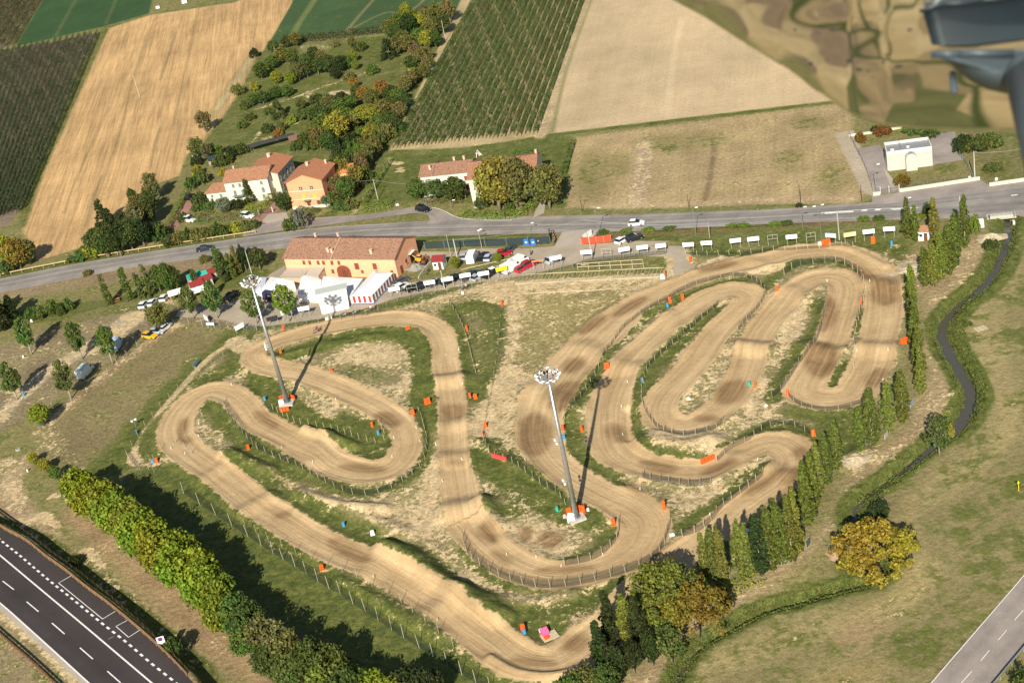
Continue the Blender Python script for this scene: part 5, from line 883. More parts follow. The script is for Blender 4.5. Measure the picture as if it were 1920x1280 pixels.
hedge([(868, 406), (900, 410), (950, 410), (990, 402), (1003, 385)], 1.8, 1.9, 'fresh', 'clipped bright green hedge round the farmhouse by the road')
hedge([(527, 347), (515, 365), (502, 388)], 2.0, 1.4, 'ylw', 'yellow-green hedge beside the drive of the white villa'); hedge([(502, 390), (485, 394), (464, 392)], 1.4, 1.8, 'acid', 'low bright hedge in front of the white villa')
hedge([(1076, 268), (1066, 300), (1058, 330)], 1.5, 1.2, 'lime', 'narrow green hedge at the left edge of the brown meadow'); hedge([(730, 305), (706, 345), (680, 388)], 1.6, 1.8, 'fresh', 'long green hedge running down beside the grass plot')
hedge([(678, 398), (705, 395), (735, 390)], 2.2, 2.6, 'fresh', 'rough green hedge along the lane below the grass plot'); hedge([(620, 397), (655, 393)], 1.3, 1.2, 'mid', 'short hedge below the orange villa trees')
hedge([(398, 400), (360, 418)], 1.6, 1.6, 'mid', 'green hedge right of the blue and white car'); hedge([(370, 420), (430, 412), (490, 404)], 1.5, 2.0, 'lime', 'green hedge along the front of the villa drive')
hedge([(310, 440), (335, 395), (352, 362)], 1.5, 1.2, 'fresh', 'hedge on the left side of the red brick drive'); hedge([(785, 385), (830, 382), (868, 380)], 1.4, 1.2, 'brn', 'low brownish hedge left of the farmhouse wall')
hedge([(560, 78), (600, 76), (660, 68), (738, 58)], 2.2, 3.0, (.07, .075, .03), 'long dark hedge between the green field and the garden', 20, .5); hedge([(960, 290), (1008, 284)], 1.0, 1.2, 'lime', 'vegetable row behind the farmhouse')
hedge([(965, 300), (1020, 294)], .8, .8, 'mid', 'second vegetable row, nearer the farmhouse roof'); hedge([(560, 395), (600, 398)], 1.2, 1.2, 'dark', 'dark hedge at the foot of the orange villa')
# ditch-side grasses
hedge([(1880, 455), (1862, 500), (1800, 556)], .8, .8, 'fresh', 'rough green sedge on the left bank of the upper stream', 14, .35, 'bank_plants')
hedge([(1835, 555), (1800, 590), (1800, 640), (1825, 690), (1845, 740), (1832, 785)], .9, 1.8, (.12, .16, .035), 'long green sedge strip on the right bank of the stream', 16, .4, 'bank_plants')
hedge([(1735, 862), (1690, 898), (1630, 938), (1610, 950)], .8, 1.6, 'mid', 'sedge along the lower ditch above the golden tree', 16, .4, 'bank_plants'); hedge([(1635, 1098), (1590, 1108), (1490, 1137), (1412, 1163), (1330, 1212), (1270, 1290)], .8, 1.6, 'mid', 'sedge along the lowest part of the ditch', 16, .4, 'bank_plants')
hedge([(1430, 1085), (1375, 1108), (1340, 1120)], 1.0, 2.4, 'ylw', 'bright yellow-green grass bank under the lower poplars', 16, .4, 'bank_plants')
for sgn, lb in ((-1, 'reeds and sedge along one bank of the whole stream'), (1, 'reeds and sedge along the opposite bank of the whole stream')):
    n_ = 15000; f_ = rng.uniform(0, len(SP) - 1.001, n_); i_ = f_.astype(int); t_ = (f_ - i_)[:, None]; pp = SP[i_] * (1 - t_) + SP[i_ + 1] * t_; dd_ = SP[i_ + 1] - SP[i_]; dd_ /= np.linalg.norm(dd_, axis=1)[:, None]
    ho = np.interp(f_, [0, 20, 44, 52, len(SP)], [.95, 1.1, 1.3, .65, .4]); ho = ho + np.abs(rng.normal(0, .55, n_)) - .12 + .35 * np.sin(f_ * 2.9 + sgn) * np.sin(f_ * 1.1); pp = pp + np.stack([-dd_[:, 1], dd_[:, 0]], 1) * (sgn * ho)[:, None]
    keep = (np.sin(f_ * 1.7 + sgn) + rng.normal(0, .6, n_)) > -.6; pp = pp[keep]; zz = np.array([hz(*q) for q in pp]).clip(-1.35) + rng.uniform(.02, .45, len(pp)); o_ = link('bank_reeds', leaves_mesh('reeds', np.column_stack([pp, zz]), np.tile([0., -.4, .8], (len(pp), 1)), rng.uniform(.18, .42, len(pp)), LEAFROW), None, (.105, .125, .034)); tag(o_, lb, 'reeds'); o_['kind'] = 'stuff'
# band of trees beside the motorway
BAND = [(160, 950, 7, 3.3), (185, 975, 8, 3.6), (215, 985, 8, 3.6), (232, 1012, 8.5, 3.6), (262, 1022, 8.5, 3.6), (275, 1048, 8.5, 3.6), (305, 1055, 8.5, 3.5), (318, 1085, 8.5, 3.6), (350, 1085, 8.5, 3.5), (350, 1118, 8.5, 3.4), (385, 1120, 8.5, 3.5), (395, 1150, 8.5, 3.4), (425, 1160, 8, 3.2), (428, 1188, 7, 2.8)]
grove([(x, y, h, r, 'broad', 'acid') for x, y, h, r in [(x, y, h * 1.34, r * 1.4) for x, y, h, r in BAND]], '', 'in the band above the motorway', 'yellow-green trees in the band above the motorway')
BAND2 = [(455, 1190, 8, 3.4, 'broad', 'mid'), (480, 1212, 8.5, 3.4, 'broad', 'dark'), (505, 1235, 8.5, 3.2, 'loose', 'oliv'), (535, 1245, 8.5, 3.4, 'loose', 'brn'), (470, 1235, 6, 2.8, 'broad', 'mid'), (560, 1262, 8.5, 3.2, 'loose', 'oliv'), (510, 1265, 6, 2.8, 'broad', 'dark'), (595, 1285, 9, 3.4, 'broad', 'dark'), (550, 1290, 6, 3, 'broad', 'mid'), (640, 1300, 9, 3.2, 'broad', 'mid'), (620, 1320, 7, 3.2, 'broad', 'fresh'), (670, 1330, 8, 3.2, 'broad', 'dark'), (712, 1330, 7, 3.4, 'broad', 'acid'), (750, 1335, 6.5, 3.4, 'broad', 'acid'), (780, 1318, 7, 3.0, 'broad', 'deep'), (815, 1320, 6.5, 2.6, 'broad', 'deep'), (1080, 1325, 6, 2.6, 'broad', 'mid'), (1110, 1310, 6, 2.6, 'broad', 'oliv'), (1140, 1310, 6, 2.6, 'broad', 'dark')]
grove([(a, b_, h * 1.12, r * 1.22, k_, c_) for a, b_, h, r, k_, c_ in BAND2], '', 'along the bottom edge of the photo', 'darker trees along the bottom edge')
grove([(66, 872, 3.6, 1.4, 'broad', 'ylw'), (88, 886, 3.8, 1.7, 'broad', 'ylw'), (108, 900, 4.0, 1.7, 'broad', 'lime')], '', 'in the short row left of the big band', 'three small trees left of the big band')
grove([(140, 1060, 2.4, 1.6, 'bush', 'deep'), (328, 1222, 3.2, 1.7, 'bush', 'dark'), (1932, 1300, 4, 2.6, 'bush', 'mid')], '', 'beside the roads at the bottom', 'lone shrubs beside the roads')
# farmhouse and pumping station
for a in ((937, 394, 16.6, 6.6, 'broad', 'gyl', 'large yellowing tree hiding the farmhouse, left of three'), (978, 391, 16.0, 6.2, 'broad', 'oliv', 'large olive tree hiding the farmhouse, middle of three'), (1031, 391, 13.6, 5.6, 'broad', 'oliv', 'large olive tree right of the farmhouse by its drive'), (905, 390, 4, 2.0, 'bush', 'dark', 'dark shrub in front of the farmhouse steps'), (786, 374, 6.6, 3.6, 'broad', 'mid', 'green tree at the left corner of the farmhouse'), (818, 377, 6.8, 3.4, 'loose', 'mid', 'green tree before the left white wall of the farmhouse'), (854, 378, 7.6, 4.4, 'broad', 'dark', 'wide dark tree before the middle of the farmhouse'), (955, 397, 3, 1.6, 'bush', 'mid', 'low shrub behind the clipped farmhouse hedge')):
    tree(*a[:6], label=a[6])
for a in ((1613, 268, 3.2, 1.6, 'bush', (.17, .10, .02), 'orange-brown shrub at the top left of the pumping station'), (1655, 252, 3, 2.4, 'bush', (.16, .09, .025), 'orange-brown shrub behind the pumping station, half hidden'), (1640, 250, 2.5, 1.2, 'bush', 'deep', 'dark shrub touching the aircraft edge'), (1710, 250, 3, 3.0, 'bush', 'mid', 'wide green shrub behind the pumping station'), (1745, 256, 2.5, 2.4, 'bush', 'dark', 'dark green shrub at the far corner of the pumping station'), (1692, 349, 3.4, 1.9, 'bush', (.17, .10, .02), 'orange-brown shrub in front of the pumping station'), (1805, 283, 4.5, 3.2, 'bush', 'deep', 'dark evergreen shrub right of the pumping station yard'), (1830, 284, 4.5, 3.4, 'bush', 'dark', 'dark round shrub, second right of the pumping station yard'), (1855, 275, 4, 3.0, 'bush', 'mid', 'green shrub, third right of the pumping station yard'), (1862, 320, 2.2, 2.4, 'bush', 'mid', 'low green scrub near the right edge above the road'), (1498, 388, 1.2, .9, 'bush', 'deep', 'tiny dark shrub on the far verge of the main road')):
    tree(*a[:6], label=a[6], cat='shrub')
# paddock bushes, roadside weeds
tree(857, 505, 3.6, 1.5, 'broad', 'acid', 'small bright tree behind the red-roofed hut'); tree(935, 492, 3.0, 1.3, 'broad', 'acid', 'small bright tree beside the red car'); tree(951, 466, 1.2, .8, 'bush', 'ylw', 'yellowish bush behind the red car', cat='shrub')
grove([(x, 437 - (x - 1130) * .05, .9, 1.6, 'bush', c) for x, c in ((1130, 'mid'), (1175, 'fresh'), (1215, 'fresh'), (1255, 'mid'), (1375, 'fresh'), (1395, 'fresh'), (1455, 'fresh'), (1475, 'mid'), (1620, 'fresh'), (1648, 'mid'), (1732, 'fresh'))], '', 'on the verge right of the red barrier', 'weeds on the south verge of the road')
# --- vineyard and orchards: one object per row
def rows(A0, A1, B0, B1, n, h, wd, col, labelf, group, dens, size, name, jag=0, cat='vine row'):
    P0 = [PG(*(np.array(A0) * (1 - t) + np.array(B0) * t))[:2] for t in np.linspace(0, 1, n)]
    a0, a1, b0, b1 = [G(*p) for p in (A0, A1, B0, B1)]
    for i in range(n):
        t = i / (n - 1); p = a0 * (1 - t) + b0 * t; q = a1 * (1 - t) + b1 * t; d = q - p; L_ = np.linalg.norm(d); d /= L_; nn = np.array([-d[1], d[0]]); p = p + d * random.uniform(0, jag)
        k = int(L_ * dens); s = rng.uniform(0, L_, k); an = rng.uniform(-.2, math.pi + .2, k); rr = rng.uniform(.8, 1.08, k) * (1 + .06 * np.sin(s * 1.3 + i) + .06 * np.sin(s * .37 + 2 * i)); keep = rng.uniform(0, 1, k) > (.6 * (np.sin(s * .23 + i * 2.1) > .96)); s, an, rr = s[keep], an[keep], rr[keep]
        off = np.cos(an) * wd / 2 * rr; zz = .12 + np.sin(an).clip(0) * h * rr; C = np.stack([d[0] * s + nn[0] * off, d[1] * s + nn[1] * off, zz], 1); D = np.stack([nn[0] * np.cos(an), nn[1] * np.cos(an), np.sin(an) + .2], 1)
        o = empty(name, p[0], p[1], 0, 0, labelf(i), cat, group); j = [c * random.uniform(.9, 1.1) for c in col]
        link('foliage', leaves_mesh('row_leaves', C, D, size * rng.uniform(.8, 1.2, len(C)), LEAFROW, jit=.28), o, j)
rows((739, 281), (895, -6), (1003, 253), (1096, -8), 19, 1.95, 1.35, (.072, .138, .028), lambda i: f'long vine row in the central vineyard, {ORD[i]} from the left', 'vine rows of the central vineyard', 110, .27, 'vine_row', 2)
rows((-95, 440), (6, 98), (42, 398), (183, 66), 17, 2.0, 1.0, (.050, .095, .028), lambda i: f'dark tree row of the left orchard, {ORD[i]} from the left', 'tree rows of the left orchard', 60, .30, 'orchard_row', 3, 'orchard row')
rows((-60, 84), (10, -30), (23, 88), (84, -15), 8, 2.1, 1.3, (.058, .095, .028), lambda i: f'tree row in the far top left orchard, {ORD[i]} from the left', 'tree rows of the top left orchard', 26, .45, 'orchard_row', 2, 'orchard row')
# ============================================================ BUILDINGS
def unit(a): a = np.array(a, float); return a / np.linalg.norm(a)
def house(name, A, u, L_, Wd, eave, ridge, roofm, wallc, label, cat, z=0, over=.35, hip=0, wins=(), doors=(), wm=WALLC, chims=(), gable_right=True, group=None, axis='long'):
    """A front right/left corner; local x along u (front, length L_), local y = away from the camera. wins: (face, pos 0..1 or metres, sill z, w, h, shutter material)"""
    rz = math.atan2(u[1], u[0]); o = empty(name, A[0], A[1], z, rz, label, cat, group); b = MB(); W = Wd
    if axis == 'long':
        vs = [(0, 0, -.3), (L_, 0, -.3), (L_, W, -.3), (0, W, -.3), (0, 0, eave), (L_, 0, eave), (L_, W, eave), (0, W, eave), (0, W / 2, ridge), (L_, W / 2, ridge)]
        if hip: b.box((L_ / 2, W / 2, eave / 2 - .15), (L_, W, eave + .3))
        else: b.add(vs, [(0, 1, 5, 4), (2, 3, 7, 6), (1, 2, 6, 9, 5), (3, 0, 4, 8, 7), (3, 2, 1, 0)])
        sl = (ridge - eave) / (W / 2); e0 = eave - sl * over; t = .16; hh = hip * L_ / 2 if hip else 0
        rr = [(-over, -over, e0), (L_ + over, -over, e0), (L_ + over - hh, W / 2, ridge + .05), (-over + hh, W / 2, ridge + .05), (-over, W + over, e0), (L_ + over, W + over, e0)]
    else:
        vs = [(0, 0, -.3), (L_, 0, -.3), (L_, W, -.3), (0, W, -.3), (0, 0, eave), (L_, 0, eave), (L_, W, eave), (0, W, eave), (L_ / 2, 0, ridge), (L_ / 2, W, ridge)]
        b.add(vs, [(0, 1, 5, 8, 4), (2, 3, 7, 9, 6), (1, 2, 6, 5), (3, 0, 4, 7), (3, 2, 1, 0)])
        sl = (ridge - eave) / (L_ / 2); e0 = eave - sl * over; t = .16
        rr = [(-over, W + over, e0), (-over, -over, e0), (L_ / 2, -over, ridge + .05), (L_ / 2, W + over, ridge + .05), (L_ + over, W + over, e0), (L_ + over, -over, e0)]
        rr = [rr[1], rr[0], rr[3], rr[2], rr[5], rr[4]]
    b.build('wall', wm, o, wallc); r = MB(); n = 6
    up = [(x, y, zz + t) for x, y, zz in rr]
    r.add([(x, y, zz + .02) for x, y, zz in rr] + up, [(6, 7, 8, 9), (9, 8, 11, 10), (0, 3, 2, 1), (3, 4, 5, 2), (0, 1, 7, 6), (4, 10, 11, 5), (1, 2, 8, 7), (2, 5, 11, 8), (0, 6, 9, 3), (3, 9, 10, 4)])
    if hip: r.add([(rr[0][0], rr[0][1], rr[0][2] + .17), (rr[3][0], rr[3][1], rr[3][2] + .17), (rr[4][0], rr[4][1], rr[4][2] + .17), (rr[1][0], rr[1][1], rr[1][2] + .17), (rr[2][0], rr[2][1], rr[2][2] + .17), (rr[5][0], rr[5][1], rr[5][2] + .17)], [(0, 1, 2), (3, 5, 4)])
    rf = r.build('roof', roofm, o)
    for (cx, cy, cs) in chims:
        d = min(cy, W - cy) if axis == 'long' else min(cx, L_ - cx); cz = eave + sl * d
        MB().box((cx, cy, cz + .45), (cs, cs, 1.3)).box((cx, cy, cz + 1.2), (cs + .2, cs + .2, .12)).build('chimney', OBJC, rf, (.62, .45, .34))
    for wn in wins:
        f, p, zz, ww, hh_, sm_ = wn[:6]; d = .05
        def pos(dd): return {'F': (p, -dd), 'R': (L_ + dd, p), 'L': (-dd, p), 'B': (p, W + dd)}[f]
        fr = f in 'FB'; wo = MB().box((*pos(.02), zz + hh_ / 2), (ww, .12, hh_) if fr else (.12, ww, hh_)).build('window', sm_, o)
        MB().box((*pos(.08), zz - .06), (ww + .24, .2, .1) if fr else (.2, ww + .24, .1)).build('sill', CONC, wo)
        if sm_ is GLASS:
            b2 = MB(); px_, py_ = pos(.09)
            if fr: b2.box((px_, py_, zz + hh_ / 2), (.07, .05, hh_)).box((px_, py_, zz + hh_ / 2), (ww - .08, .045, .06))
            else: b2.box((px_, py_, zz + hh_ / 2), (.05, .07, hh_)).box((px_, py_, zz + hh_ / 2), (.045, ww - .08, .06))
            b2.build('frame', WHITE, wo)
    for f, p, ww, hh_, m in doors:
        fr = f in 'FB'; q = {'F': (p, -.03), 'R': (L_ + .03, p), 'L': (-.03, p), 'B': (p, W + .03)}[f]; d_ = MB().box((*q, hh_ / 2), (ww, .14, hh_) if fr else (.14, ww, hh_)).build('door', m, o)
        MB().box((q[0] + (ww * .35 if fr else .1), q[1] - (.1 if fr else -ww * .35), 1.0), (.06, .06, .16)).build('handle', STEEL, d_)
    return o, rf, sl
# long barn farmhouse
Bl, Br = np.array([-51.5, 342.7]), np.array([-23.75, 328.25]); u = unit(Br - Bl); LB = np.linalg.norm(Br - Bl)
wins = []; P = lambda px: float(np.dot(G(px, 505) - Bl, u))
def bx(px, py, zz):                          # position along the front for a photo pixel seen at height zz
    for_ = G(px, py, zz) - Bl; return float(np.dot(for_, u))
for px, py, ww, hh in ((567, 495, .75, 1.1), (577, 496, .75, 1.1), (593, 496, .75, 1.1), (603, 496, .75, 1.1), (619, 496, .75, 1.1), (623, 510, .75, 1.1), (637, 491, .7, 1.1), (668, 500, 1.2, 1.7), (678, 511, .7, .8), (702, 500, 1.1, 1.6), (705, 511, .7, .8), (732, 513, .8, .8)):
    zz = 3.9 if hh < 1.15 and py < 500 else (3.0 if hh > 1.5 else 1.5); wins.append(('F', bx(px, py, zz), zz - hh / 2, ww, hh, SHUT))
wins += [('R', 6.5, 2.7, .5, .5, GLASS), ('R', 5.2, 1.2, .7, 1.1, SHUT)]
barn, rfb, sl_ = house('barn', Bl, u, LB, 12.0, 5.1, 7.5, TILE_OLD, (.82, .42, .25), 'long peach-coloured barn with old tiled roof and arched brown door', 'barn', wins=wins, chims=((4.5, 9.5, .5), (12.2, 1.9, .6), (13.4, 1.6, .5), (10.5, 10.5, .5), (24.6, 1.4, .6)))
# arched door, fire wall, gable side lean
xa = bx(642, 510, 1.7); pts = [(xa - 1.9, 0)] + [(xa + 1.9 * math.cos(t), 1.7 + 1.5 * math.sin(t)) for t in np.linspace(math.pi, 0, 12)] + [(xa + 1.9, 0)]
n = len(pts); b = MB(); b.add([(p[0], -.09, p[1]) for p in pts] + [(p[0], .05, p[1]) for p in pts], [tuple(range(n))[::-1], tuple(range(n, 2 * n))] + [(i, (i + 1) % n, n + (i + 1) % n, n + i) for i in range(n)]); ad = b.build('door', SHUT, barn)
MB().box((xa + .1, -.12, .95), (.9, .06, 1.9)).build('wicket', BROWNW, ad)
b = MB(); xr = 13.9
for sgn in (0, 1):
    y0, y1 = (-.4, 6) if sgn == 0 else (12.4, 6); z0, z1 = 5.1 - .12, 7.55
    b.add([(xr - .17, y0, z0), (xr + .17, y0, z0), (xr + .17, y1, z1), (xr - .17, y1, z1), (xr - .17, y0, z0 + .42), (xr + .17, y0, z0 + .42), (xr + .17, y1, z1 + .42), (xr - .17, y1, z1 + .42)], [(4, 5, 6, 7), (0, 4, 7, 3), (1, 2, 6, 5), (0, 1, 5, 4)])
b.build('parapet', OBJC, barn, (.40, .27, .2))
MB().box((LB + .35, 8.2, 2.7), (.8, 2.6, .12)).build('canopy', WHITE, barn); MB().box((LB + .05, 8.4, 1.25), (.14, 1.8, 2.5)).build('doorway', BLACK, barn); MB().box((LB + .04, 2.2, 1.0), (.14, 1.0, 2.0)).build('door', SHUT, barn)
# lean-to sheds at the barn front
def leanto(x0, y0, x1, depth, za, zb, m, label, name='shed'):
    o = empty(name, *Bl, 0, math.atan2(u[1], u[0]), label, 'shed'); b = MB(); b.box(((x0 + x1) / 2, -depth / 2 - .2, za / 2 - .1), (x1 - x0 - .2, depth - .3, za - .1)); b.build('wall', OBJC, o, (.5, .38, .28))
    r = MB(); r.add([(x0, -depth - .3, zb), (x1, -depth - .3, zb), (x1, -.12, za + .4), (x0, -.12, za + .4), (x0, -depth - .3, zb + .1), (x1, -depth - .3, zb + .1), (x1, -.12, za + .5), (x0, -.12, za + .5)], [(4, 5, 6, 7), (3, 2, 1, 0), (0, 1, 5, 4), (1, 2, 6, 5), (3, 0, 4, 7)]); r.build('roof', m, o); return o
ROOFG = mat('grey_fibre_roof', (.44, .40, .34), .8, 0, .12)
leanto(.4, 0, 7.0, 4.0, 1.9, 2.1, ROOFG, 'grey lean-to shed at the left end of the barn front'); leanto(7.2, 0, 11.2, 3.4, 2.2, 2.0, ROOFG, 'open grey lean-to roof between shed and arched door', 'lean_to')
# white villa, with rear wing and low side wing
VW = (.62, .595, .51); a = np.array([-71.0, 401.8]); u2 = unit(np.array([-58.3, 398.4]) - a)
wn = [('F', x, 4.9, .75, 1.0, SHUTG) for x in (2.6, 4.6, 6.3, 11.2)] + [('F', x, 2.5, .85, 1.4, SHUTG) for x in (2.6, 5.0, 6.7, 11.2)] + [('F', 10.9, .6, .85, 1.2, SHUTG)]
v, rf, s_ = house('villa', a, u2, 13.2, 9, 6.6, 8.5, TILE_MID, VW, 'white villa with weathered red roof, low left wing and big rear wing', 'house', wins=wn, doors=(('F', 3.6, 1.4, 2.2, SHUTG),), chims=((1.2, 6.8, .4),))
MB().box((3.6, -.7, 2.45), (3.2, 1.4, .1)).build('awning', OBJC, v, (.16, .2, .17))
b = MB().box((-3.1, 3.6, 1.9), (6.2, 7.2, 4.4)); b.build('wall', WALLC, v, VW); r = MB(); r.add([(-6.7, -.4, 4.0), (-.02, -.4, 4.0), (-.02, 3.6, 5.4), (-4.9, 3.6, 5.4), (-6.7, 7.6, 4.0), (-.02, 7.6, 4.0)] + [(-6.7, -.4, 4.15), (-.02, -.4, 4.15), (-.02, 3.6, 5.55), (-4.9, 3.6, 5.55), (-6.7, 7.6, 4.15), (-.02, 7.6, 4.15)], [(6, 7, 8, 9), (9, 8, 11, 10), (6, 9, 10), (0, 1, 7, 6), (0, 6, 10, 4)]); r.build('roof', TILE_MID, v)
for x in (-4.6, -1.9): MB().box((x, -.02, 3.0), (.7, .1, .8)).build('window', SHUTG, v)
c0 = np.array([-56.4, 397.6]); u3 = unit(np.array([-51.6, 411.4]) - c0); c0 = c0 + u3 * 3.2; left = np.array([-u3[1], u3[0]]); LW = 11.8
v2, rf2, _ = house('villa_wing', c0 + left * 10.5, np.array([u3[1], -u3[0]]), 10.5, LW, 6.5, 8.1, TILE_NEW, (.52, .49, .42), 'rear wing of the white villa with bright terracotta roof', 'house', axis='deep', wins=[('R', y, zz, .8, 1.2, GLASS) for y in (1.5, 4, 6.5, 9) for zz in (1.2, 4.0)], chims=((4.6, 9.5, .9),))
# orange villa
c1 = np.array([-51.9, 387.3]); u4 = unit(np.array([-42.0, 383.9]) - c1)
wn = [('F', x, 5.6, .9, .9, GLASS) for x in (3.9, 7.1)] + [('F', x, 3.1, 1.0, 1.0, SHUTY) for x in (4.3, 7.5)] + [('F', 8.1, .9, 1.0, 1.2, BROWNW), ('R', 2.5, 3.2, .8, 1.3, SHUT), ('R', 6, 3.2, .8, 1.3, SHUT), ('R', 4, 5.8, .8, 1, SHUT)]
v3, rf3, _ = house('villa', c1, u4, 10.5, 10.5, 8.2, 10.1, TILE_NEW, (.82, .33, .18), 'orange three-storey villa with gable front and yellow shutters', 'house', axis='deep', wins=wn, doors=(('F', 5.1, 1.0, 2.1, BROWNW),), chims=((4.6, 6.5, .7), (8.8, 9.6, .5)), over=.5)
MB().box((5.1, -.6, 2.5), (1.9, 1.2, .1)).build('awning', OBJC, v3, (.12, .16, .12))
for zz in (2.75, 5.25): MB().box((5.25, -.04, zz), (10.5, .12, .16)).build('string_course', OBJC, v3, (.8, .6, .48))
MB().box((5.25, -.05, .25), (10.54, .12, 1.0)).build('plinth', OBJC, v3, (.7, .6, .5))
e0 = c1 + u4 * 6.2 + np.array([-u4[1], u4[0]]) * 11.2; house('annex', e0, u4, 8.5, 5.5, 5.2, 6.4, TILE_ORG, (.75, .4, .2), 'small annex with vivid orange roof behind the orange villa', 'house', chims=((1, 2, .4),))
# farmhouse, two parts
f0 = np.array([-15.1, 376.0]); u5 = unit(np.array([-1.7, 372.2]) - f0)
f1, _, _ = house('farmhouse_wing', f0, u5, 14.0, 8.6, 6.0, 7.5, TILE_OLD, (.60, .58, .53), 'white farmhouse left half with old tiled roof by the side lane', 'house', wins=[('F', 12.6, 3.6, .9, 1.2, SHUT), ('F', 5, 3.6, .9, 1.2, SHUTG), ('F', 12.6, .8, 1, 1.4, SHUT)], chims=((2.6, 2.2, .5), (8.2, 7.6, .5), (11, 7.6, .5)))
b = MB(); sl5 = 1.5 / 4.3
for y0, y1, z0, z1 in ((-.4, 4.3, 5.9, 7.5), (9.0, 4.3, 5.9, 7.5)): b.add([(3.4, y0, z0), (3.7, y0, z0), (3.7, y1, z1), (3.4, y1, z1), (3.4, y0, z0 + .42), (3.7, y0, z0 + .42), (3.7, y1, z1 + .42), (3.4, y1, z1 + .42)], [(4, 5, 6, 7), (0, 4, 7, 3), (1, 2, 6, 5), (0, 1, 5, 4)])
b.build('parapet', OBJC, f1, (.3, .2, .16))
g0 = np.array([-2.5, 364.2]); u6 = unit(np.array([15.2, 360.2]) - g0)
f2, _, _ = house('farmhouse', g0, u6, 18, 12.5, 7.0, 9.0, TILE_MID, (.58, .54, .47), 'cream farmhouse right half with shutters, mostly behind big trees', 'house', wins=[('F', x, zz, .9, 1.3, SHUTG) for x in (1.6, 4.2, 8, 11, 14.5) for zz in (1.6, 4.4)], chims=((17.5, 9, .5),))
MB().box((2.4, -1.2, .3), (3.4, 2.2, .9)).box((2.4, -2.6, .1), (3.4, .8, .5)).build('steps', CONC, f2)
# pumping station
q0 = np.array([98.3, 329.9]); u7 = unit(np.array([108.7, 327.7]) - q0); rz7 = math.atan2(u7[1], u7[0]); L7 = 10.7; W7 = 6.2
ps = empty('pumping_station', *q0, 0, rz7, 'white flat-roofed pumping station with parapet and round metal vault', 'building'); PW = (.50, .475, .43)
MB().box((L7 / 2, W7 / 2, 2.1), (L7, W7, 4.2)).build('wall', WALLC, ps, PW)
b = MB(); b.box((L7 / 2, .12, 4.55), (L7, .24, .7)).box((L7 / 2, W7 - .12, 4.55), (L7, .24, .7)).box((.12, W7 / 2, 4.55), (.24, W7 - .48, .7)).box((L7 - .12, W7 / 2, 4.55), (.24, W7 - .48, .7)); b.build('parapet', WALLC, ps, (.60, .58, .55))
MB().box((L7 / 2, W7 / 2, 4.24), (L7 - .5, W7 - .5, .08)).build('roof', STEEL, ps); b = MB(); b.box((3.6, 3.6, 4.9), (.12, 4.8, .12)).box((3.6, 1.2, 4.6), (.3, .3, .8)).box((1.6, 2.6, 4.5), (.9, .7, .5)).box((5.4, 3.0, 4.5), (.8, .8, .5)).build('roof_plant', GALV, ps)
MB().box((2.3, -.2, 1.75), (3.9, .3, 3.5)).build('wall_panel', WALLC, ps, PW); MB().box((8.7, -.2, 1.75), (3.7, .3, 3.5)).build('wall_panel', WALLC, ps, PW)
n = 14; xs = 5.6; rr = 1.25
for y_ in (-1.9, 2.4):
    pf = [(xs - rr, y_, 0)] + [(xs + rr * math.cos(t), y_, 3.2 + rr * math.sin(t)) for t in np.linspace(math.pi, 0, n)] + [(xs + rr, y_, 0)]
    k = n + 2; b = MB(); b.add(pf + [(p[0], p[1] + .12, p[2]) for p in pf], [tuple(range(k)), tuple(range(k, 2 * k))[::-1]] + [(i, i + k, (i + 1) % k + k, (i + 1) % k) for i in range(k)]); b.build('vault_end', WALLC, ps, PW)
b = MB(); pf2 = []
for y_ in (-1.8, 2.4): pf2 += [(xs + (rr + .05) * math.cos(t), y_, 3.2 + (rr + .05) * math.sin(t)) for t in np.linspace(math.pi, 0, n)]
b.add(pf2, [(i, i + 1, n + i + 1, n + i) for i in range(n - 1)]); b.build('vault_roof', GALV, ps, smooth=True); b = MB().box((xs - rr, .3, 1.6), (.1, 4.2, 3.2)).box((xs + rr, .3, 1.6), (.1, 4.2, 3.2)); b.build('vault_wall', WALLC, ps, PW)
MB().box((xs, -1.98, 3.0), (1.2, .06, .28)).build('window', LAMPW, ps)
MB().box((-.06, 4.2, 2.9), (.1, .8, 1.8)).build('shutter', DARKM, ps)
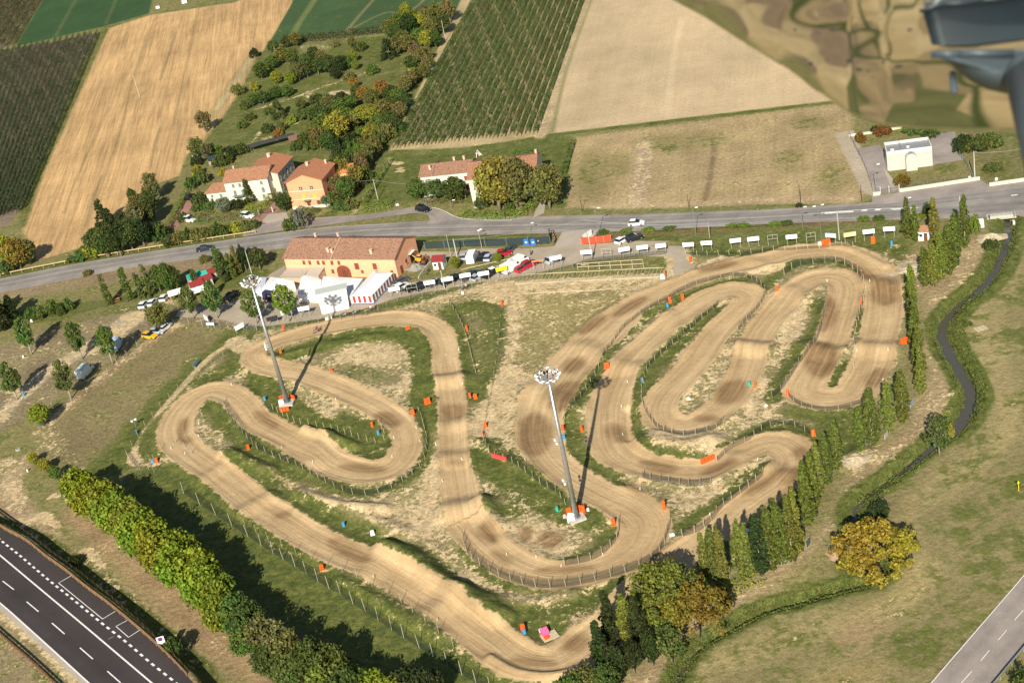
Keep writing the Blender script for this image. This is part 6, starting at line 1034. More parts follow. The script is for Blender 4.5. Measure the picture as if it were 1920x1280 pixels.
# small huts, kiosk, summer house
def hut(px, py, w_, d_, h_, rh, wallc, roofm, label, rz=0, name='hut', cat='hut', roofc=None, over=.25, door=True, open_=False):
    x, y, z = PG(px, py); o = empty(name, x, y, z, rz, label, cat)
    if open_:
        b = MB(); [b.box((sx * (w_ / 2 - .1), sy * (d_ / 2 - .1), h_ / 2), (.14, .14, h_)) for sx in (-1, 1) for sy in (-1, 1)]; b.build('frame', OBJC, o, wallc)
    else: MB().add([(-w_ / 2, -d_ / 2, 0), (w_ / 2, -d_ / 2, 0), (w_ / 2, d_ / 2, 0), (-w_ / 2, d_ / 2, 0), (-w_ / 2, -d_ / 2, h_), (w_ / 2, -d_ / 2, h_), (w_ / 2, d_ / 2, h_), (-w_ / 2, d_ / 2, h_), (-w_ / 2, 0, h_ + rh), (w_ / 2, 0, h_ + rh)], [(0, 1, 5, 4), (2, 3, 7, 6), (1, 2, 6, 9, 5), (3, 0, 4, 8, 7)]).build('wall', OBJC, o, wallc)
    a_, b_, e = w_ / 2 + over, d_ / 2 + over, h_ - .08; r = MB(); r.add([(-a_, -b_, e), (a_, -b_, e), (a_, 0, h_ + rh + .04), (-a_, 0, h_ + rh + .04), (-a_, b_, e), (a_, b_, e)] + [(-a_, -b_, e + .1), (a_, -b_, e + .1), (a_, 0, h_ + rh + .14), (-a_, 0, h_ + rh + .14), (-a_, b_, e + .1), (a_, b_, e + .1)], [(6, 7, 8, 9), (9, 8, 11, 10), (0, 3, 2, 1), (3, 4, 5, 2), (0, 1, 7, 6), (4, 10, 11, 5), (1, 2, 8, 7), (2, 5, 11, 8), (0, 6, 9, 3), (3, 9, 10, 4)]); r.build('roof', roofm, o, roofc)
    if door and not open_: MB().box((w_ * .18, -d_ / 2 - .03, .95), (.8, .08, 1.9)).build('door', BROWNW, o); MB().box((-w_ * .25, -d_ / 2 - .03, 1.3), (.6, .08, .6)).build('window', GLASS, o)
    return o
hut(826, 500, 2.6, 3.0, 2.2, .9, (.78, .76, .72), OBJC, 'white kiosk with dark red metal roof beside the gravel heap', -.35, 'kiosk', 'kiosk', (.24, .03, .035))
hut(1734, 447, 2.4, 2.4, 2.3, .8, (.80, .80, .82), TILE_MID, 'small white hut with pinkish tiled roof among the poplars', -.5)
hut(1768, 452, 2.0, 1.4, 1.0, .3, (.78, .76, .72), CONC, 'low white box hut behind the tall poplars', -.3, 'hut', 'hut', door=False)
hut(402, 308, 3.0, 2.6, 2.0, .8, (.45, .38, .28), OBJC, 'dark-roofed summer house in the white villa garden', .3, 'summer_house', 'summer house', (.03, .04, .055))
hut(555, 272, 3.2, 3.2, 2.2, 1.0, (.2, .12, .08), OBJC, 'brown gazebo behind the white villa', .2, 'gazebo', 'gazebo', (.17, .10, .07), open_=True)
hut(512, 274, 14, 2.4, 2.1, .2, (.1, .1, .1), OBJC, 'long dark open shelter behind the white villa', .19, 'shelter', 'shelter', (.055, .055, .05), open_=True)
for px, py, c, l in ((385, 527, (.03, .42, .33), 'turquoise canopy roof between the camp trees'), (404, 520, (.24, .035, .035), 'red gable roof right of the turquoise canopy'), (387, 535, (.24, .035, .035), 'low red roof in front of the turquoise canopy'), (371, 545, (.24, .035, .035), 'small red roof edge above the white awning'), (367, 530, (.02, .30, .22), 'dark green canopy at the left of the turquoise one')):
    hut(px, py, 3.2, 3.0, 2.1, .7, (.45, .42, .38), OBJC, l, .4, 'cabin', 'cabin', c)
for px, py, l, s in ((332, 560, 'white camp awning left of the grey-green tree', 3.0), (372, 556, 'blue-shaded white awning between two camp trees', 3.4)): hut(px, py, s, 3.0, 1.9, .6, (.6, .2, .16), OBJC, l, .2, 'awning', 'awning', (.82, .82, .80), open_=True)
x, y, z = PG(219, 565); o = empty('picnic_table', x, y, z, .3, 'orange-brown picnic table under the columnar trees', 'table'); MB().box((0, 0, .74), (1.8, .8, .06)).build('tabletop', OBJC, o, (.5, .2, .08)); MB().box((0, .75, .44), (1.8, .28, .05)).build('bench', OBJC, o, (.5, .2, .08)); MB().box((0, -.75, .44), (1.8, .28, .05)).build('bench', OBJC, o, (.5, .2, .08)); MB().box((-.7, 0, .36), (.08, 1.6, .7)).box((.7, 0, .36), (.08, 1.6, .7)).build('frame', BROWNW, o)
# tents
def tent(pts, eave, label, color=(.82, .82, .83), ridge=1.2, name='tent', stripes=None, cat='tent', side=None):
    """four ground corners (photo px of the foot): front left, front right, back right, back left"""
    P = Gs(pts); c = P.mean(0); o = empty(name, c[0], c[1], 0, 0, label, cat); Q = [(p[0] - c[0], p[1] - c[1]) for p in P]
    m0 = tuple((np.array(Q[0]) + Q[1]) / 2); m1 = tuple((np.array(Q[2]) + Q[3]) / 2); R0 = (*(np.array(m0) * .75 + np.array(m1) * .25), eave + ridge); R1 = (*(np.array(m0) * .25 + np.array(m1) * .75), eave + ridge)
    T4 = [(*q, eave) for q in Q]; b = MB(); b.add(T4 + [R0, R1], [(0, 1, 4), (1, 2, 5, 4), (2, 3, 5), (3, 0, 4, 5)]); b.build('roof', OBJC, o, color)
    b = MB(); T0 = [(*q, 0) for q in Q]; T5 = [(*q, eave - .02) for q in Q]; b.add(T0 + T5, [(i, (i + 1) % 4, 4 + (i + 1) % 4, 4 + i) for i in range(4)]); b.build('wall', OBJC, o, side or color)
    if stripes:
        for (i, j) in ((0, 1), (1, 2)):
            A_, B_ = np.array(Q[i]), np.array(Q[j]); d = B_ - A_; L_ = np.linalg.norm(d); d /= L_; nn = np.array([d[1], -d[0]]) * .04; k = int(L_ / 1.35)
            for s in range(k):
                a_ = A_ + d * (L_ * (s + .25) / k) + nn; b_ = A_ + d * (L_ * (s + .75) / k) + nn; bb = MB(); bb.add([(*a_, .45), (*b_, .45), (*b_, eave - .1), (*a_, eave - .1), (*(a_ - nn * .8), .45), (*(b_ - nn * .8), .45), (*(b_ - nn * .8), eave - .1), (*(a_ - nn * .8), eave - .1)], [(0, 1, 2, 3), (3, 2, 6, 7), (0, 3, 7, 4), (1, 5, 6, 2), (0, 4, 5, 1)]); bb.build('stripe' if i == 0 else 'window', OBJC, o, (.75, .05, .04) if i == 0 else (.22, .10, .07))
            bb = MB(); bb.add([(*(A_ + nn * 1.2), 0), (*(B_ + nn * 1.2), 0), (*(B_ + nn * 1.2), .35), (*(A_ + nn * 1.2), .35)], [(0, 1, 2, 3)]); bb.build('skirt', OBJC, o, (.05, .18, .45))
    return o
tent([(662, 571), (701, 570), (741, 527), (704, 523)], 2.3, 'white marquee with red stripes and windows beside the barn', ridge=1.1, name='marquee', stripes=True, cat='marquee')
tent([(562, 566), (602, 568), (607, 538), (570, 528)], 2.1, 'white tent half shaded by the round green tree', ridge=.2); tent([(601, 566), (661, 570), (684, 536), (610, 532)], 2.1, 'broad white tent between the striped marquee and the billboard stage', ridge=.25)
tent([(497, 557), (528, 562), (556, 545), (512, 536)], 2.6, 'tall white tent left of the round green tree', ridge=1.0, color=(.84, .83, .80)); tent([(481, 556), (497, 558), (503, 530), (492, 530)], 1.6, 'small bluish-white tent at the left end of the tents', ridge=.3, color=(.6, .62, .74))
# billboard stage in front of the tents
st = empty('billboard_stage', -42.5, 316.5, 0, .02, 'tall white billboard structure with sloping front and grey flat roof', 'billboard'); b = MB()
b.add([(0, 0, .1), (6.6, 0, .1), (6.9, 1.6, 4.7), (-.2, 1.6, 4.7), (0, .15, .1), (6.6, .15, .1), (6.9, 1.75, 4.7), (-.2, 1.75, 4.7)], [(0, 1, 2, 3), (7, 6, 5, 4), (3, 2, 6, 7), (0, 3, 7, 4), (1, 5, 6, 2)]); b.build('panel', FABW, st)
MB().add([(-.5, 1.3, 4.72), (7.1, 1.3, 4.72), (7.1, 4.0, 4.85), (-.5, 4.0, 4.85), (-.5, 1.3, 4.86), (7.1, 1.3, 4.86), (7.1, 4.0, 4.99), (-.5, 4.0, 4.99)], [(4, 5, 6, 7), (3, 2, 1, 0), (0, 1, 5, 4), (1, 2, 6, 5), (3, 0, 4, 7)]).build('roof', OBJC, st, (.46, .50, .47))
b = MB(); [b.box((x, yy, 2.3), (.12, .12, 4.7)) for x in (0, 3.3, 6.6) for yy in (2.2, 3.8)]; b.build('frame', GALV, st)
b = MB(); [b.add([(x - .02, .2 * 0 + (z0 / 4.7) * 1.6 - .02, z0), (x + .02, (z0 / 4.7) * 1.6 - .02, z0), (x + .02, (z1 / 4.7) * 1.6 - .02, z1), (x - .02, (z1 / 4.7) * 1.6 - .02, z1)], [(0, 1, 2, 3)]) for x, z0, z1 in ((.9, .4, 2.0), (1.7, .4, 2.0), (2.3, .4, 3.6), (4.6, .4, 4), (5.8, 2, 4.2))]; b.build('seam', OBJC, st, (.55, .56, .58))
# ============================================================ VEHICLES
def car_parts(L_, W, H, kind):
    """length along x; returns shared meshes"""
    def loft(prof, ws, name, m, smooth=False):
        b = MB(); v = []
        for (x, zl, zh), w_ in zip(prof, ws): v += [(x, -w_[0], zl), (x, w_[0], zl), (x, w_[1], zh), (x, -w_[1], zh)]
        n = len(prof); f = [(3, 2, 1, 0)] + [(4 * (n - 1), 4 * (n - 1) + 1, 4 * (n - 1) + 2, 4 * (n - 1) + 3)]
        for i in range(n - 1):
            a = 4 * i
            for j in range(4): f.append((a + j, a + (j + 1) % 4, a + 4 + (j + 1) % 4, a + 4 + j))
        b.add(v, f); return b.mesh(name, m, smooth)
    h = W / 2; A = L_ / 2
    if kind == 'van':
        body = loft([(-A, .35, H * .94), (-A + .1, .28, H), (A - 1.55, .28, H), (A - .75, .28, H * .56), (A - .15, .28, H * .46), (A, .35, H * .36)], [(h, h * .93), (h, h * .94), (h, h * .93), (h, h * .95), (h * .96, h * .9), (h * .9, h * .85)], 'body', PAINT)
        gl = loft([(A - 1.62, H * .60, H * .955), (A - 1.42, H * .60, H * .93), (A - .82, H * .58, H * .62)], [(h * 1.005, h * .90)] * 3, 'glass', GLASS)
    else:
        hb = H * .60; tail = {'hatch': .12, 'suv': .15, 'sedan': .85}[kind]
        body = loft([(-A, .38, hb * .85), (-A + .12, .22, hb), (-A + tail, .22, hb * 1.04), (A - 1.15, .22, hb), (A - .25, .22, hb * .82), (A, .36, hb * .62)], [(h * .9, h * .85), (h, h * .93), (h, h * .94), (h, h * .94), (h * .96, h * .88), (h * .84, h * .78)], 'body', PAINT)
        gl = loft([(-A + tail, hb * .98, hb * 1.02), (-A + tail + .42, hb * .98, H * .955), (A - 2.15, hb * .98, H * .96), (A - 1.2, hb * .98, hb * 1.0)], [(h * .93, h * .88), (h * .93, h * .74), (h * .93, h * .74), (h * .93, h * .88)], 'glass', GLASS)
    out = [('body', body, None), ('glass', gl, (1, 1, 1))]
    if kind != 'van': out.append(('roof', MB().box((-A + tail + .42 + (L_ - tail - 2.57) / 2, 0, H * .975), (L_ - tail - 2.5, W * .75, .06), bev=.06).mesh('roof', PAINT), None))
    wm_ = MB().cyl((0, -.1, 0), (0, .1, 0), .33, .33, 14).mesh('tyre', RUBBER); rm_ = MB().cyl((0, -.115, 0), (0, .115, 0), .19, .19, 10).mesh('rim', GALV)
    hl = MB().box((0, 0, 0), (.12, .34, .14)).mesh('headlight', LAMPW)
    return out, wm_, rm_, hl, (L_, W, H, kind)
CARS = {'hatch': car_parts(4.0, 1.75, 1.48, 'hatch'), 'suv': car_parts(4.5, 1.85, 1.70, 'suv'), 'sedan': car_parts(4.6, 1.8, 1.43, 'sedan'), 'van': car_parts(5.4, 2.0, 2.4, 'van'), 'minivan': car_parts(4.4, 1.8, 1.85, 'suv')}
def car(px, py, dx, dy, kind, color, label, name=None, group=None, cat=None):
    parts, wmesh, rmesh, hl, (L_, W, H, kd) = CARS[kind]; x, y, z = PG(px, py); rz = heading(px, py, dx, dy)
    o = inst(name or {'van': 'van'}.get(kind, 'parked_car'), [(p[0], p[1], p[2]) for p in parts], x, y, z + .06, rz, label, cat or ('van' if kind == 'van' else 'car'), group, color)
    for sx in (-1, 1):
        for sy in (-1, 1):
            w_ = link('wheel', wmesh, o); w_.location = (sx * L_ * .32, sy * (W / 2 - .1), .33); link('rim', rmesh, w_)
    for sy in (-1, 1): q = link('headlight', hl, o); q.location = (L_ / 2 - .06, sy * W * .34, H * .34 if kind != 'van' else H * .3)
    return o
Wt, Bk, Sv, Dg, Rd = (.80, .81, .82), (.012, .013, .018), (.42, .44, .47), (.07, .075, .085), (.40, .01, .03)
CG = 'cars parked along the track fence'
for a in ((754, 529, 9, -4, 'sedan', Dg, 'dark grey saloon nearest the barn corner', CG), (754, 542, 9, -5, 'suv', Wt, 'white off-road car at the left end of the fence row', CG), (774, 543, 8, -5, 'hatch', Bk, 'black car directly right of the white off-road car', CG), (793, 540, 8, -4, 'suv', Bk, 'black car, second right of the white off-road car', CG), (818, 533, 8, -4, 'sedan', Dg, 'dark low car between the bare frame and the red-lettered board', CG), (841, 531, 8, -4, 'hatch', Bk, 'black car under the red-lettered white board', CG), (856, 524, 8, -4, 'sedan', Bk, 'black saloon behind the red-lettered white board', CG), (877, 523, 7, -4, 'hatch', Dg, 'dark car left of the small silver car', CG), (888, 518, 7, -3, 'sedan', (.02, .03, .06), 'dark blue saloon above the small silver car', CG), (896, 523, 6, -4, 'hatch', Sv, 'small silver car in the fence row', CG), (909, 515, 6, -3, 'hatch', Dg, 'grey car behind the white board left of the yellow board', CG), (919, 517, 6, -4, 'suv', Bk, 'black car left of the yellow board', CG), (929, 510, 6, -3, 'hatch', Wt, 'white car roof just behind the yellow board', CG), (947, 508, 6, -3, 'hatch', Dg, 'dark car half under the yellow board', CG), (960, 507, 7, -4, 'van', Wt, 'white van right of the yellow board', CG), (974, 497, 8, -5, 'van', (.84, .84, .82), 'tall white camper van left of the dark red car', CG), (979, 507, 7, -4, 'hatch', (.50, .02, .03), 'bright red hatchback in front of the dark red car', CG), (993, 500, 8, -4, 'minivan', Rd, 'dark red people carrier beside the white camper', CG), (1038, 491, 8, -4, 'minivan', Sv, 'silver people carrier under the right-hand white board', CG)):
    car(*a[:7], group=a[7])
PG2 = 'vehicles parked in the upper paddock row'
for a in ((871, 484, 3, -7, 'hatch', Sv, 'silver hatchback left of the white delivery van'), (887, 488, 4, -9, 'van', Wt, 'white delivery van in the upper paddock row'), (906, 484, 5, -6, 'sedan', Bk, 'black saloon right of the white delivery van'), (917, 486, 4, -6, 'hatch', (.45, .50, .58), 'pale blue car right of the black saloon'), (946, 478, 8, -1, 'hatch', Rd, 'red car parked in front of the bright small tree'), (959, 469, 5, -5, 'hatch', Dg, 'dark trailer car right of the red car')): car(*a, group=PG2)
for a in ((1167, 454, 8, -5, 'hatch', Wt, 'white hatchback parked near the red barrier'), (1190, 450, 9, -3, 'suv', Bk, 'black off-road car beside the white hatchback'), (1194, 422, 14, -1, 'hatch', Wt, 'white hatchback driving on the main road'), (385, 469, 13, -3, 'sedan', (.02, .03, .05), 'dark blue saloon driving on the left part of the main road'), (794, 396, 11, 2, 'suv', Bk, 'black car turning out of the side lane'), (271, 574, 4, -5, 'hatch', Wt, 'white car at the left end of the shaded camp cars'), (288, 570, 4, -5, 'hatch', Wt, 'white car, second of the shaded camp cars'), (310, 561, 4, -5, 'hatch', Wt, 'black and white car next to the white camp awning'), (435, 557, 9, -6, 'sedan', Bk, 'black saloon parked right of the red-roofed cabins'), (162, 702, 9, -10, 'van', (.62, .72, .74), 'pale van in tree shade in the camp site'), (220, 652, 5, -9, 'van', (.50, .66, .80), 'light blue van behind the second camp tree'), (282, 633, 9, 1, 'hatch', (.75, .42, .02), 'yellow car below the broad olive tree'), (296, 625, 8, 0, 'hatch', Sv, 'silver car beside the yellow car'), (311, 617, 6, -5, 'hatch', Wt, 'white car under the broad olive tree'), (356, 415, 9, 1, 'suv', Wt, 'white off-road car on the red brick drive'), (357, 372, 5, -4, 'hatch', Bk, 'black car at the top of the red brick drive'), (465, 408, 9, 1, 'suv', Wt, 'white car parked by the dark garden gate'), (619, 382, 5, -6, 'hatch', (.35, .42, .6), 'blue-grey car in the shade of the orange villa')):
    car(*a, name='moving_car' if 'driving' in a[6] or 'turning' in a[6] else None)
# caravan / display trailer by the tents
x, y, z = PG(516, 561); o = empty('trailer', x, y, z, heading(516, 561, 10, 0), 'dark trailer with white windows beside the tall white tent', 'trailer'); MB().box((0, 0, 1.35), (5.6, 2.1, 1.9), bev=.12).build('body', OBJC, o, (.03, .03, .07)); MB().box((-.8, -1.07, 1.5), (.9, .06, .35)).box((.9, -1.07, 1.5), (.9, .06, .35)).build('window', LAMPW, o)
for sx in (-1.2, -.4): MB().cyl((sx, -1.1, .35), (sx, 1.1, .35), .34, .34, 12).build('wheel', RUBBER, o)
# boat-like white kayak, tractor at barn
x, y, z = PG(519, 570); o = empty('inflatable_boat', x, y, z, .5, 'small white inflatable boat in front of the dark trailer', 'boat'); b = MB(); b.tube([(-1.3, -.5, .25), (.7, -.5, .25), (1.4, 0, .35), (.7, .5, .25), (-1.3, .5, .25)], .2, 8); b.build('hull', WHITE, o, smooth=True); MB().box((-.2, 0, .15), (2.2, .8, .08)).build('floor', STEEL, o)
def machine(px, py, rz, col, label, s=1):
    x, y, z = PG(px, py); o = empty('digger', x, y, z, rz, label, 'digger'); o.scale = (s,) * 3; MB().box((-.4, 0, 1.1), (2.2, 1.5, .9), bev=.1).box((-.7, .2, 2.0), (1.1, 1.0, 1.1), bev=.1).build('body', OBJC, o, col)
    MB().box((-.7, .2, 2.05), (1.14, 1.04, .5)).build('glass', GLASS, o); MB().cyl((.5, 0, 1.2), (2.2, 0, 2.6), .16, .13, 6).cyl((2.2, 0, 2.6), (3.4, 0, 1.2), .13, .1, 6).build('arm', OBJC, o, col); MB().box((3.4, 0, .8), (.6, .9, .7), bev=.15).build('bucket', OBJC, o, col)
    for sx in (-1.2, .5): MB().cyl((sx, -.9, .5), (sx, .9, .5), .5, .5, 12).build('wheel', RUBBER, o)
machine(786, 492, 2.6, (.62, .30, .03), 'orange-yellow digger by the barn gable', .9); machine(797, 494, 1.2, (.20, .06, .03), 'dark red farm loader beside the orange-yellow digger', .7)
# motorbikes and riders
def limb_skin(name, pts, edges, rad, m, parent, color=None):
    me = bpy.data.meshes.new(name); me.from_pydata(pts, edges, []); o = link(name, me, parent, color); mo = o.modifiers.new('skin', 'SKIN'); 
    for i, r in enumerate(rad): me.skin_vertices[0].data[i].radius = (r, r)
    me.skin_vertices[0].data[0].use_root = True; me.materials.append(m); s = o.modifiers.new('sub', 'SUBSURF'); s.levels = s.render_levels = 1; return o
def skinmesh(name, pts, edges, rad, m):
    me = bpy.data.meshes.new(name); me.from_pydata(pts, edges, []); o = bpy.data.objects.new(name, me); COL.objects.link(o); o.modifiers.new('skin', 'SKIN'); bpy.context.view_layer.update()
    if not me.skin_vertices: me.skin_vertices.new() if hasattr(me.skin_vertices, 'new') else None
    for i, r in enumerate(rad): me.skin_vertices[0].data[i].radius = (r, r)
    me.skin_vertices[0].data[0].use_root = True; s = o.modifiers.new('sub', 'SUBSURF'); s.levels = 1; bpy.context.view_layer.update(); dg = bpy.context.evaluated_depsgraph_get(); ne = bpy.data.meshes.new_from_object(o.evaluated_get(dg)); bpy.data.objects.remove(o); ne.materials.clear(); ne.materials.append(m); ne.shade_smooth(); return ne
# 0 pelvis 1 waist 2 chest 3 neck 4 head 5 head top | arms, legs
ST = [(0, 0, .95), (0, 0, 1.12), (0, 0, 1.36), (0, .0, 1.52), (0, -.02, 1.64), (0, -.01, 1.76), (-.19, 0, 1.42), (-.27, .02, 1.15), (-.25, -.12, .93), (-.25, -.16, .84), (.19, 0, 1.42), (.27, .02, 1.15), (.25, -.12, .93), (.25, -.16, .84), (-.10, 0, .88), (-.12, -.02, .50), (-.13, .02, .09), (-.13, -.14, .05), (.10, 0, .88), (.13, -.05, .50), (.15, .03, .09), (.16, -.13, .05)]
SE = [(0, 1), (1, 2), (2, 3), (3, 4), (4, 5), (2, 6), (6, 7), (7, 8), (8, 9), (2, 10), (10, 11), (11, 12), (12, 13), (0, 14), (14, 15), (15, 16), (16, 17), (0, 18), (18, 19), (19, 20), (20, 21)]
SRd = [.15, .14, .165, .06, .10, .08, .065, .045, .035, .04, .065, .045, .035, .04, .10, .07, .045, .045, .10, .07, .045, .045]
RD = [(0, .05, .92), (0, .0, 1.08), (0, -.14, 1.28), (0, -.24, 1.40), (0, -.30, 1.50), (0, -.30, 1.62), (-.20, -.14, 1.34), (-.33, -.26, 1.16), (-.33, -.50, 1.10), (-.32, -.56, 1.08), (.20, -.14, 1.34), (.33, -.26, 1.16), (.33, -.50, 1.10), (.32, -.56, 1.08), (-.12, .02, .88), (-.20, -.28, .66), (-.18, .05, .36), (-.18, -.08, .32), (.12, .02, .88), (.20, -.28, .66), (.18, .05, .36), (.18, -.08, .32)]
BODY = skinmesh('standing_body', ST, SE, SRd, OBJC); RIDER = skinmesh('riding_body', RD, SE, SRd, OBJC)
HAIR = MB().ball((0, 0, 0), .115, 10, 6, (1, 1.1, .8)).mesh('hair', BROWNW, True); HELM = MB().ball((0, 0, 0), .15, 12, 8, (1, 1.15, 1)).mesh('helmet', OBJC, True); LEGS = skinmesh('trousers', [ST[0]] + ST[14:17] + ST[18:21], [(0, 1), (1, 2), (2, 3), (0, 4), (4, 5), (5, 6)], [.16, .115, .085, .065, .115, .085, .065], OBJC)
SHIRT = skinmesh('shirt', [ST[0], ST[1], ST[2], (0, 0, 1.47), ST[6], ST[7], ST[10], ST[11]], [(0, 1), (1, 2), (2, 3), (2, 4), (4, 5), (2, 6), (6, 7)], [.165, .16, .18, .08, .08, .058, .08, .058], OBJC)
def person(px, py, rz, shirt, trous, label):
    x, y, z = PG(px, py); o = empty('person', x, y, z, rz, label, 'person'); link('body', BODY, o, (.50, .32, .23)); link('shirt', SHIRT, o, shirt); link('trousers', LEGS, o, trous); h = link('hair', HAIR, o); h.location = (0, .01, 1.74)
def bike(px, py, dx, dy, col, label, rider=None, rlabel=None):
    x, y, z = PG(px, py); rz = heading(px, py, dx, dy) + math.pi / 2; o = empty('motocross_bike', x, y, z, rz, label, 'motorbike')
    for yy in (-.72, .70):
        b = MB(); n = 18
        for i in range(n): t = 2 * math.pi * i / n; t2 = 2 * math.pi * (i + 1) / n; b.cyl((0, yy + .31 * math.cos(t), .33 + .31 * math.sin(t)), (0, yy + .31 * math.cos(t2), .33 + .31 * math.sin(t2)), .045, .045, 5, False)
        b.cyl((-.05, yy, .33), (.05, yy, .33), .05, .05, 6); b.build('wheel', RUBBER, o)
    MB().box((0, -.02, .55), (.24, .45, .35), bev=.04).build('engine', STEEL, o); MB().cyl((0, -.72, .33), (0, -.45, 1.0), .05, .05, 6).cyl((0, .70, .33), (0, .1, .45), .05, .05, 6).cyl((0, -.45, .95), (0, .1, .6), .05, .05, 6).build('frame', STEEL, o)
    MB().box((0, -.2, .88), (.22, .45, .26), bev=.05).box((0, -.78, .74), (.16, .5, .04)).box((0, .62, .86), (.16, .5, .05)).build('fairing', OBJC, o, col); MB().box((0, .22, .90), (.18, .6, .1), bev=.03).build('saddle', RUBBER, o); MB().cyl((-.38, -.48, 1.08), (.38, -.48, 1.08), .025, .025, 6).build('handlebar', DARKM, o)
    if rider:
        p = empty('person', x, y, z, rz, rlabel, 'person'); link('body', RIDER, p, rider); h = link('helmet', HELM, p, col); h.location = (0, -.30, 1.56)
bike(595, 623, 9, -4, (.5, .10, .05), 'motocross bike ridden along the top left straight', (.08, .07, .09), 'rider in dark clothing on the top left straight'); bike(648, 592, 9, -2, (.30, .10, .04), 'brown dirt bike parked on the grass left of the green one'); bike(667, 588, 9, -3, (.15, .40, .15), 'white-green motocross bike lying by the fence'); bike(803, 512, 3, -5, (.1, .1, .12), 'dark motorbike parked below the kiosk'); bike(533, 560, 8, 3, (.2, .2, .25), 'grey motorbike at the right end of the dark trailer')
person(697, 584, .2, (.75, .75, .75), (.04, .04, .05), 'person in a white top standing by the fence below the marquee'); person(702, 582, -.6, (.60, .18, .14), (.08, .09, .14), 'person in a reddish top beside the one in white'); person(868, 545, .4, (.10, .22, .38), (.12, .12, .14), 'person in a blue top at the track fence'); person(875, 543, -.3, (.45, .36, .36), (.05, .05, .06), 'person in a greyish top right of the one in blue'); person(443, 622, .4, (.5, .48, .45), (.1, .1, .12), 'person in a light top near the white boards on the left'); person(996, 479, .1, (.10, .09, .1), (.05, .05, .06), 'person in black standing in the paddock road'); person(544, 563, .5, (.8, .78, .74), (.3, .25, .2), 'person in a white top under the round green tree')
for i, (px, py) in enumerate(((1036, 441), (1038, 446), (1040, 451), (1041, 456))): person(px, py, i, (.03 + .03 * i, .03, .03), (.03, .03, .04), f'person in dark clothing at the paddock gate, {ORD[i]} from the road')
# ============================================================ MASTS, POLES, WIRES
def mast(px, py, rot, label):
    x, y, z = PG(px, py); o = empty('floodlight_mast', x, y, z, rot, label, 'floodlight mast'); b = MB(); H = 29.2
    b.cyl((0, 0, 0), (0, 0, H), .50, .20, 14); b.build('pole', GALV, o, smooth=True)
    b = MB(); [b.cyl((.5 - .30 * i / 12 + .04, 0, 2.2 * i + .4), (.5 - .30 * (i + 1) / 12 + .04, 0, 2.2 * (i + 1) + .4), .035, .035, 5) for i in range(12)]
    b.build('cable_run', DARKM, o)
    MB().box((0, 0, .25), (3.0, 2.4, .5)).build('base', CONC, o); MB().cyl((0, 0, .5), (0, 0, .62), .85, .85, 14).build('flange', GALV, o)
    rg = MB(); R2 = 1.55
    for k in range(20):
        a, c = 2 * math.pi * k / 20, 2 * math.pi * (k + 1) / 20
        for rr, zz in ((R2, H - .1), (1.0, H - .1), (1.45, H + .9)): rg.cyl((rr * math.cos(a), rr * math.sin(a), zz), (rr * math.cos(c), rr * math.sin(c), zz), .05, .05, 5, False)
    for k in range(6): a = math.pi * k / 3; rg.cyl((0, 0, H - .1), (R2 * math.cos(a), R2 * math.sin(a), H - .1), .05, .05, 5); rg.cyl((1.45 * math.cos(a), 1.45 * math.sin(a), H - .1), (1.45 * math.cos(a), 1.45 * math.sin(a), H + .9), .03, .03, 5)
    h = rg.build('head_frame', GALV, o); MB().cyl((0, 0, H - .14), (0, 0, H - .06), .9, .9, 14).build('platform', STEEL, o)
    for dx, dy in ((-.2, 1.1), (.35, 1.15), (-.1, -.2)): MB().cyl((dx, dy, H - .05), (dx, dy, H + .5), .16, .16, 8).build('ballast_box', BLACK, o)
    MB().box((.3, -.1, H + .2), (.7, .5, .45)).build('gear_box', OBJC, o, (.6, .35, .28))
    lm = MB().cyl((0, 0, -.05), (0, 0, .22), .40, .22, 12).mesh('floodlight', LAMPW, False); gm = MB().cyl((0, 0, -.07), (0, 0, -.05), .36, .36, 12).mesh('lens', GALV); bm_ = MB().box((0, 0, .3), (.2, .2, .2)).mesh('bracket', DARKM)
    for k in range(18):
        a = 2 * math.pi * k / 18 + .1; rr = 1.95 if k % 2 else 1.70; q = link('floodlight', lm, o); q.location = (rr * math.cos(a), rr * math.sin(a), H + (.12 if k % 2 else -.35)); q.rotation_euler = (R_(38) * math.sin(a) * -1 * -1, -R_(38) * math.cos(a), 0); link('lens', gm, q); link('bracket', bm_, q)
    for zz, s_ in ((16.6, 1), (8.3, -1)) if rot > 0 else ((14.5, 1), (14.0, -1)):
        MB().cyl((0, 0, zz), (-.9, 0, zz), .04, .04, 5).cyl((-.9, 0, zz - .5), (-.9, 0, zz + .5), .04, .04, 5).build('camera_arm', GALV, o); MB().box((-1.0, .1, zz + .3), (.3, .5, .28)).box((-.9, -.25, zz - .3), (.3, .4, .28)).build('camera', LAMPW, o)
mast(539, 757, -.2, 'tall floodlight mast on the left, its head in front of the camp trees'); mast(1081, 973, .25, 'tall floodlight mast in the centre, nearer the camera')
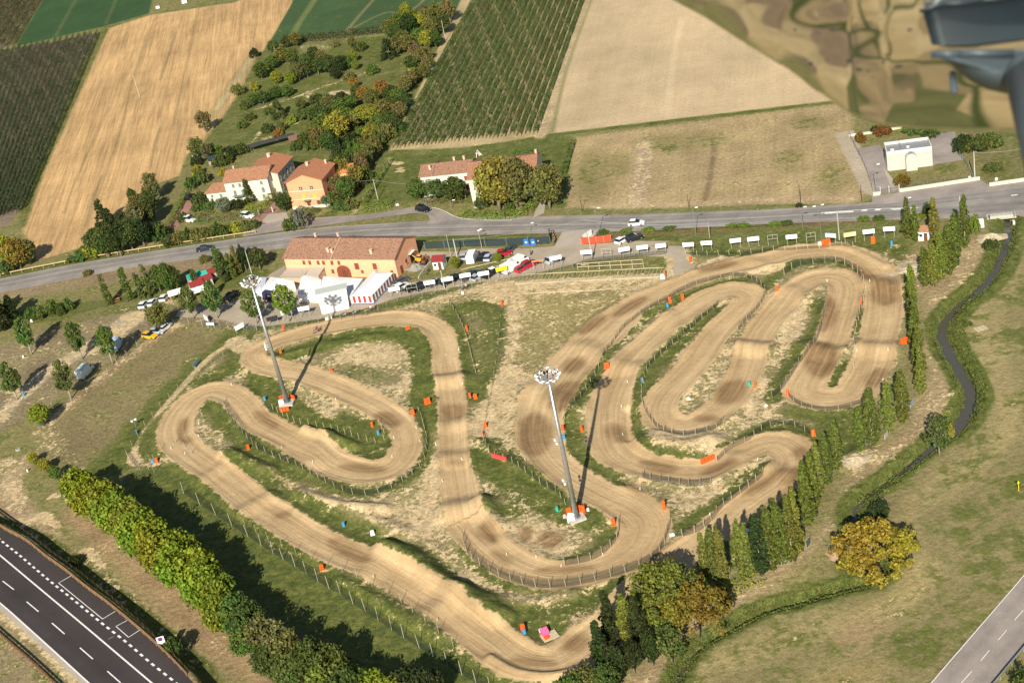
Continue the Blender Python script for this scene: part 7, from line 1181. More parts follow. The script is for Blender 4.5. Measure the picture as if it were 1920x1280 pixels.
def pole(px, py, top, label, kind='wood', name=None, arms=0, r=.13, lamp=None, group=None):
    x, y, z = PG(px, py); h = height_at((px, py), top); m = {'wood': WOODP, 'conc': PALEP, 'steel': GALV, 'dark': DARKM}[kind]; o = empty(name or ('street_lamp' if lamp else 'utility_pole'), x, y, z, 0, label, 'lamp' if lamp else 'pole', group)
    MB().cyl((0, 0, -.2), (0, 0, h), r, r * .65, 8).build('pole', m, o)
    if lamp:
        for k in range(lamp):
            sx = (-1, 1)[k] if lamp > 1 else 1; MB().cyl((0, 0, h - .1), (sx * .7, 0, h + .1), .04, .04, 5).build('arm', m, o); l_ = MB().box((sx * .95, 0, h + .12), (.7, .3, .16), bev=.05).build('lamp_head', LAMPW, o)
    else:
        if arms: MB().box((0, 0, h - .35), (1.3, .1, .1)).build('crossarm', m, o)
        for k in range(3 if arms else 1): MB().cyl((-.5 + .5 * k if arms else 0, 0, h - .3), (-.5 + .5 * k if arms else 0, 0, h - .06 + (.1 if not arms else 0)), .05, .04, 6).build('insulator', LAMPW, o)
    return (x, y, h + z)
TP = {}
for k, a in dict(a=(262, 182, 140, 'pale wooden pole standing alone in the stubble field', 'conc', None, 0), b=(836, 78, 39, 'pale pole at the edge of the vineyard and the wood', 'conc'), c=(520, 114, 89, 'pale pole among the upper left garden trees', 'conc'), d=(248, 399, 384, 'pole rising from the dark copse', 'conc'), e=(709, 375, 336, 'pale pole on the grass plot left of the farmhouse', 'conc'), f=(874, 374, 345, 'thin pole in front of the farmhouse wall', 'wood', None, 0, .09), g=(857, 481, 448, 'thick white wooden pole between the kiosk and the shade net', 'conc', None, 0, .2), h=(904, 466, 434, 'thin brown pole behind the upper paddock row', 'wood', None, 0, .09), i=(834, 542, 507, 'white pole in the track fence below the kiosk', 'conc', None, 0, .14), j=(472, 512, 471, 'pale pole left of the barn above the left mast', 'conc', None, 0, .14), k=(1111, 487, 444, 'tall pole through the leftmost middle advertising board', 'conc', None, 0, .15), l=(1331, 446, 417, 'thin wooden pole behind the right advertising boards', 'wood', None, 0, .1), m=(1574, 450, 397, 'pale leaning pole between the light blue and the beige board', 'conc', None, 0, .14), n=(1803, 452, 368, 'white pole beside the tallest poplar near the road', 'conc', None, 0, .2), o=(1828, 336, 284, 'tall white pole at the right end of the long cream wall', 'conc', None, 0, .17), p=(1502, 388, 345, 'dark thin pole on the far verge, right of the meadow path', 'dark', None, 0, .07), q=(1616, 378, 344, 'dark thin pole left of the pumping station gate', 'dark', None, 0, .07), r=(1292, 390, 362, 'dark thin pole in the middle of the brown meadow edge', 'dark', None, 0, .07), s=(1092, 396, 365, 'dark thin pole at the left end of the brown meadow edge', 'dark', None, 0, .07), t=(846, 482, 440, 'thin dark pole left of the thick white wooden pole', 'wood', None, 0, .09)).items(): TP[k] = pole(*a)
for a in ((1123, 441, 392, 'street lamp right of the red barrier', 1), (1305, 440, 391, 'street lamp behind the second pair of right boards', 1), (1506, 432, 390, 'street lamp behind the bare right-hand board frame', 1), (1540, 446, 386, 'double-headed lamp above the big orange pad', 2), (1701, 428, 373, 'street lamp behind the first two poplars', 1), (994, 436, 420, 'small lamp at the far end of the shade net', 1), (897, 445, 432, 'small lamp above the shade net near the barn', 1), (847, 392, 377, 'lamp at the corner of the side lane', 1), (1643, 361, 310, 'curved lamp in the pumping station yard', 1), (896, 460, 434, 'lamp post behind the white delivery van', 1)):
    TP[a[3]] = pole(*a[:4], kind='steel', lamp=a[4], r=.08)
def wires(seq, label, n=2, sag=.8, gap=.5):
    p0 = seq[0]; o = empty('power_line', *p0, 0, label, 'power line')
    for w_ in range(n):
        b = MB()
        for a, c in zip(seq[:-1], seq[1:]):
            k = 10; pts = []
            for i in range(k + 1): t = i / k; pts.append((a[0] + (c[0] - a[0]) * t - p0[0], a[1] + (c[1] - a[1]) * t - p0[1] + (w_ - .5) * gap, a[2] + (c[2] - a[2]) * t - p0[2] - 4 * sag * t * (1 - t) - .12 - w_ * .25))
            b.tube(pts, .022, 4)
        b.build('wire', GALV, o)
vp = (*G(612, 360), 5.0)
wires([vp, TP['e'], TP['f']], 'wires from the orange villa to the farmhouse pole'); wires([(*G(770, 455), 5.0), TP['g'], (*G(1103, 460), 7), TP['l'], TP['m'], TP['n']], 'long wires along the paddock and the advertising boards'); wires([TP['n'], (*G(1905, 500), 5), (*G(1960, 520), 5)], 'wire crossing the stream at the right edge', 1); wires([TP['o'], (*G(1960, 318), 7)], 'wires leaving the pole by the cream wall to the right', 2)
# ============================================================ ADVERTISING BOARDS
BLEG = {}
def board(l, r, color=(.82, .82, .82), label='', panel=True, h=2.5, ph=1.05, mark=None, grp='advertising boards beside the track', back=True):
    a = np.array(PG(*l)); c = np.array(PG(*r)); d = c - a; L_ = np.hypot(d[0], d[1]); rz = math.atan2(d[1], d[0]); o = empty('advertising_board' if panel else 'board_frame', a[0], a[1], min(a[2], c[2]), rz, label, 'board' if panel else 'frame', grp); W = L_ + .5
    if h not in BLEG: BLEG[h] = MB().cyl((0, 0, -.15), (0, 0, h), .055, .05, 6).mesh('leg', PALEP)
    for x in (0, L_): q = link('leg', BLEG[h], o); q.location = (x, 0, 0)
    if panel:
        pn = MB().box((L_ / 2, -.09, h - ph / 2), (W, .06, ph)).build('panel', OBJC, o, color); MB().box((L_ / 2, .06, h - ph - .05), (W, .05, .07)).box((L_ / 2, .06, h - .1), (W, .05, .07)).build('rail', PALEP, o)
        if mark == 'dot': MB().cyl((L_ / 2, -.13, h - .45), (L_ / 2, -.121, h - .45), .13, .13, 10).build('emblem', BLACK, pn)
        elif mark == 'text': b = MB(); [b.box((L_ / 2 - .5 + .2 * i, -.125, h - .5 + .04 * (i % 2)), (.13, .01, .16)) for i in range(6)]; b.build('lettering', BLACK, pn)
        elif mark == 'red': MB().box((L_ / 2 + .1, -.125, h - .4), (W * .62, .01, .13)).build('lettering', OBJC, pn, (.7, .1, .06))
        elif mark: MB().box((L_ / 2 - .1, -.125, h - .42), (W * .5, .01, .07)).build('lettering', OBJC, pn, (.35, .38, .42))
    else: MB().box((L_ / 2, 0, h), (W - .4, .06, .07)).box((L_ / 2, 0, h - .95), (W - .4, .06, .07)).box((L_ / 2, 0, h - .5), (.05, .05, .95)).build('frame', PALEP, o, color)
for i, a in enumerate((((1284, 473), (1301, 472), None), ((1318, 470), (1335, 469), None), ((1372, 466), (1389, 464), None), ((1405, 463), (1423, 461), None))): board(a[0], a[1], label=f'white advertising board, {ORD[i]} right of the gravel gap', mark=a[2])
board((1441, 460), (1459, 458), label='bare board frame fifth right of the gravel gap', panel=False); board((1477, 459), (1494, 457), label='white board between the two bare frames')
board((1513, 456), (1530, 454), label='bare board frame left of the big orange pad', panel=False); board((1551, 456), (1567, 458), (.42, .66, .74), 'light blue advertising board above the big orange pad', h=2.7); board((1585, 455), (1604, 454), (.68, .52, .30), 'beige advertising board right of the light blue one', h=2.7)
board((1621, 452), (1639, 450), label='white board with a dark round emblem', mark='dot', h=2.8); board((1659, 445), (1677, 444), label='white board at the right end of the row, near the poplars', mark='line', h=2.6)
board((1093, 489), (1111, 488), label='white board left end of the middle row, at the tall pole', mark='line', h=2.8); board((1130, 486), (1147, 485), label='bare brown board frame in the middle row', panel=False, h=2.7)
board((1164, 484), (1181, 481), label='white board right of the bare brown frame', mark='line', h=2.7); board((1198, 480), (1215, 478), label='white board, second from the right of the middle row', h=2.7); board((1233, 477), (1249, 475), label='white board with dark lettering, left of the gravel gap', mark='text', h=2.7)
board((734, 558), (751, 555), label='white board covering the white off-road car', h=2.7); board((765, 552), (784, 549), label='bare frame in front of the black cars', panel=False, h=2.5); board((800, 546), (817, 543), label='white board right of the bare frame at the black cars', h=2.7); board((833, 541), (851, 538), label='white board with red lettering beside the white pole', mark='red', h=2.9)
board((867, 534), (884, 531), label='white board right of the people at the fence', h=2.9); board((901, 529), (918, 526), label='white board second left of the yellow board', h=2.7); board((935, 523), (952, 519), (.85, .55, .01), 'yellow advertising board over the parked cars', h=3.0); board((1002, 508), (1020, 505), (.72, .22, .10), 'orange advertising board right of the dark red people carrier', h=2.7, ph=.35); board((1036, 504), (1054, 500), label='white board over the silver people carrier', mark='line', h=3.2)
board((533, 603), (550, 600), label='white board left of the two below the shaded tent', h=2.9); board((565, 596), (582, 593), label='white board right of the two below the shaded tent', h=2.9); board((505, 610), (522, 606), (.03, .03, .04), 'board seen from behind with backlit shade painted dark, right of the left mast', h=2.2)  # last board: shade of its backlit side painted in as near-black panel
board((386, 602), (392, 606), label='narrow white board standing below the camp trees', h=1.9, ph=1.4); board((391, 614), (402, 614), label='white board below the narrow one, on the left field edge', h=1.4, ph=.7); board((445, 625), (458, 618), label='tilted white board west of the left hairpin', h=2.0, ph=1.2)
x, y, z = PG(617, 600); o = empty('banner', x, y, z, .15, 'long white banner lying below the white billboard stage', 'banner'); MB().box((0, 0, .5), (1.6, .1, .8)).build('panel', OBJC, o, (.8, .8, .7)); MB().box((0, .2, .3), (1.4, .06, .6)).build('stand', WOODP, o)
x, y, z = PG(477, 488); o = empty('sign', *PG(497, 491), -.3, 'white sign left of the barn', 'sign'); MB().box((0, 0, 1.1), (1.3, .08, .5)).build('panel', WHITE, o); MB().box((-.5, .08, .5), (.08, .08, 1.1)).box((.5, .08, .5), (.08, .08, 1.1)).build('legs', STEEL, o)
# ============================================================ PADS, BARRELS, MARKERS
PADV = mat('orange_vinyl', (.95, .13, .018), .5, 0, .10, scale=3, bump=.2)
PADM = {}
def pad(px, py, w_, h_, label, rz=0., d=.45, col=None, name='crash_pad', cat='crash pad', lie=0):
    x, y, z = PG(px, py); o = empty(name, x, y, z, rz, label, cat, None); b = MB(); n = max(1, int(round(w_ / .7)))
    for i in range(n): b.box((-w_ / 2 + w_ * (i + .5) / n, 0, h_ / 2), (w_ / n - .03, d, h_), bev=.05)
    b.build('cushion', PADV if col is None else OBJC, o, col); b = MB(); b.box((0, -d / 2 - .012, h_ * .72), (w_ * .96, .02, .05)).box((0, -d / 2 - .012, h_ * .25), (w_ * .96, .02, .05)); b.build('strap', DARKM if col is None else STEEL, o); MB().box((0, d / 2 + .04, h_ * .4), (.08, .08, h_ * .8 + .3)).build('stake', WOODP, o)
for a in ((527, 662, .6, 1.0, 'orange pad at the left tip of the top hairpin'), (621, 695, .7, .5, 'small orange pad above the lower leg of the top loop'), (802, 757, 1.3, 1.4, 'square orange pad west of the central straight'), (775, 776, .8, 1.1, 'orange pad outside the lower left hairpin apex'), (699, 800, .5, 1.1, 'thin orange pad inside the lower left hairpin'), (882, 745, .5, 1.1, 'thin orange pad east of the central straight'), (892, 747, .8, 1.1, 'orange and white pad beside the thin one east of the straight'), (911, 801, .6, 1.2, 'orange pad at the lower end of the dark cross fence'), (906, 816, .4, .9, 'small orange pad south of the cross fence end'), (532, 618, .45, 1.3, 'thin orange pad near the track above the left hairpin'), (765, 617, 1.1, .7, 'orange pad inside the top left bend'), (941, 571, .5, 1.2, 'orange pad at the upper end of the dark cross fence'), (876, 619, .5, 1.2, 'orange pad between the curved fence and the straight'), (466, 842, .6, 1.1, 'orange pad inside the far left bend'), (294, 866, .7, 1.0, 'orange pad at the west tip beside a blue barrel'), (605, 1068, .8, 1.1, 'orange pad behind the long tall-post fence'), (1257, 567, .7, 1.3, 'orange pad next to the blue barrel on the upper strip'), (1280, 561, .7, 1.3, 'orange pad right of the one next to the blue barrel'), (1295, 491, .5, 1.4, 'lone thin orange pad below the first right board'), (1457, 545, .7, 1.1, 'orange pad at the top of the middle leg'), (1549, 458, 2.0, 1.3, 'big orange pad at the foot of the double lamp'), (1637, 456, .9, 1.6, 'tall orange pad below the board with the emblem'), (1614, 568, .4, 1.2, 'thin orange pad inside the top right bend'), (1696, 643, 1.8, 1.2, 'big orange pad against the poplars'), (1138, 690, 1.1, 1.3, 'orange pad above the shadow of the mast head'), (1056, 806, .6, 1.2, 'orange pad just left of the green strip by the centre mast'), (1091, 808, .5, 1.2, 'thin orange pad right of the centre mast pole'), (1416, 726, .5, 1.3, 'thin orange pad between the middle legs'), (1246, 955, .6, 1.9, 'tall thin orange pad at the right of the bottom loop'), (1477, 741, .5, 1.3, 'orange pad left of the far right hairpin'), (1525, 817, .8, 1.3, 'orange pad at the end of the fence by the lower poplars'), (1151, 985, .7, 1.5, 'orange pad inside the bottom bend'), (981, 1181, .8, 1.2, 'orange pad in the grass above the lowest bend'), (1247, 522 + 0, .5, 2.2, 'tall reddish-brown pad at the right end of the start gate')):
    pad(*a[:4], label=a[4], rz=random.uniform(-.4, .4), col=(.45, .14, .06) if 'reddish-brown' in a[4] else None)
pad(1327, 864, 2.8, .9, 'long orange pad in the bow bend', rz=.35); pad(937, 860, 3.6, .9, 'long red pad along the fence west of the centre mast', rz=-.75, col=(.62, .06, .05))
for a in ((1068, 966, 1.0, 1.6, .3, 'pad on the left side of the centre mast foot'), (1091, 962, 1.5, 1.7, -.5, 'pad on the right side of the centre mast foot'), (534, 770, 2.0, .9, 0, 'pad in front of the left mast foot'), (529, 748, 1.2, .9, .4, 'pad behind left of the left mast foot'), (549, 750, 1.6, 1.3, -.9, 'pad right of the left mast foot')): pad(a[0], a[1], a[2], a[3], 'orange ' + a[5], rz=a[4])
for px, py, s, l, c in ((1073, 977, 1.4, 'white cabinet at the foot of the centre mast', Wt), (529, 760, 1.2, 'white cabinet at the foot of the left mast', Wt), (1103, 957, .5, 'small white box right of the centre mast pads', Wt), (1059, 970, .6, 'small grey box left of the centre mast', (.5, .5, .48)), (1537, 460, .9, 'white cabinet left of the big orange pad', (.6, .6, .55)), (150, 640, .5, 'white box between the camp trees', Wt), (44, 670, .5, 'white box left in the camp site', Wt), (60, 603, .6, 'white box behind the left camp trees', Wt), (699, 1002, .8, 'white box at the end of the ridge grass', Wt), (1868, 338, .6, 'white post box by the cream wall stub', Wt), (1818, 336, .7, 'white box on the long cream wall end', Wt), (1838, 425, 1.6, 'white block shed beside the tallest poplar', Wt), (1399, 996, 1.2, 'white slab behind the lower poplars', Wt), (1260, 1003, .9, 'white slab near the bottom bend fence', Wt), (1243, 522, 1.0, 'white start box at the right end of the start gate', (.7, .78, .72)), (868, 551, .6, 'small white box at the feet of the fence people', Wt), (1436, 761, .7, 'white stone block below the middle legs', (.7, .66, .6)), (1291, 748, .8, 'white rock inside the inner loop', (.75, .72, .65))):
    x, y, z = PG(px, py); nm = 'rock' if 'rock' in l or 'stone' in l else ('slab' if 'slab' in l else 'cabinet'); o = empty(nm, x, y, z, random.uniform(-.4, .4), l, nm)
    h_ = {'cabinet': s * 1.1, 'rock': s * .6, 'slab': .25}[nm]; MB().box((0, 0, h_ / 2), (s, s * .7, h_), bev=.06 if nm == 'cabinet' else .2 if nm == 'rock' else .03).build('body', OBJC, o, c)
    if nm == 'cabinet': MB().box((0, -s * .36, h_ * .5), (s * .7, .03, h_ * .7)).build('door', OBJC, o, [v * .85 for v in c])
BAR = MB().cyl((0, 0, 0), (0, 0, .88), .29, .29, 14); [BAR.cyl((0, 0, zz), (0, 0, zz + .04), .305, .305, 14) for zz in (.28, .58, .84)]; BARM = BAR.mesh('drum', OBJC)
LID = MB().cyl((0, 0, .885), (0, 0, .90), .25, .25, 14).mesh('lid', STEEL)
for px, py, l, c in ((497, 750, 'beside the orange stake left of the left mast', 0), (710, 814, 'inside the lower left hairpin', 0), (1205, 716, 'left of the inner loop fence', 0), (1058, 822, 'on the green strip behind the centre mast', 0), (1252, 575, 'below the upper orange pads', 0), (1672, 459, 'below the right end board', 0), (645, 986, 'on the ridge grass above the lower straight', 0), (288, 867, 'at the west tip of the track', 0), (984, 1187, 'in the grass above the lowest bend', 0), (257, 813, 'beside the narrow path', 1), (1045, 957, 'left of the centre mast', 2), (45, 742, 'at the foot of the left edge camp tree', 0), (77, 797, 'below the small bright camp tree', 1), (1405, 722, 'lying low between the middle legs', 2)):
    cc = ((.04, .30, .55), (.02, .10, .22), (.03, .42, .30))[c]; inst('barrel', [('drum', BARM, cc), ('lid', LID, None)], *PG(px, py), label=f"{('light blue', 'dark blue', 'green')[c]} barrel {l}", cat='barrel')
# recycling bins
for px, py, c, l in ((987, 459, (.03, .16, .50), 'blue recycling bin, left of two by the shade net'), (1000, 459, (.03, .16, .50), 'blue recycling bin, right of two by the shade net'), (1011, 456, (.04, .04, .04), 'dark waste bin between the blue and the green bin'), (1024, 455, (.01, .26, .16), 'green bell-shaped glass bin at the end of the shade net')):
    x, y, z = PG(px, py); o = empty('recycling_bin', x, y, z, 0, l, 'bin'); MB().box((0, 0, .75), (1.3, 1.2, 1.3), bev=.12).build('body', OBJC, o, c); MB().ball((0, 0, 1.4), .62, 12, 6, (1, .9, .45)).build('lid', OBJC, o, c, True); MB().box((0, -.62, .95), (.5, .05, .3)).build('slot', LAMPW, o)
STK = MB().box((0, 0, .25), (.10, .08, .6)).mesh('stake', LAMPW)
MARK = [(630, 750), (860, 657), (866, 717), (781, 803), (788, 828), (739, 822), (735, 857), (529, 840), (586, 867), (501, 768), (1177, 717), (1165, 763), (1168, 815), (321, 842), (347, 851), (416, 852), (379, 778), (435, 722), (1071, 855), (985, 863), (740, 1048), (700, 1081), (820, 1162), (1607, 657), (1665, 657), (1655, 713), (1551, 528), (1631, 528), (373, 795), (373, 818), (867, 862), (1005, 1045), (1052, 1062), (1130, 1040), (837, 666), (567, 672), (830, 903), (818, 834), (1420, 862), (950, 1040), (1330, 965), (1200, 918)]
for i, p in enumerate(sorted(MARK)): x, y, z = PG(*p); o = link('track_marker', STK, None); o.location = (x, y, z); o.rotation_euler = (random.uniform(-.3, .3), random.uniform(-.3, .3), random.random()); tag(o, f'small white stake at the track edge, {ORD[i]} from the left', 'marker', 'white stakes at the track edge')
# ============================================================ START GATE, RAILS
A_, B_ = np.array(PG(966, 533)[:2]), np.array(PG(1240, 520)[:2]); u8 = unit(B_ - A_); L8 = np.linalg.norm(B_ - A_); o = empty('start_gate', A_[0], A_[1], hz(*A_), math.atan2(u8[1], u8[0]), 'long white start gate with forty slots across the grass', 'start gate')
MB().box((L8 / 2, 0, .12), (L8, .16, .2)).build('front_rail', WOODL, o); MB().box((L8 / 2, 4.6, .12), (L8 * .96, .14, .14)).build('rear_rail', WOODL, o)
gm1 = MB().box((0, 0, .42), (.5, .04, .06)).box((0, 0, .2), (.5, .04, .05)).box((-.24, 0, .35), (.05, .06, .7)).box((.24, 0, .35), (.05, .06, .7)).mesh('gate', PALEP); gm2 = MB().box((.35, 2.3, .09), (.09, 4.4, .1)).mesh('lane_divider', WOODL)
for i in range(38): q = link('gate', gm1, o); q.location = (L8 * (i + .5) / 38, -.15, 0); q = link('lane_divider', gm2, o); q.location = (L8 * i / 38, .1, 0)
def railf(a, b_, label, n=6, h=.9):
    A_, B_ = np.array(PG(*a)[:2]), np.array(PG(*b_)[:2]); L_ = np.linalg.norm(B_ - A_); o = empty('wooden_rail', A_[0], A_[1], hz(*A_), math.atan2(B_[1] - A_[1], B_[0] - A_[0]), label, 'rail'); MB().box((L_ / 2, 0, h), (L_, .1, .14)).build('rail', WOODL, o)
    for i in range(n + 1): MB().box((L_ * i / n, .06, h / 2 - .1), (.1, .1, h + .1)).build('post', WOODL, o)
railf((1083, 501), (1206, 493), 'upper wooden rail of the waiting area behind the start gate'); railf((1084, 507), (1207, 502), 'lower wooden rail of the waiting area behind the start gate'); railf((1206, 478), (1245, 476), 'short low wooden beam under the middle boards', 3, .3); railf((865, 507), (957, 486), 'long low beam along the paddock grass island', 8, .25); railf((985, 551), (1175, 541), 'low white line beam before the start gate', 8, .12)
def heap(px, py, r, h, m, label, sx=1.4, name='heap'):
    x, y, z = PG(px, py); me = bpy.data.meshes.new(name); v = []; f = []; n, k = 28, 9
    for j in range(k + 1):
        for i in range(n): t = j / k; a = 2 * math.pi * i / n; w_ = 1 + .12 * math.sin(3 * a + px) + .08 * math.sin(7 * a); v.append((r * sx * t * math.cos(a) * w_, r * t * math.sin(a) * w_, h * (math.cos(t * math.pi) * .5 + .5) * (1 + .25 * math.sin(5 * a + 6 * t)) - .05))
    f = [(j * n + i, j * n + (i + 1) % n, (j + 1) * n + (i + 1) % n, (j + 1) * n + i)[::-1] for j in range(k) for i in range(n)]; me.from_pydata(v, [], f); me.materials.append(m); me.shade_smooth(); o = link(name, me); o.location = (x, y, z); tag(o, label, 'heap')
heap(779, 503, 2.0, 1.1, GRAVELM, 'grey gravel heap behind the low concrete wall'); heap(1856, 446, 2.6, .9, SANDM, 'pale sand heap beside the stream'); heap(1572, 1036, 2.4, 1.0, BRUSH, 'reddish-brown brushwood heap left of the golden tree', 1.0); heap(1096, 495, .9, .3, SANDM, 'small pale earth heap beside the rails'); heap(1603, 862, 2.0, .6, SANDM, 'light sand heap at the foot of the lower poplars'); heap(1706, 506, 4.0, .6, SANDM, 'low sandy mound at the top right corner of the track', 1.5)
# poplar foot sheets
for px, py, l, c in ((1622, 838, 'grey-blue tarp in shade among the poplars, upper', (.30, .36, .45)), (1710, 760, 'blue-grey tarp among the poplars beside the path', (.25, .33, .48)), (1662, 820, 'pale tarp between two poplar feet', (.40, .42, .42)), (1477, 1052, 'small dark blue sheet at the foot of the lower poplars', (.08, .16, .2)), (1516, 1022, 'small dark green sheet near the golden tree poplars', (.05, .12, .10))):
    x, y, z = PG(px, py); o = empty('tarp', x, y, z, .9, l, 'tarp'); MB().box((0, 0, .55), (1.5, .06, 1.1)).build('sheet', OBJC, o, c); MB().box((-.72, .06, .55), (.07, .07, 1.2)).box((.72, .06, .55), (.07, .07, 1.2)).build('poles', WOODP, o)
# bridge over the stream
x, y, z = PG(1878, 412); o = empty('culvert_bridge', x, y, .0, heading(1878, 405, 10, -1), 'concrete culvert bridge with pale parapet over the stream', 'bridge'); MB().box((0, .9, -.05), (6.2, 2.4, .4)).build('deck', CONC, o); MB().box((0, -.35, .45), (5.0, .3, .7)).build('parapet', PALEP, o); MB().box((0, .2, -1.0), (3.6, .3, 1.5)).build('opening', BLACK, o)
for s_ in (-1, 1): MB().box((s_ * 2.6, -.2, .5), (.16, .2, 1.2)).build('rail_post', DARKM, o); MB().box((s_ * 2.3, -2.2, -.7), (.5, 1.1, 1.3)).build('wing_wall', OBJC, o, (.7, .66, .6))
# yellow marker post, cattle trough, sign on the motorway
x, y, z = PG(1910, 920); o = empty('marker_post', x, y, z, 0, 'yellow marker post in the meadow at the right edge', 'post'); MB().cyl((0, 0, 0), (0, 0, 1.7), .06, .06, 8).build('pole', OBJC, o, (.75, .62, .03)); MB().add([(-.22, 0, 1.55), (.22, 0, 1.55), (0, 0, 2.0), (-.22, .06, 1.55), (.22, .06, 1.55), (0, .06, 2.0)], [(0, 1, 2), (5, 4, 3), (0, 3, 4, 1), (1, 4, 5, 2), (2, 5, 3, 0)]).build('cap', OBJC, o, (.75, .62, .03))
x, y, z = PG(1839, 617); o = empty('pallet', x, y, z, .2, 'grey wooden pallet lying in the right meadow', 'pallet'); b = MB(); [b.box((0, -.7 + .35 * i, .18), (2.2, .16, .05)) for i in range(5)]; b.build('slats', WOODL, o); b = MB(); [b.box((-1 + i, 0, .08), (.12, 1.5, .14)) for i in range(3)]; b.build('bearers', WOODL, o)
x, y, z = PG(1466, 640); o = empty('marshal_stand', x, y, z, .1, 'small wooden marshal stand between the middle legs', 'stand'); MB().box((0, 0, .8), (1.3, 1.1, .1)).build('platform', WOODL, o); [MB().box((sx * .6, sy * .5, .65), (.1, .1, 1.3)).build('post', WOODL, o) for sx in (-1, 1) for sy in (-1, 1)]; MB().box((0, .5, 1.35), (1.3, .06, .1)).build('rail', WOODL, o)
x, y, z = PG(1024, 1192); o = empty('tent_shelter', x, y, z, .3, 'pink and red folding shelter above the lowest bend', 'shelter'); MB().box((.4, -.6, .2), (2.6, 2.0, .3)).build('pallet_base', WOODL, o); MB().add([(-.6, -.3, .8), (.6, -.3, .8), (.6, .7, 1.3), (-.6, .7, 1.3), (-.6, -.3, .1), (.6, -.3, .1), (.6, .7, .1), (-.6, .7, .1)], [(0, 1, 2, 3), (0, 4, 5, 1), (1, 5, 6, 2), (2, 6, 7, 3), (3, 7, 4, 0)]).build('canvas', OBJC, o, (.85, .12, .28)); MB().box((-.2, -.9, .35), (.9, .7, .5), bev=.05).build('cushion', PADV, o)
x, y, z = PG(1016, 1188); o = empty('chair', x, y, z, .6, 'white plastic chair left of the pink shelter', 'chair'); MB().box((0, 0, .42), (.5, .5, .05)).build('seat', WHITE, o); MB().box((0, .24, .72), (.5, .05, .55)).build('backrest', WHITE, o); [MB().box((sx * .2, sy * .2, .2), (.05, .05, .42)).build('leg', WHITE, o) for sx in (-1, 1) for sy in (-1, 1)]
g = G(306, 1212, EZ); o = empty('road_sign', g[0], g[1], EZ - .3, 0.15, 'white square no-parking sign beside the motorway', 'sign'); MB().cyl((-.35, 0, -.6), (-.35, 0, 1.2), .05, .05, 6).cyl((.35, 0, -.6), (.35, 0, 1.2), .05, .05, 6).build('posts', GALV, o); pn = MB().box((0, -.08, 1.75), (1.25, .05, 1.5)).build('panel', LAMPW, o)
BLU, REDm = mat('sign_blue', (.02, .06, .35), .5), mat('sign_red', (.6, .03, .03), .5); MB().cyl((0, -.116, 2.0), (0, -.108, 2.0), .40, .40, 24).build('red_ring', REDm, pn); MB().cyl((0, -.122, 2.0), (0, -.114, 2.0), .33, .33, 24).build('blue_disc', BLU, pn); b = MB(); b.add([(-.27, -.128, 2.21), (-.21, -.128, 2.27), (.27, -.128, 1.79), (.21, -.128, 1.73)], [(0, 1, 2, 3), (3, 2, 1, 0)]); b.build('red_bar', REDm, pn)
for px, py, l in ((223, 1009 + 240, 'white emergency post at the lay-by guardrail'), (225, 1025, 'white marker stone under the yellow-green band of trees'), (52, 884, 'white marker stone on the bank at the left')):
    if 'emergency' in l: continue
    x, y, z = PG(px, py); o = empty('marker_stone', x, y, z, .2, l, 'marker'); MB().box((0, 0, .35), (.3, .2, .8), bev=.05).build('stone', WHITE, o); MB().box((0, 0, .78), (.34, .24, .05)).build('cap', DARKM, o)
x, y, z = PG(34, 843); o = empty('manhole', x, y, z, 0, 'round concrete manhole ring on the left bank', 'manhole'); MB().cyl((0, 0, -.1), (0, 0, .22), .55, .55, 18).build('ring', CONC, o); MB().cyl((0, 0, .2), (0, 0, .25), .4, .4, 16).build('cover', STEEL, o)
x, y, z = PG(370, 684); o = empty('bench', x, y, z, heading(370, 684, 6, -8), 'dark blue bench by the narrow path left of the track', 'bench'); MB().box((0, 0, .45), (3.0, .5, .08)).build('seat', OBJC, o, (.05, .12, .2)); MB().box((0, .25, .8), (3.0, .06, .4)).build('backrest', OBJC, o, (.3, .38, .4)); [MB().box((s_ * 1.3, 0, .22), (.1, .45, .44)).build('leg', STEEL, o) for s_ in (-1, 1)]
x, y, z = PG(255, 800); o = empty('speaker_post', x, y, z, .5, 'pole with two white loudspeakers near the west tip', 'loudspeaker'); MB().cyl((0, 0, 0), (0, 0, 1.9), .05, .05, 6).build('pole', STEEL, o); [MB().cyl((s_ * .1, 0, 1.8), (s_ * .55, -.2, 1.75), .08, .3, 10).build('speaker', LAMPW, o) for s_ in (-1, 1)]
for px, py, hh, l in ((274, 832 + 40, 6.5, 'tall thin pole whose shadow crosses the west bend'), (893, 303, 2.6, 'white garden play frame behind the farmhouse')):
    if 'play' in l: x, y, z = PG(897, 293); o = empty('play_frame', x, y, z, .4, l, 'play frame'); MB().cyl((-1, -.6, 0), (0, 0, 1.9), .06, .06, 5).cyl((1, -.6, 0), (0, 0, 1.9), .06, .06, 5).cyl((0, 1, 0), (0, 0, 1.9), .06, .06, 5).build('frame', LAMPW, o); MB().box((0, .2, .9), (1.2, .8, .1)).box((.4, -.3, .5), (.8, .6, .5)).build('deck', OBJC, o, (.7, .55, .5))
    else: TP['x'] = pole(290, 888, 852, l, 'steel', 'speaker_mast', r=.07)
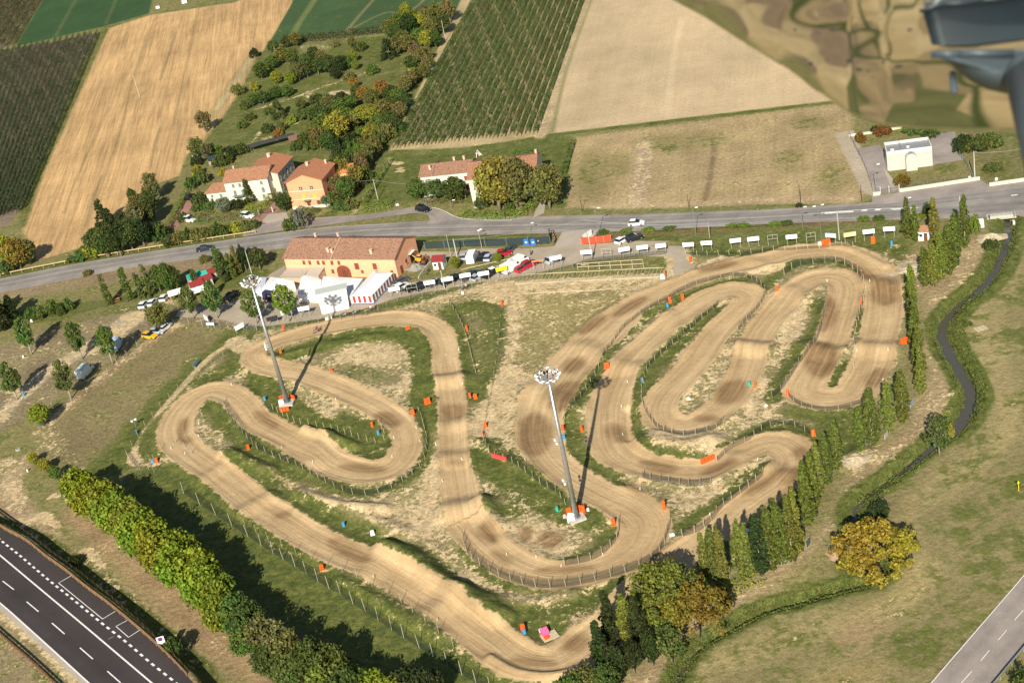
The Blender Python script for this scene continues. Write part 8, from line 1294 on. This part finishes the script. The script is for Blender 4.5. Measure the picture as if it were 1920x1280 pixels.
# low white garden clutter round the villas
for px, py, l, s_ in ((680, 268, 'white water tank among the bushes by the vineyard', .6), (706, 266, 'white garden box by the vineyard corner', .5), (362, 294, 'white bee box at the stubble field edge', .5), (664, 180, 'pale green garden shed roof in the large garden', .9), (346, 6, 'white wrapped bales at the top edge', 1.6), (296, 16, 'grey wrapped bales at the top left', 1.2), (745, 385, 'white planter pair by the lane', .6)):
    x, y, z = PG(px, py); o = empty('garden_box', x, y, z, .3, l, 'box'); MB().box((0, 0, s_ * .45), (s_ * 1.4, s_, s_ * .9), bev=.1).build('body', OBJC, o, (.2, .45, .38) if 'green' in l else (.72, .72, .72)); MB().box((0, 0, s_ * .92), (s_ * 1.2, s_ * .8, .05)).build('lid', STEEL, o)
# ============================================================ AIRCRAFT PARTS (about three metres from the lens)
AD = 3.0
def AP(px, py, d=AD):
    v = cF * FPX + cR * (px - 960) - cU * (py - 640); return np.array([0, 0, CAMH]) + v / FPX * d
cen = AP(1650, 60); MIR, mt_, mb_ = newmat('polished_aluminium'); mb_.inputs['Base Color'].default_value = (.80, .80, .78, 1); mb_.inputs['Metallic'].default_value = 1; mb_.inputs['Roughness'].default_value = .055
GREYSH = mat('blue_grey_shaded', (.050, .072, .088), .45, .0, .08, spec=.5)  # blue-grey paint, darkened to stand in for shade under the wing
wing = empty('aircraft_cowling', *cen, 0, 'polished metal aircraft cowling mirroring fields, top right corner', 'aircraft part')
edge = [(1215, -60), (1262, -5), (1330, 32), (1400, 78), (1470, 120), (1540, 172), (1600, 212), (1660, 232), (1720, 238), (1800, 240), (1900, 241), (2060, 243)]
nx_, ny_ = 90, 60; vv = []; ff = []
E_ = np.array(edge, float)
def skin_depth(px, py):
    pb = np.interp(px, E_[:, 0], E_[:, 1]); t = max(0, (pb - py) / 927); xm = (px - 1720) / 927
    return AD + .12 - .62 * t - .15 * (1 - math.exp(-t / .11)) + .30 * xm * xm + .0016 * math.sin(px * .03 + .5) + .0012 * math.sin(py * .07 + px * .013)
for i in range(nx_ + 1):
    t = i / nx_; px = 1215 + (2060 - 1215) * t; pb = np.interp(px, E_[:, 0], E_[:, 1])
    for j in range(ny_ + 1):
        s = j / ny_; py = -120 * (1 - s) + pb * s; py = min(py, pb); dep = skin_depth(px, py)
        vv.append(tuple(AP(px, py, dep) - cen))
for i in range(nx_):
    for j in range(ny_): a = i * (ny_ + 1) + j; ff.append((a, a + 1, a + ny_ + 2, a + ny_ + 1))
me = bpy.data.meshes.new('skin'); me.from_pydata(vv, [], ff); me.materials.append(MIR); me.shade_smooth(); pl = link('skin', me, wing); so_ = pl.modifiers.new('thick', 'SOLIDIFY'); so_.thickness = .012; so_.offset = 0
RIV = MB().ball((0, 0, 0), .0035, 8, 5).mesh('rivet', DARKM, True)
for px, py, s_ in [(1493, 56, 1), (1563, 57, 1), (1635, 57, 1), (1706, 56, 1), (1481, 96, .8), (1541, 100, .8), (1602, 102, .8), (1663, 103, .8), (1523, 119, 1.4), (1594, 114, 1.4), (1612, 130, 1.4), (1685, 124, 1.4), (1512, 111, .8), (1553, 111, .8), (1628, 132, .8), (1657, 116, .8), (1672, 132, .7), (1586, 141, .7), (1638, 144, .7), (1692, 145, .7), (1597, 161, .6), (1640, 163, .6), (1588, 181, .6), (1625, 184, .6), (1662, 186, .6), (1650, 205, .5), (1533, 137, .7), (1556, 157, .7)]:
    q = link('rivet', RIV, wing); q.location = AP(px, py, skin_depth(px, py) - .006) - cen; q.scale = (1.7 * s_, 1.2 * s_, .8 * s_)
b = MB()
for k in range(len(edge) - 3): p, q = AP(*edge[k], skin_depth(*edge[k])) - cen, AP(*edge[k + 1], skin_depth(*edge[k + 1])) - cen; b.cyl(p, q, .0045, .0045, 6)
b.build('edge_strip', STEEL, wing)
fair = empty('aircraft_strut', *AP(1880, 130, AD - .25), 0, 'blue-grey aircraft strut with rounded fairing and small probe', 'aircraft part'); fc = AP(1880, 130, AD - .25)
def blob3(pts, d0, th, name, m, parent, c0):
    P = np.array(pts, float); c = P.mean(0); n = len(P); v = []; K = 7
    for k in range(K + 1):
        a = math.pi / 2 * k / K; s = math.cos(a) if k < K else .02
        for p in P: q = c + (p - c) * s; v.append(tuple(AP(q[0], q[1], d0 - th * math.sin(a)) - c0))
    for p in P: v.append(tuple(AP(p[0], p[1], d0 + .05) - c0))
    f = [(k * n + i, (k + 1) * n + i, (k + 1) * n + (i + 1) % n, k * n + (i + 1) % n) for k in range(K) for i in range(n)] + [((K + 1) * n + i, i, (i + 1) % n, (K + 1) * n + (i + 1) % n) for i in range(n)]
    me = bpy.data.meshes.new(name); me.from_pydata(v, [], f); me.materials.append(m); me.shade_smooth(); return link(name, me, parent)
blob3([(1752, 106), (1780, 104), (1900, 105), (2000, 106), (2040, 130), (2000, 178), (1885, 176), (1850, 168), (1818, 152), (1795, 134), (1775, 114)], AD - .16, .10, 'fairing', GREYSH, fair, fc)
b = MB(); b.tube([AP(1746, 103, AD - .18) - fc, AP(1800, 100.5, AD - .2) - fc, AP(1900, 100, AD - .2) - fc, AP(2000, 101, AD - .2) - fc], .0075, 8); b.build('flange', GREYSH, fair, smooth=True)
b = MB(); b.cyl(AP(1786, 138, AD - .2) - fc, AP(1789, 171, AD - .24) - fc, .0065, .0065, 10).ball(AP(1789, 171, AD - .24) - fc, .0066); b.build('probe', GREYSH, fair, smooth=True)
b = MB(); b.cyl(AP(1934, 142, AD - .34) - fc, AP(1990, 380, AD - .5) - fc, .046, .046, 24).ball(AP(1934, 142, AD - .34) - fc, .046, 24, 12); b.build('strut', GREYSH, fair, smooth=True)
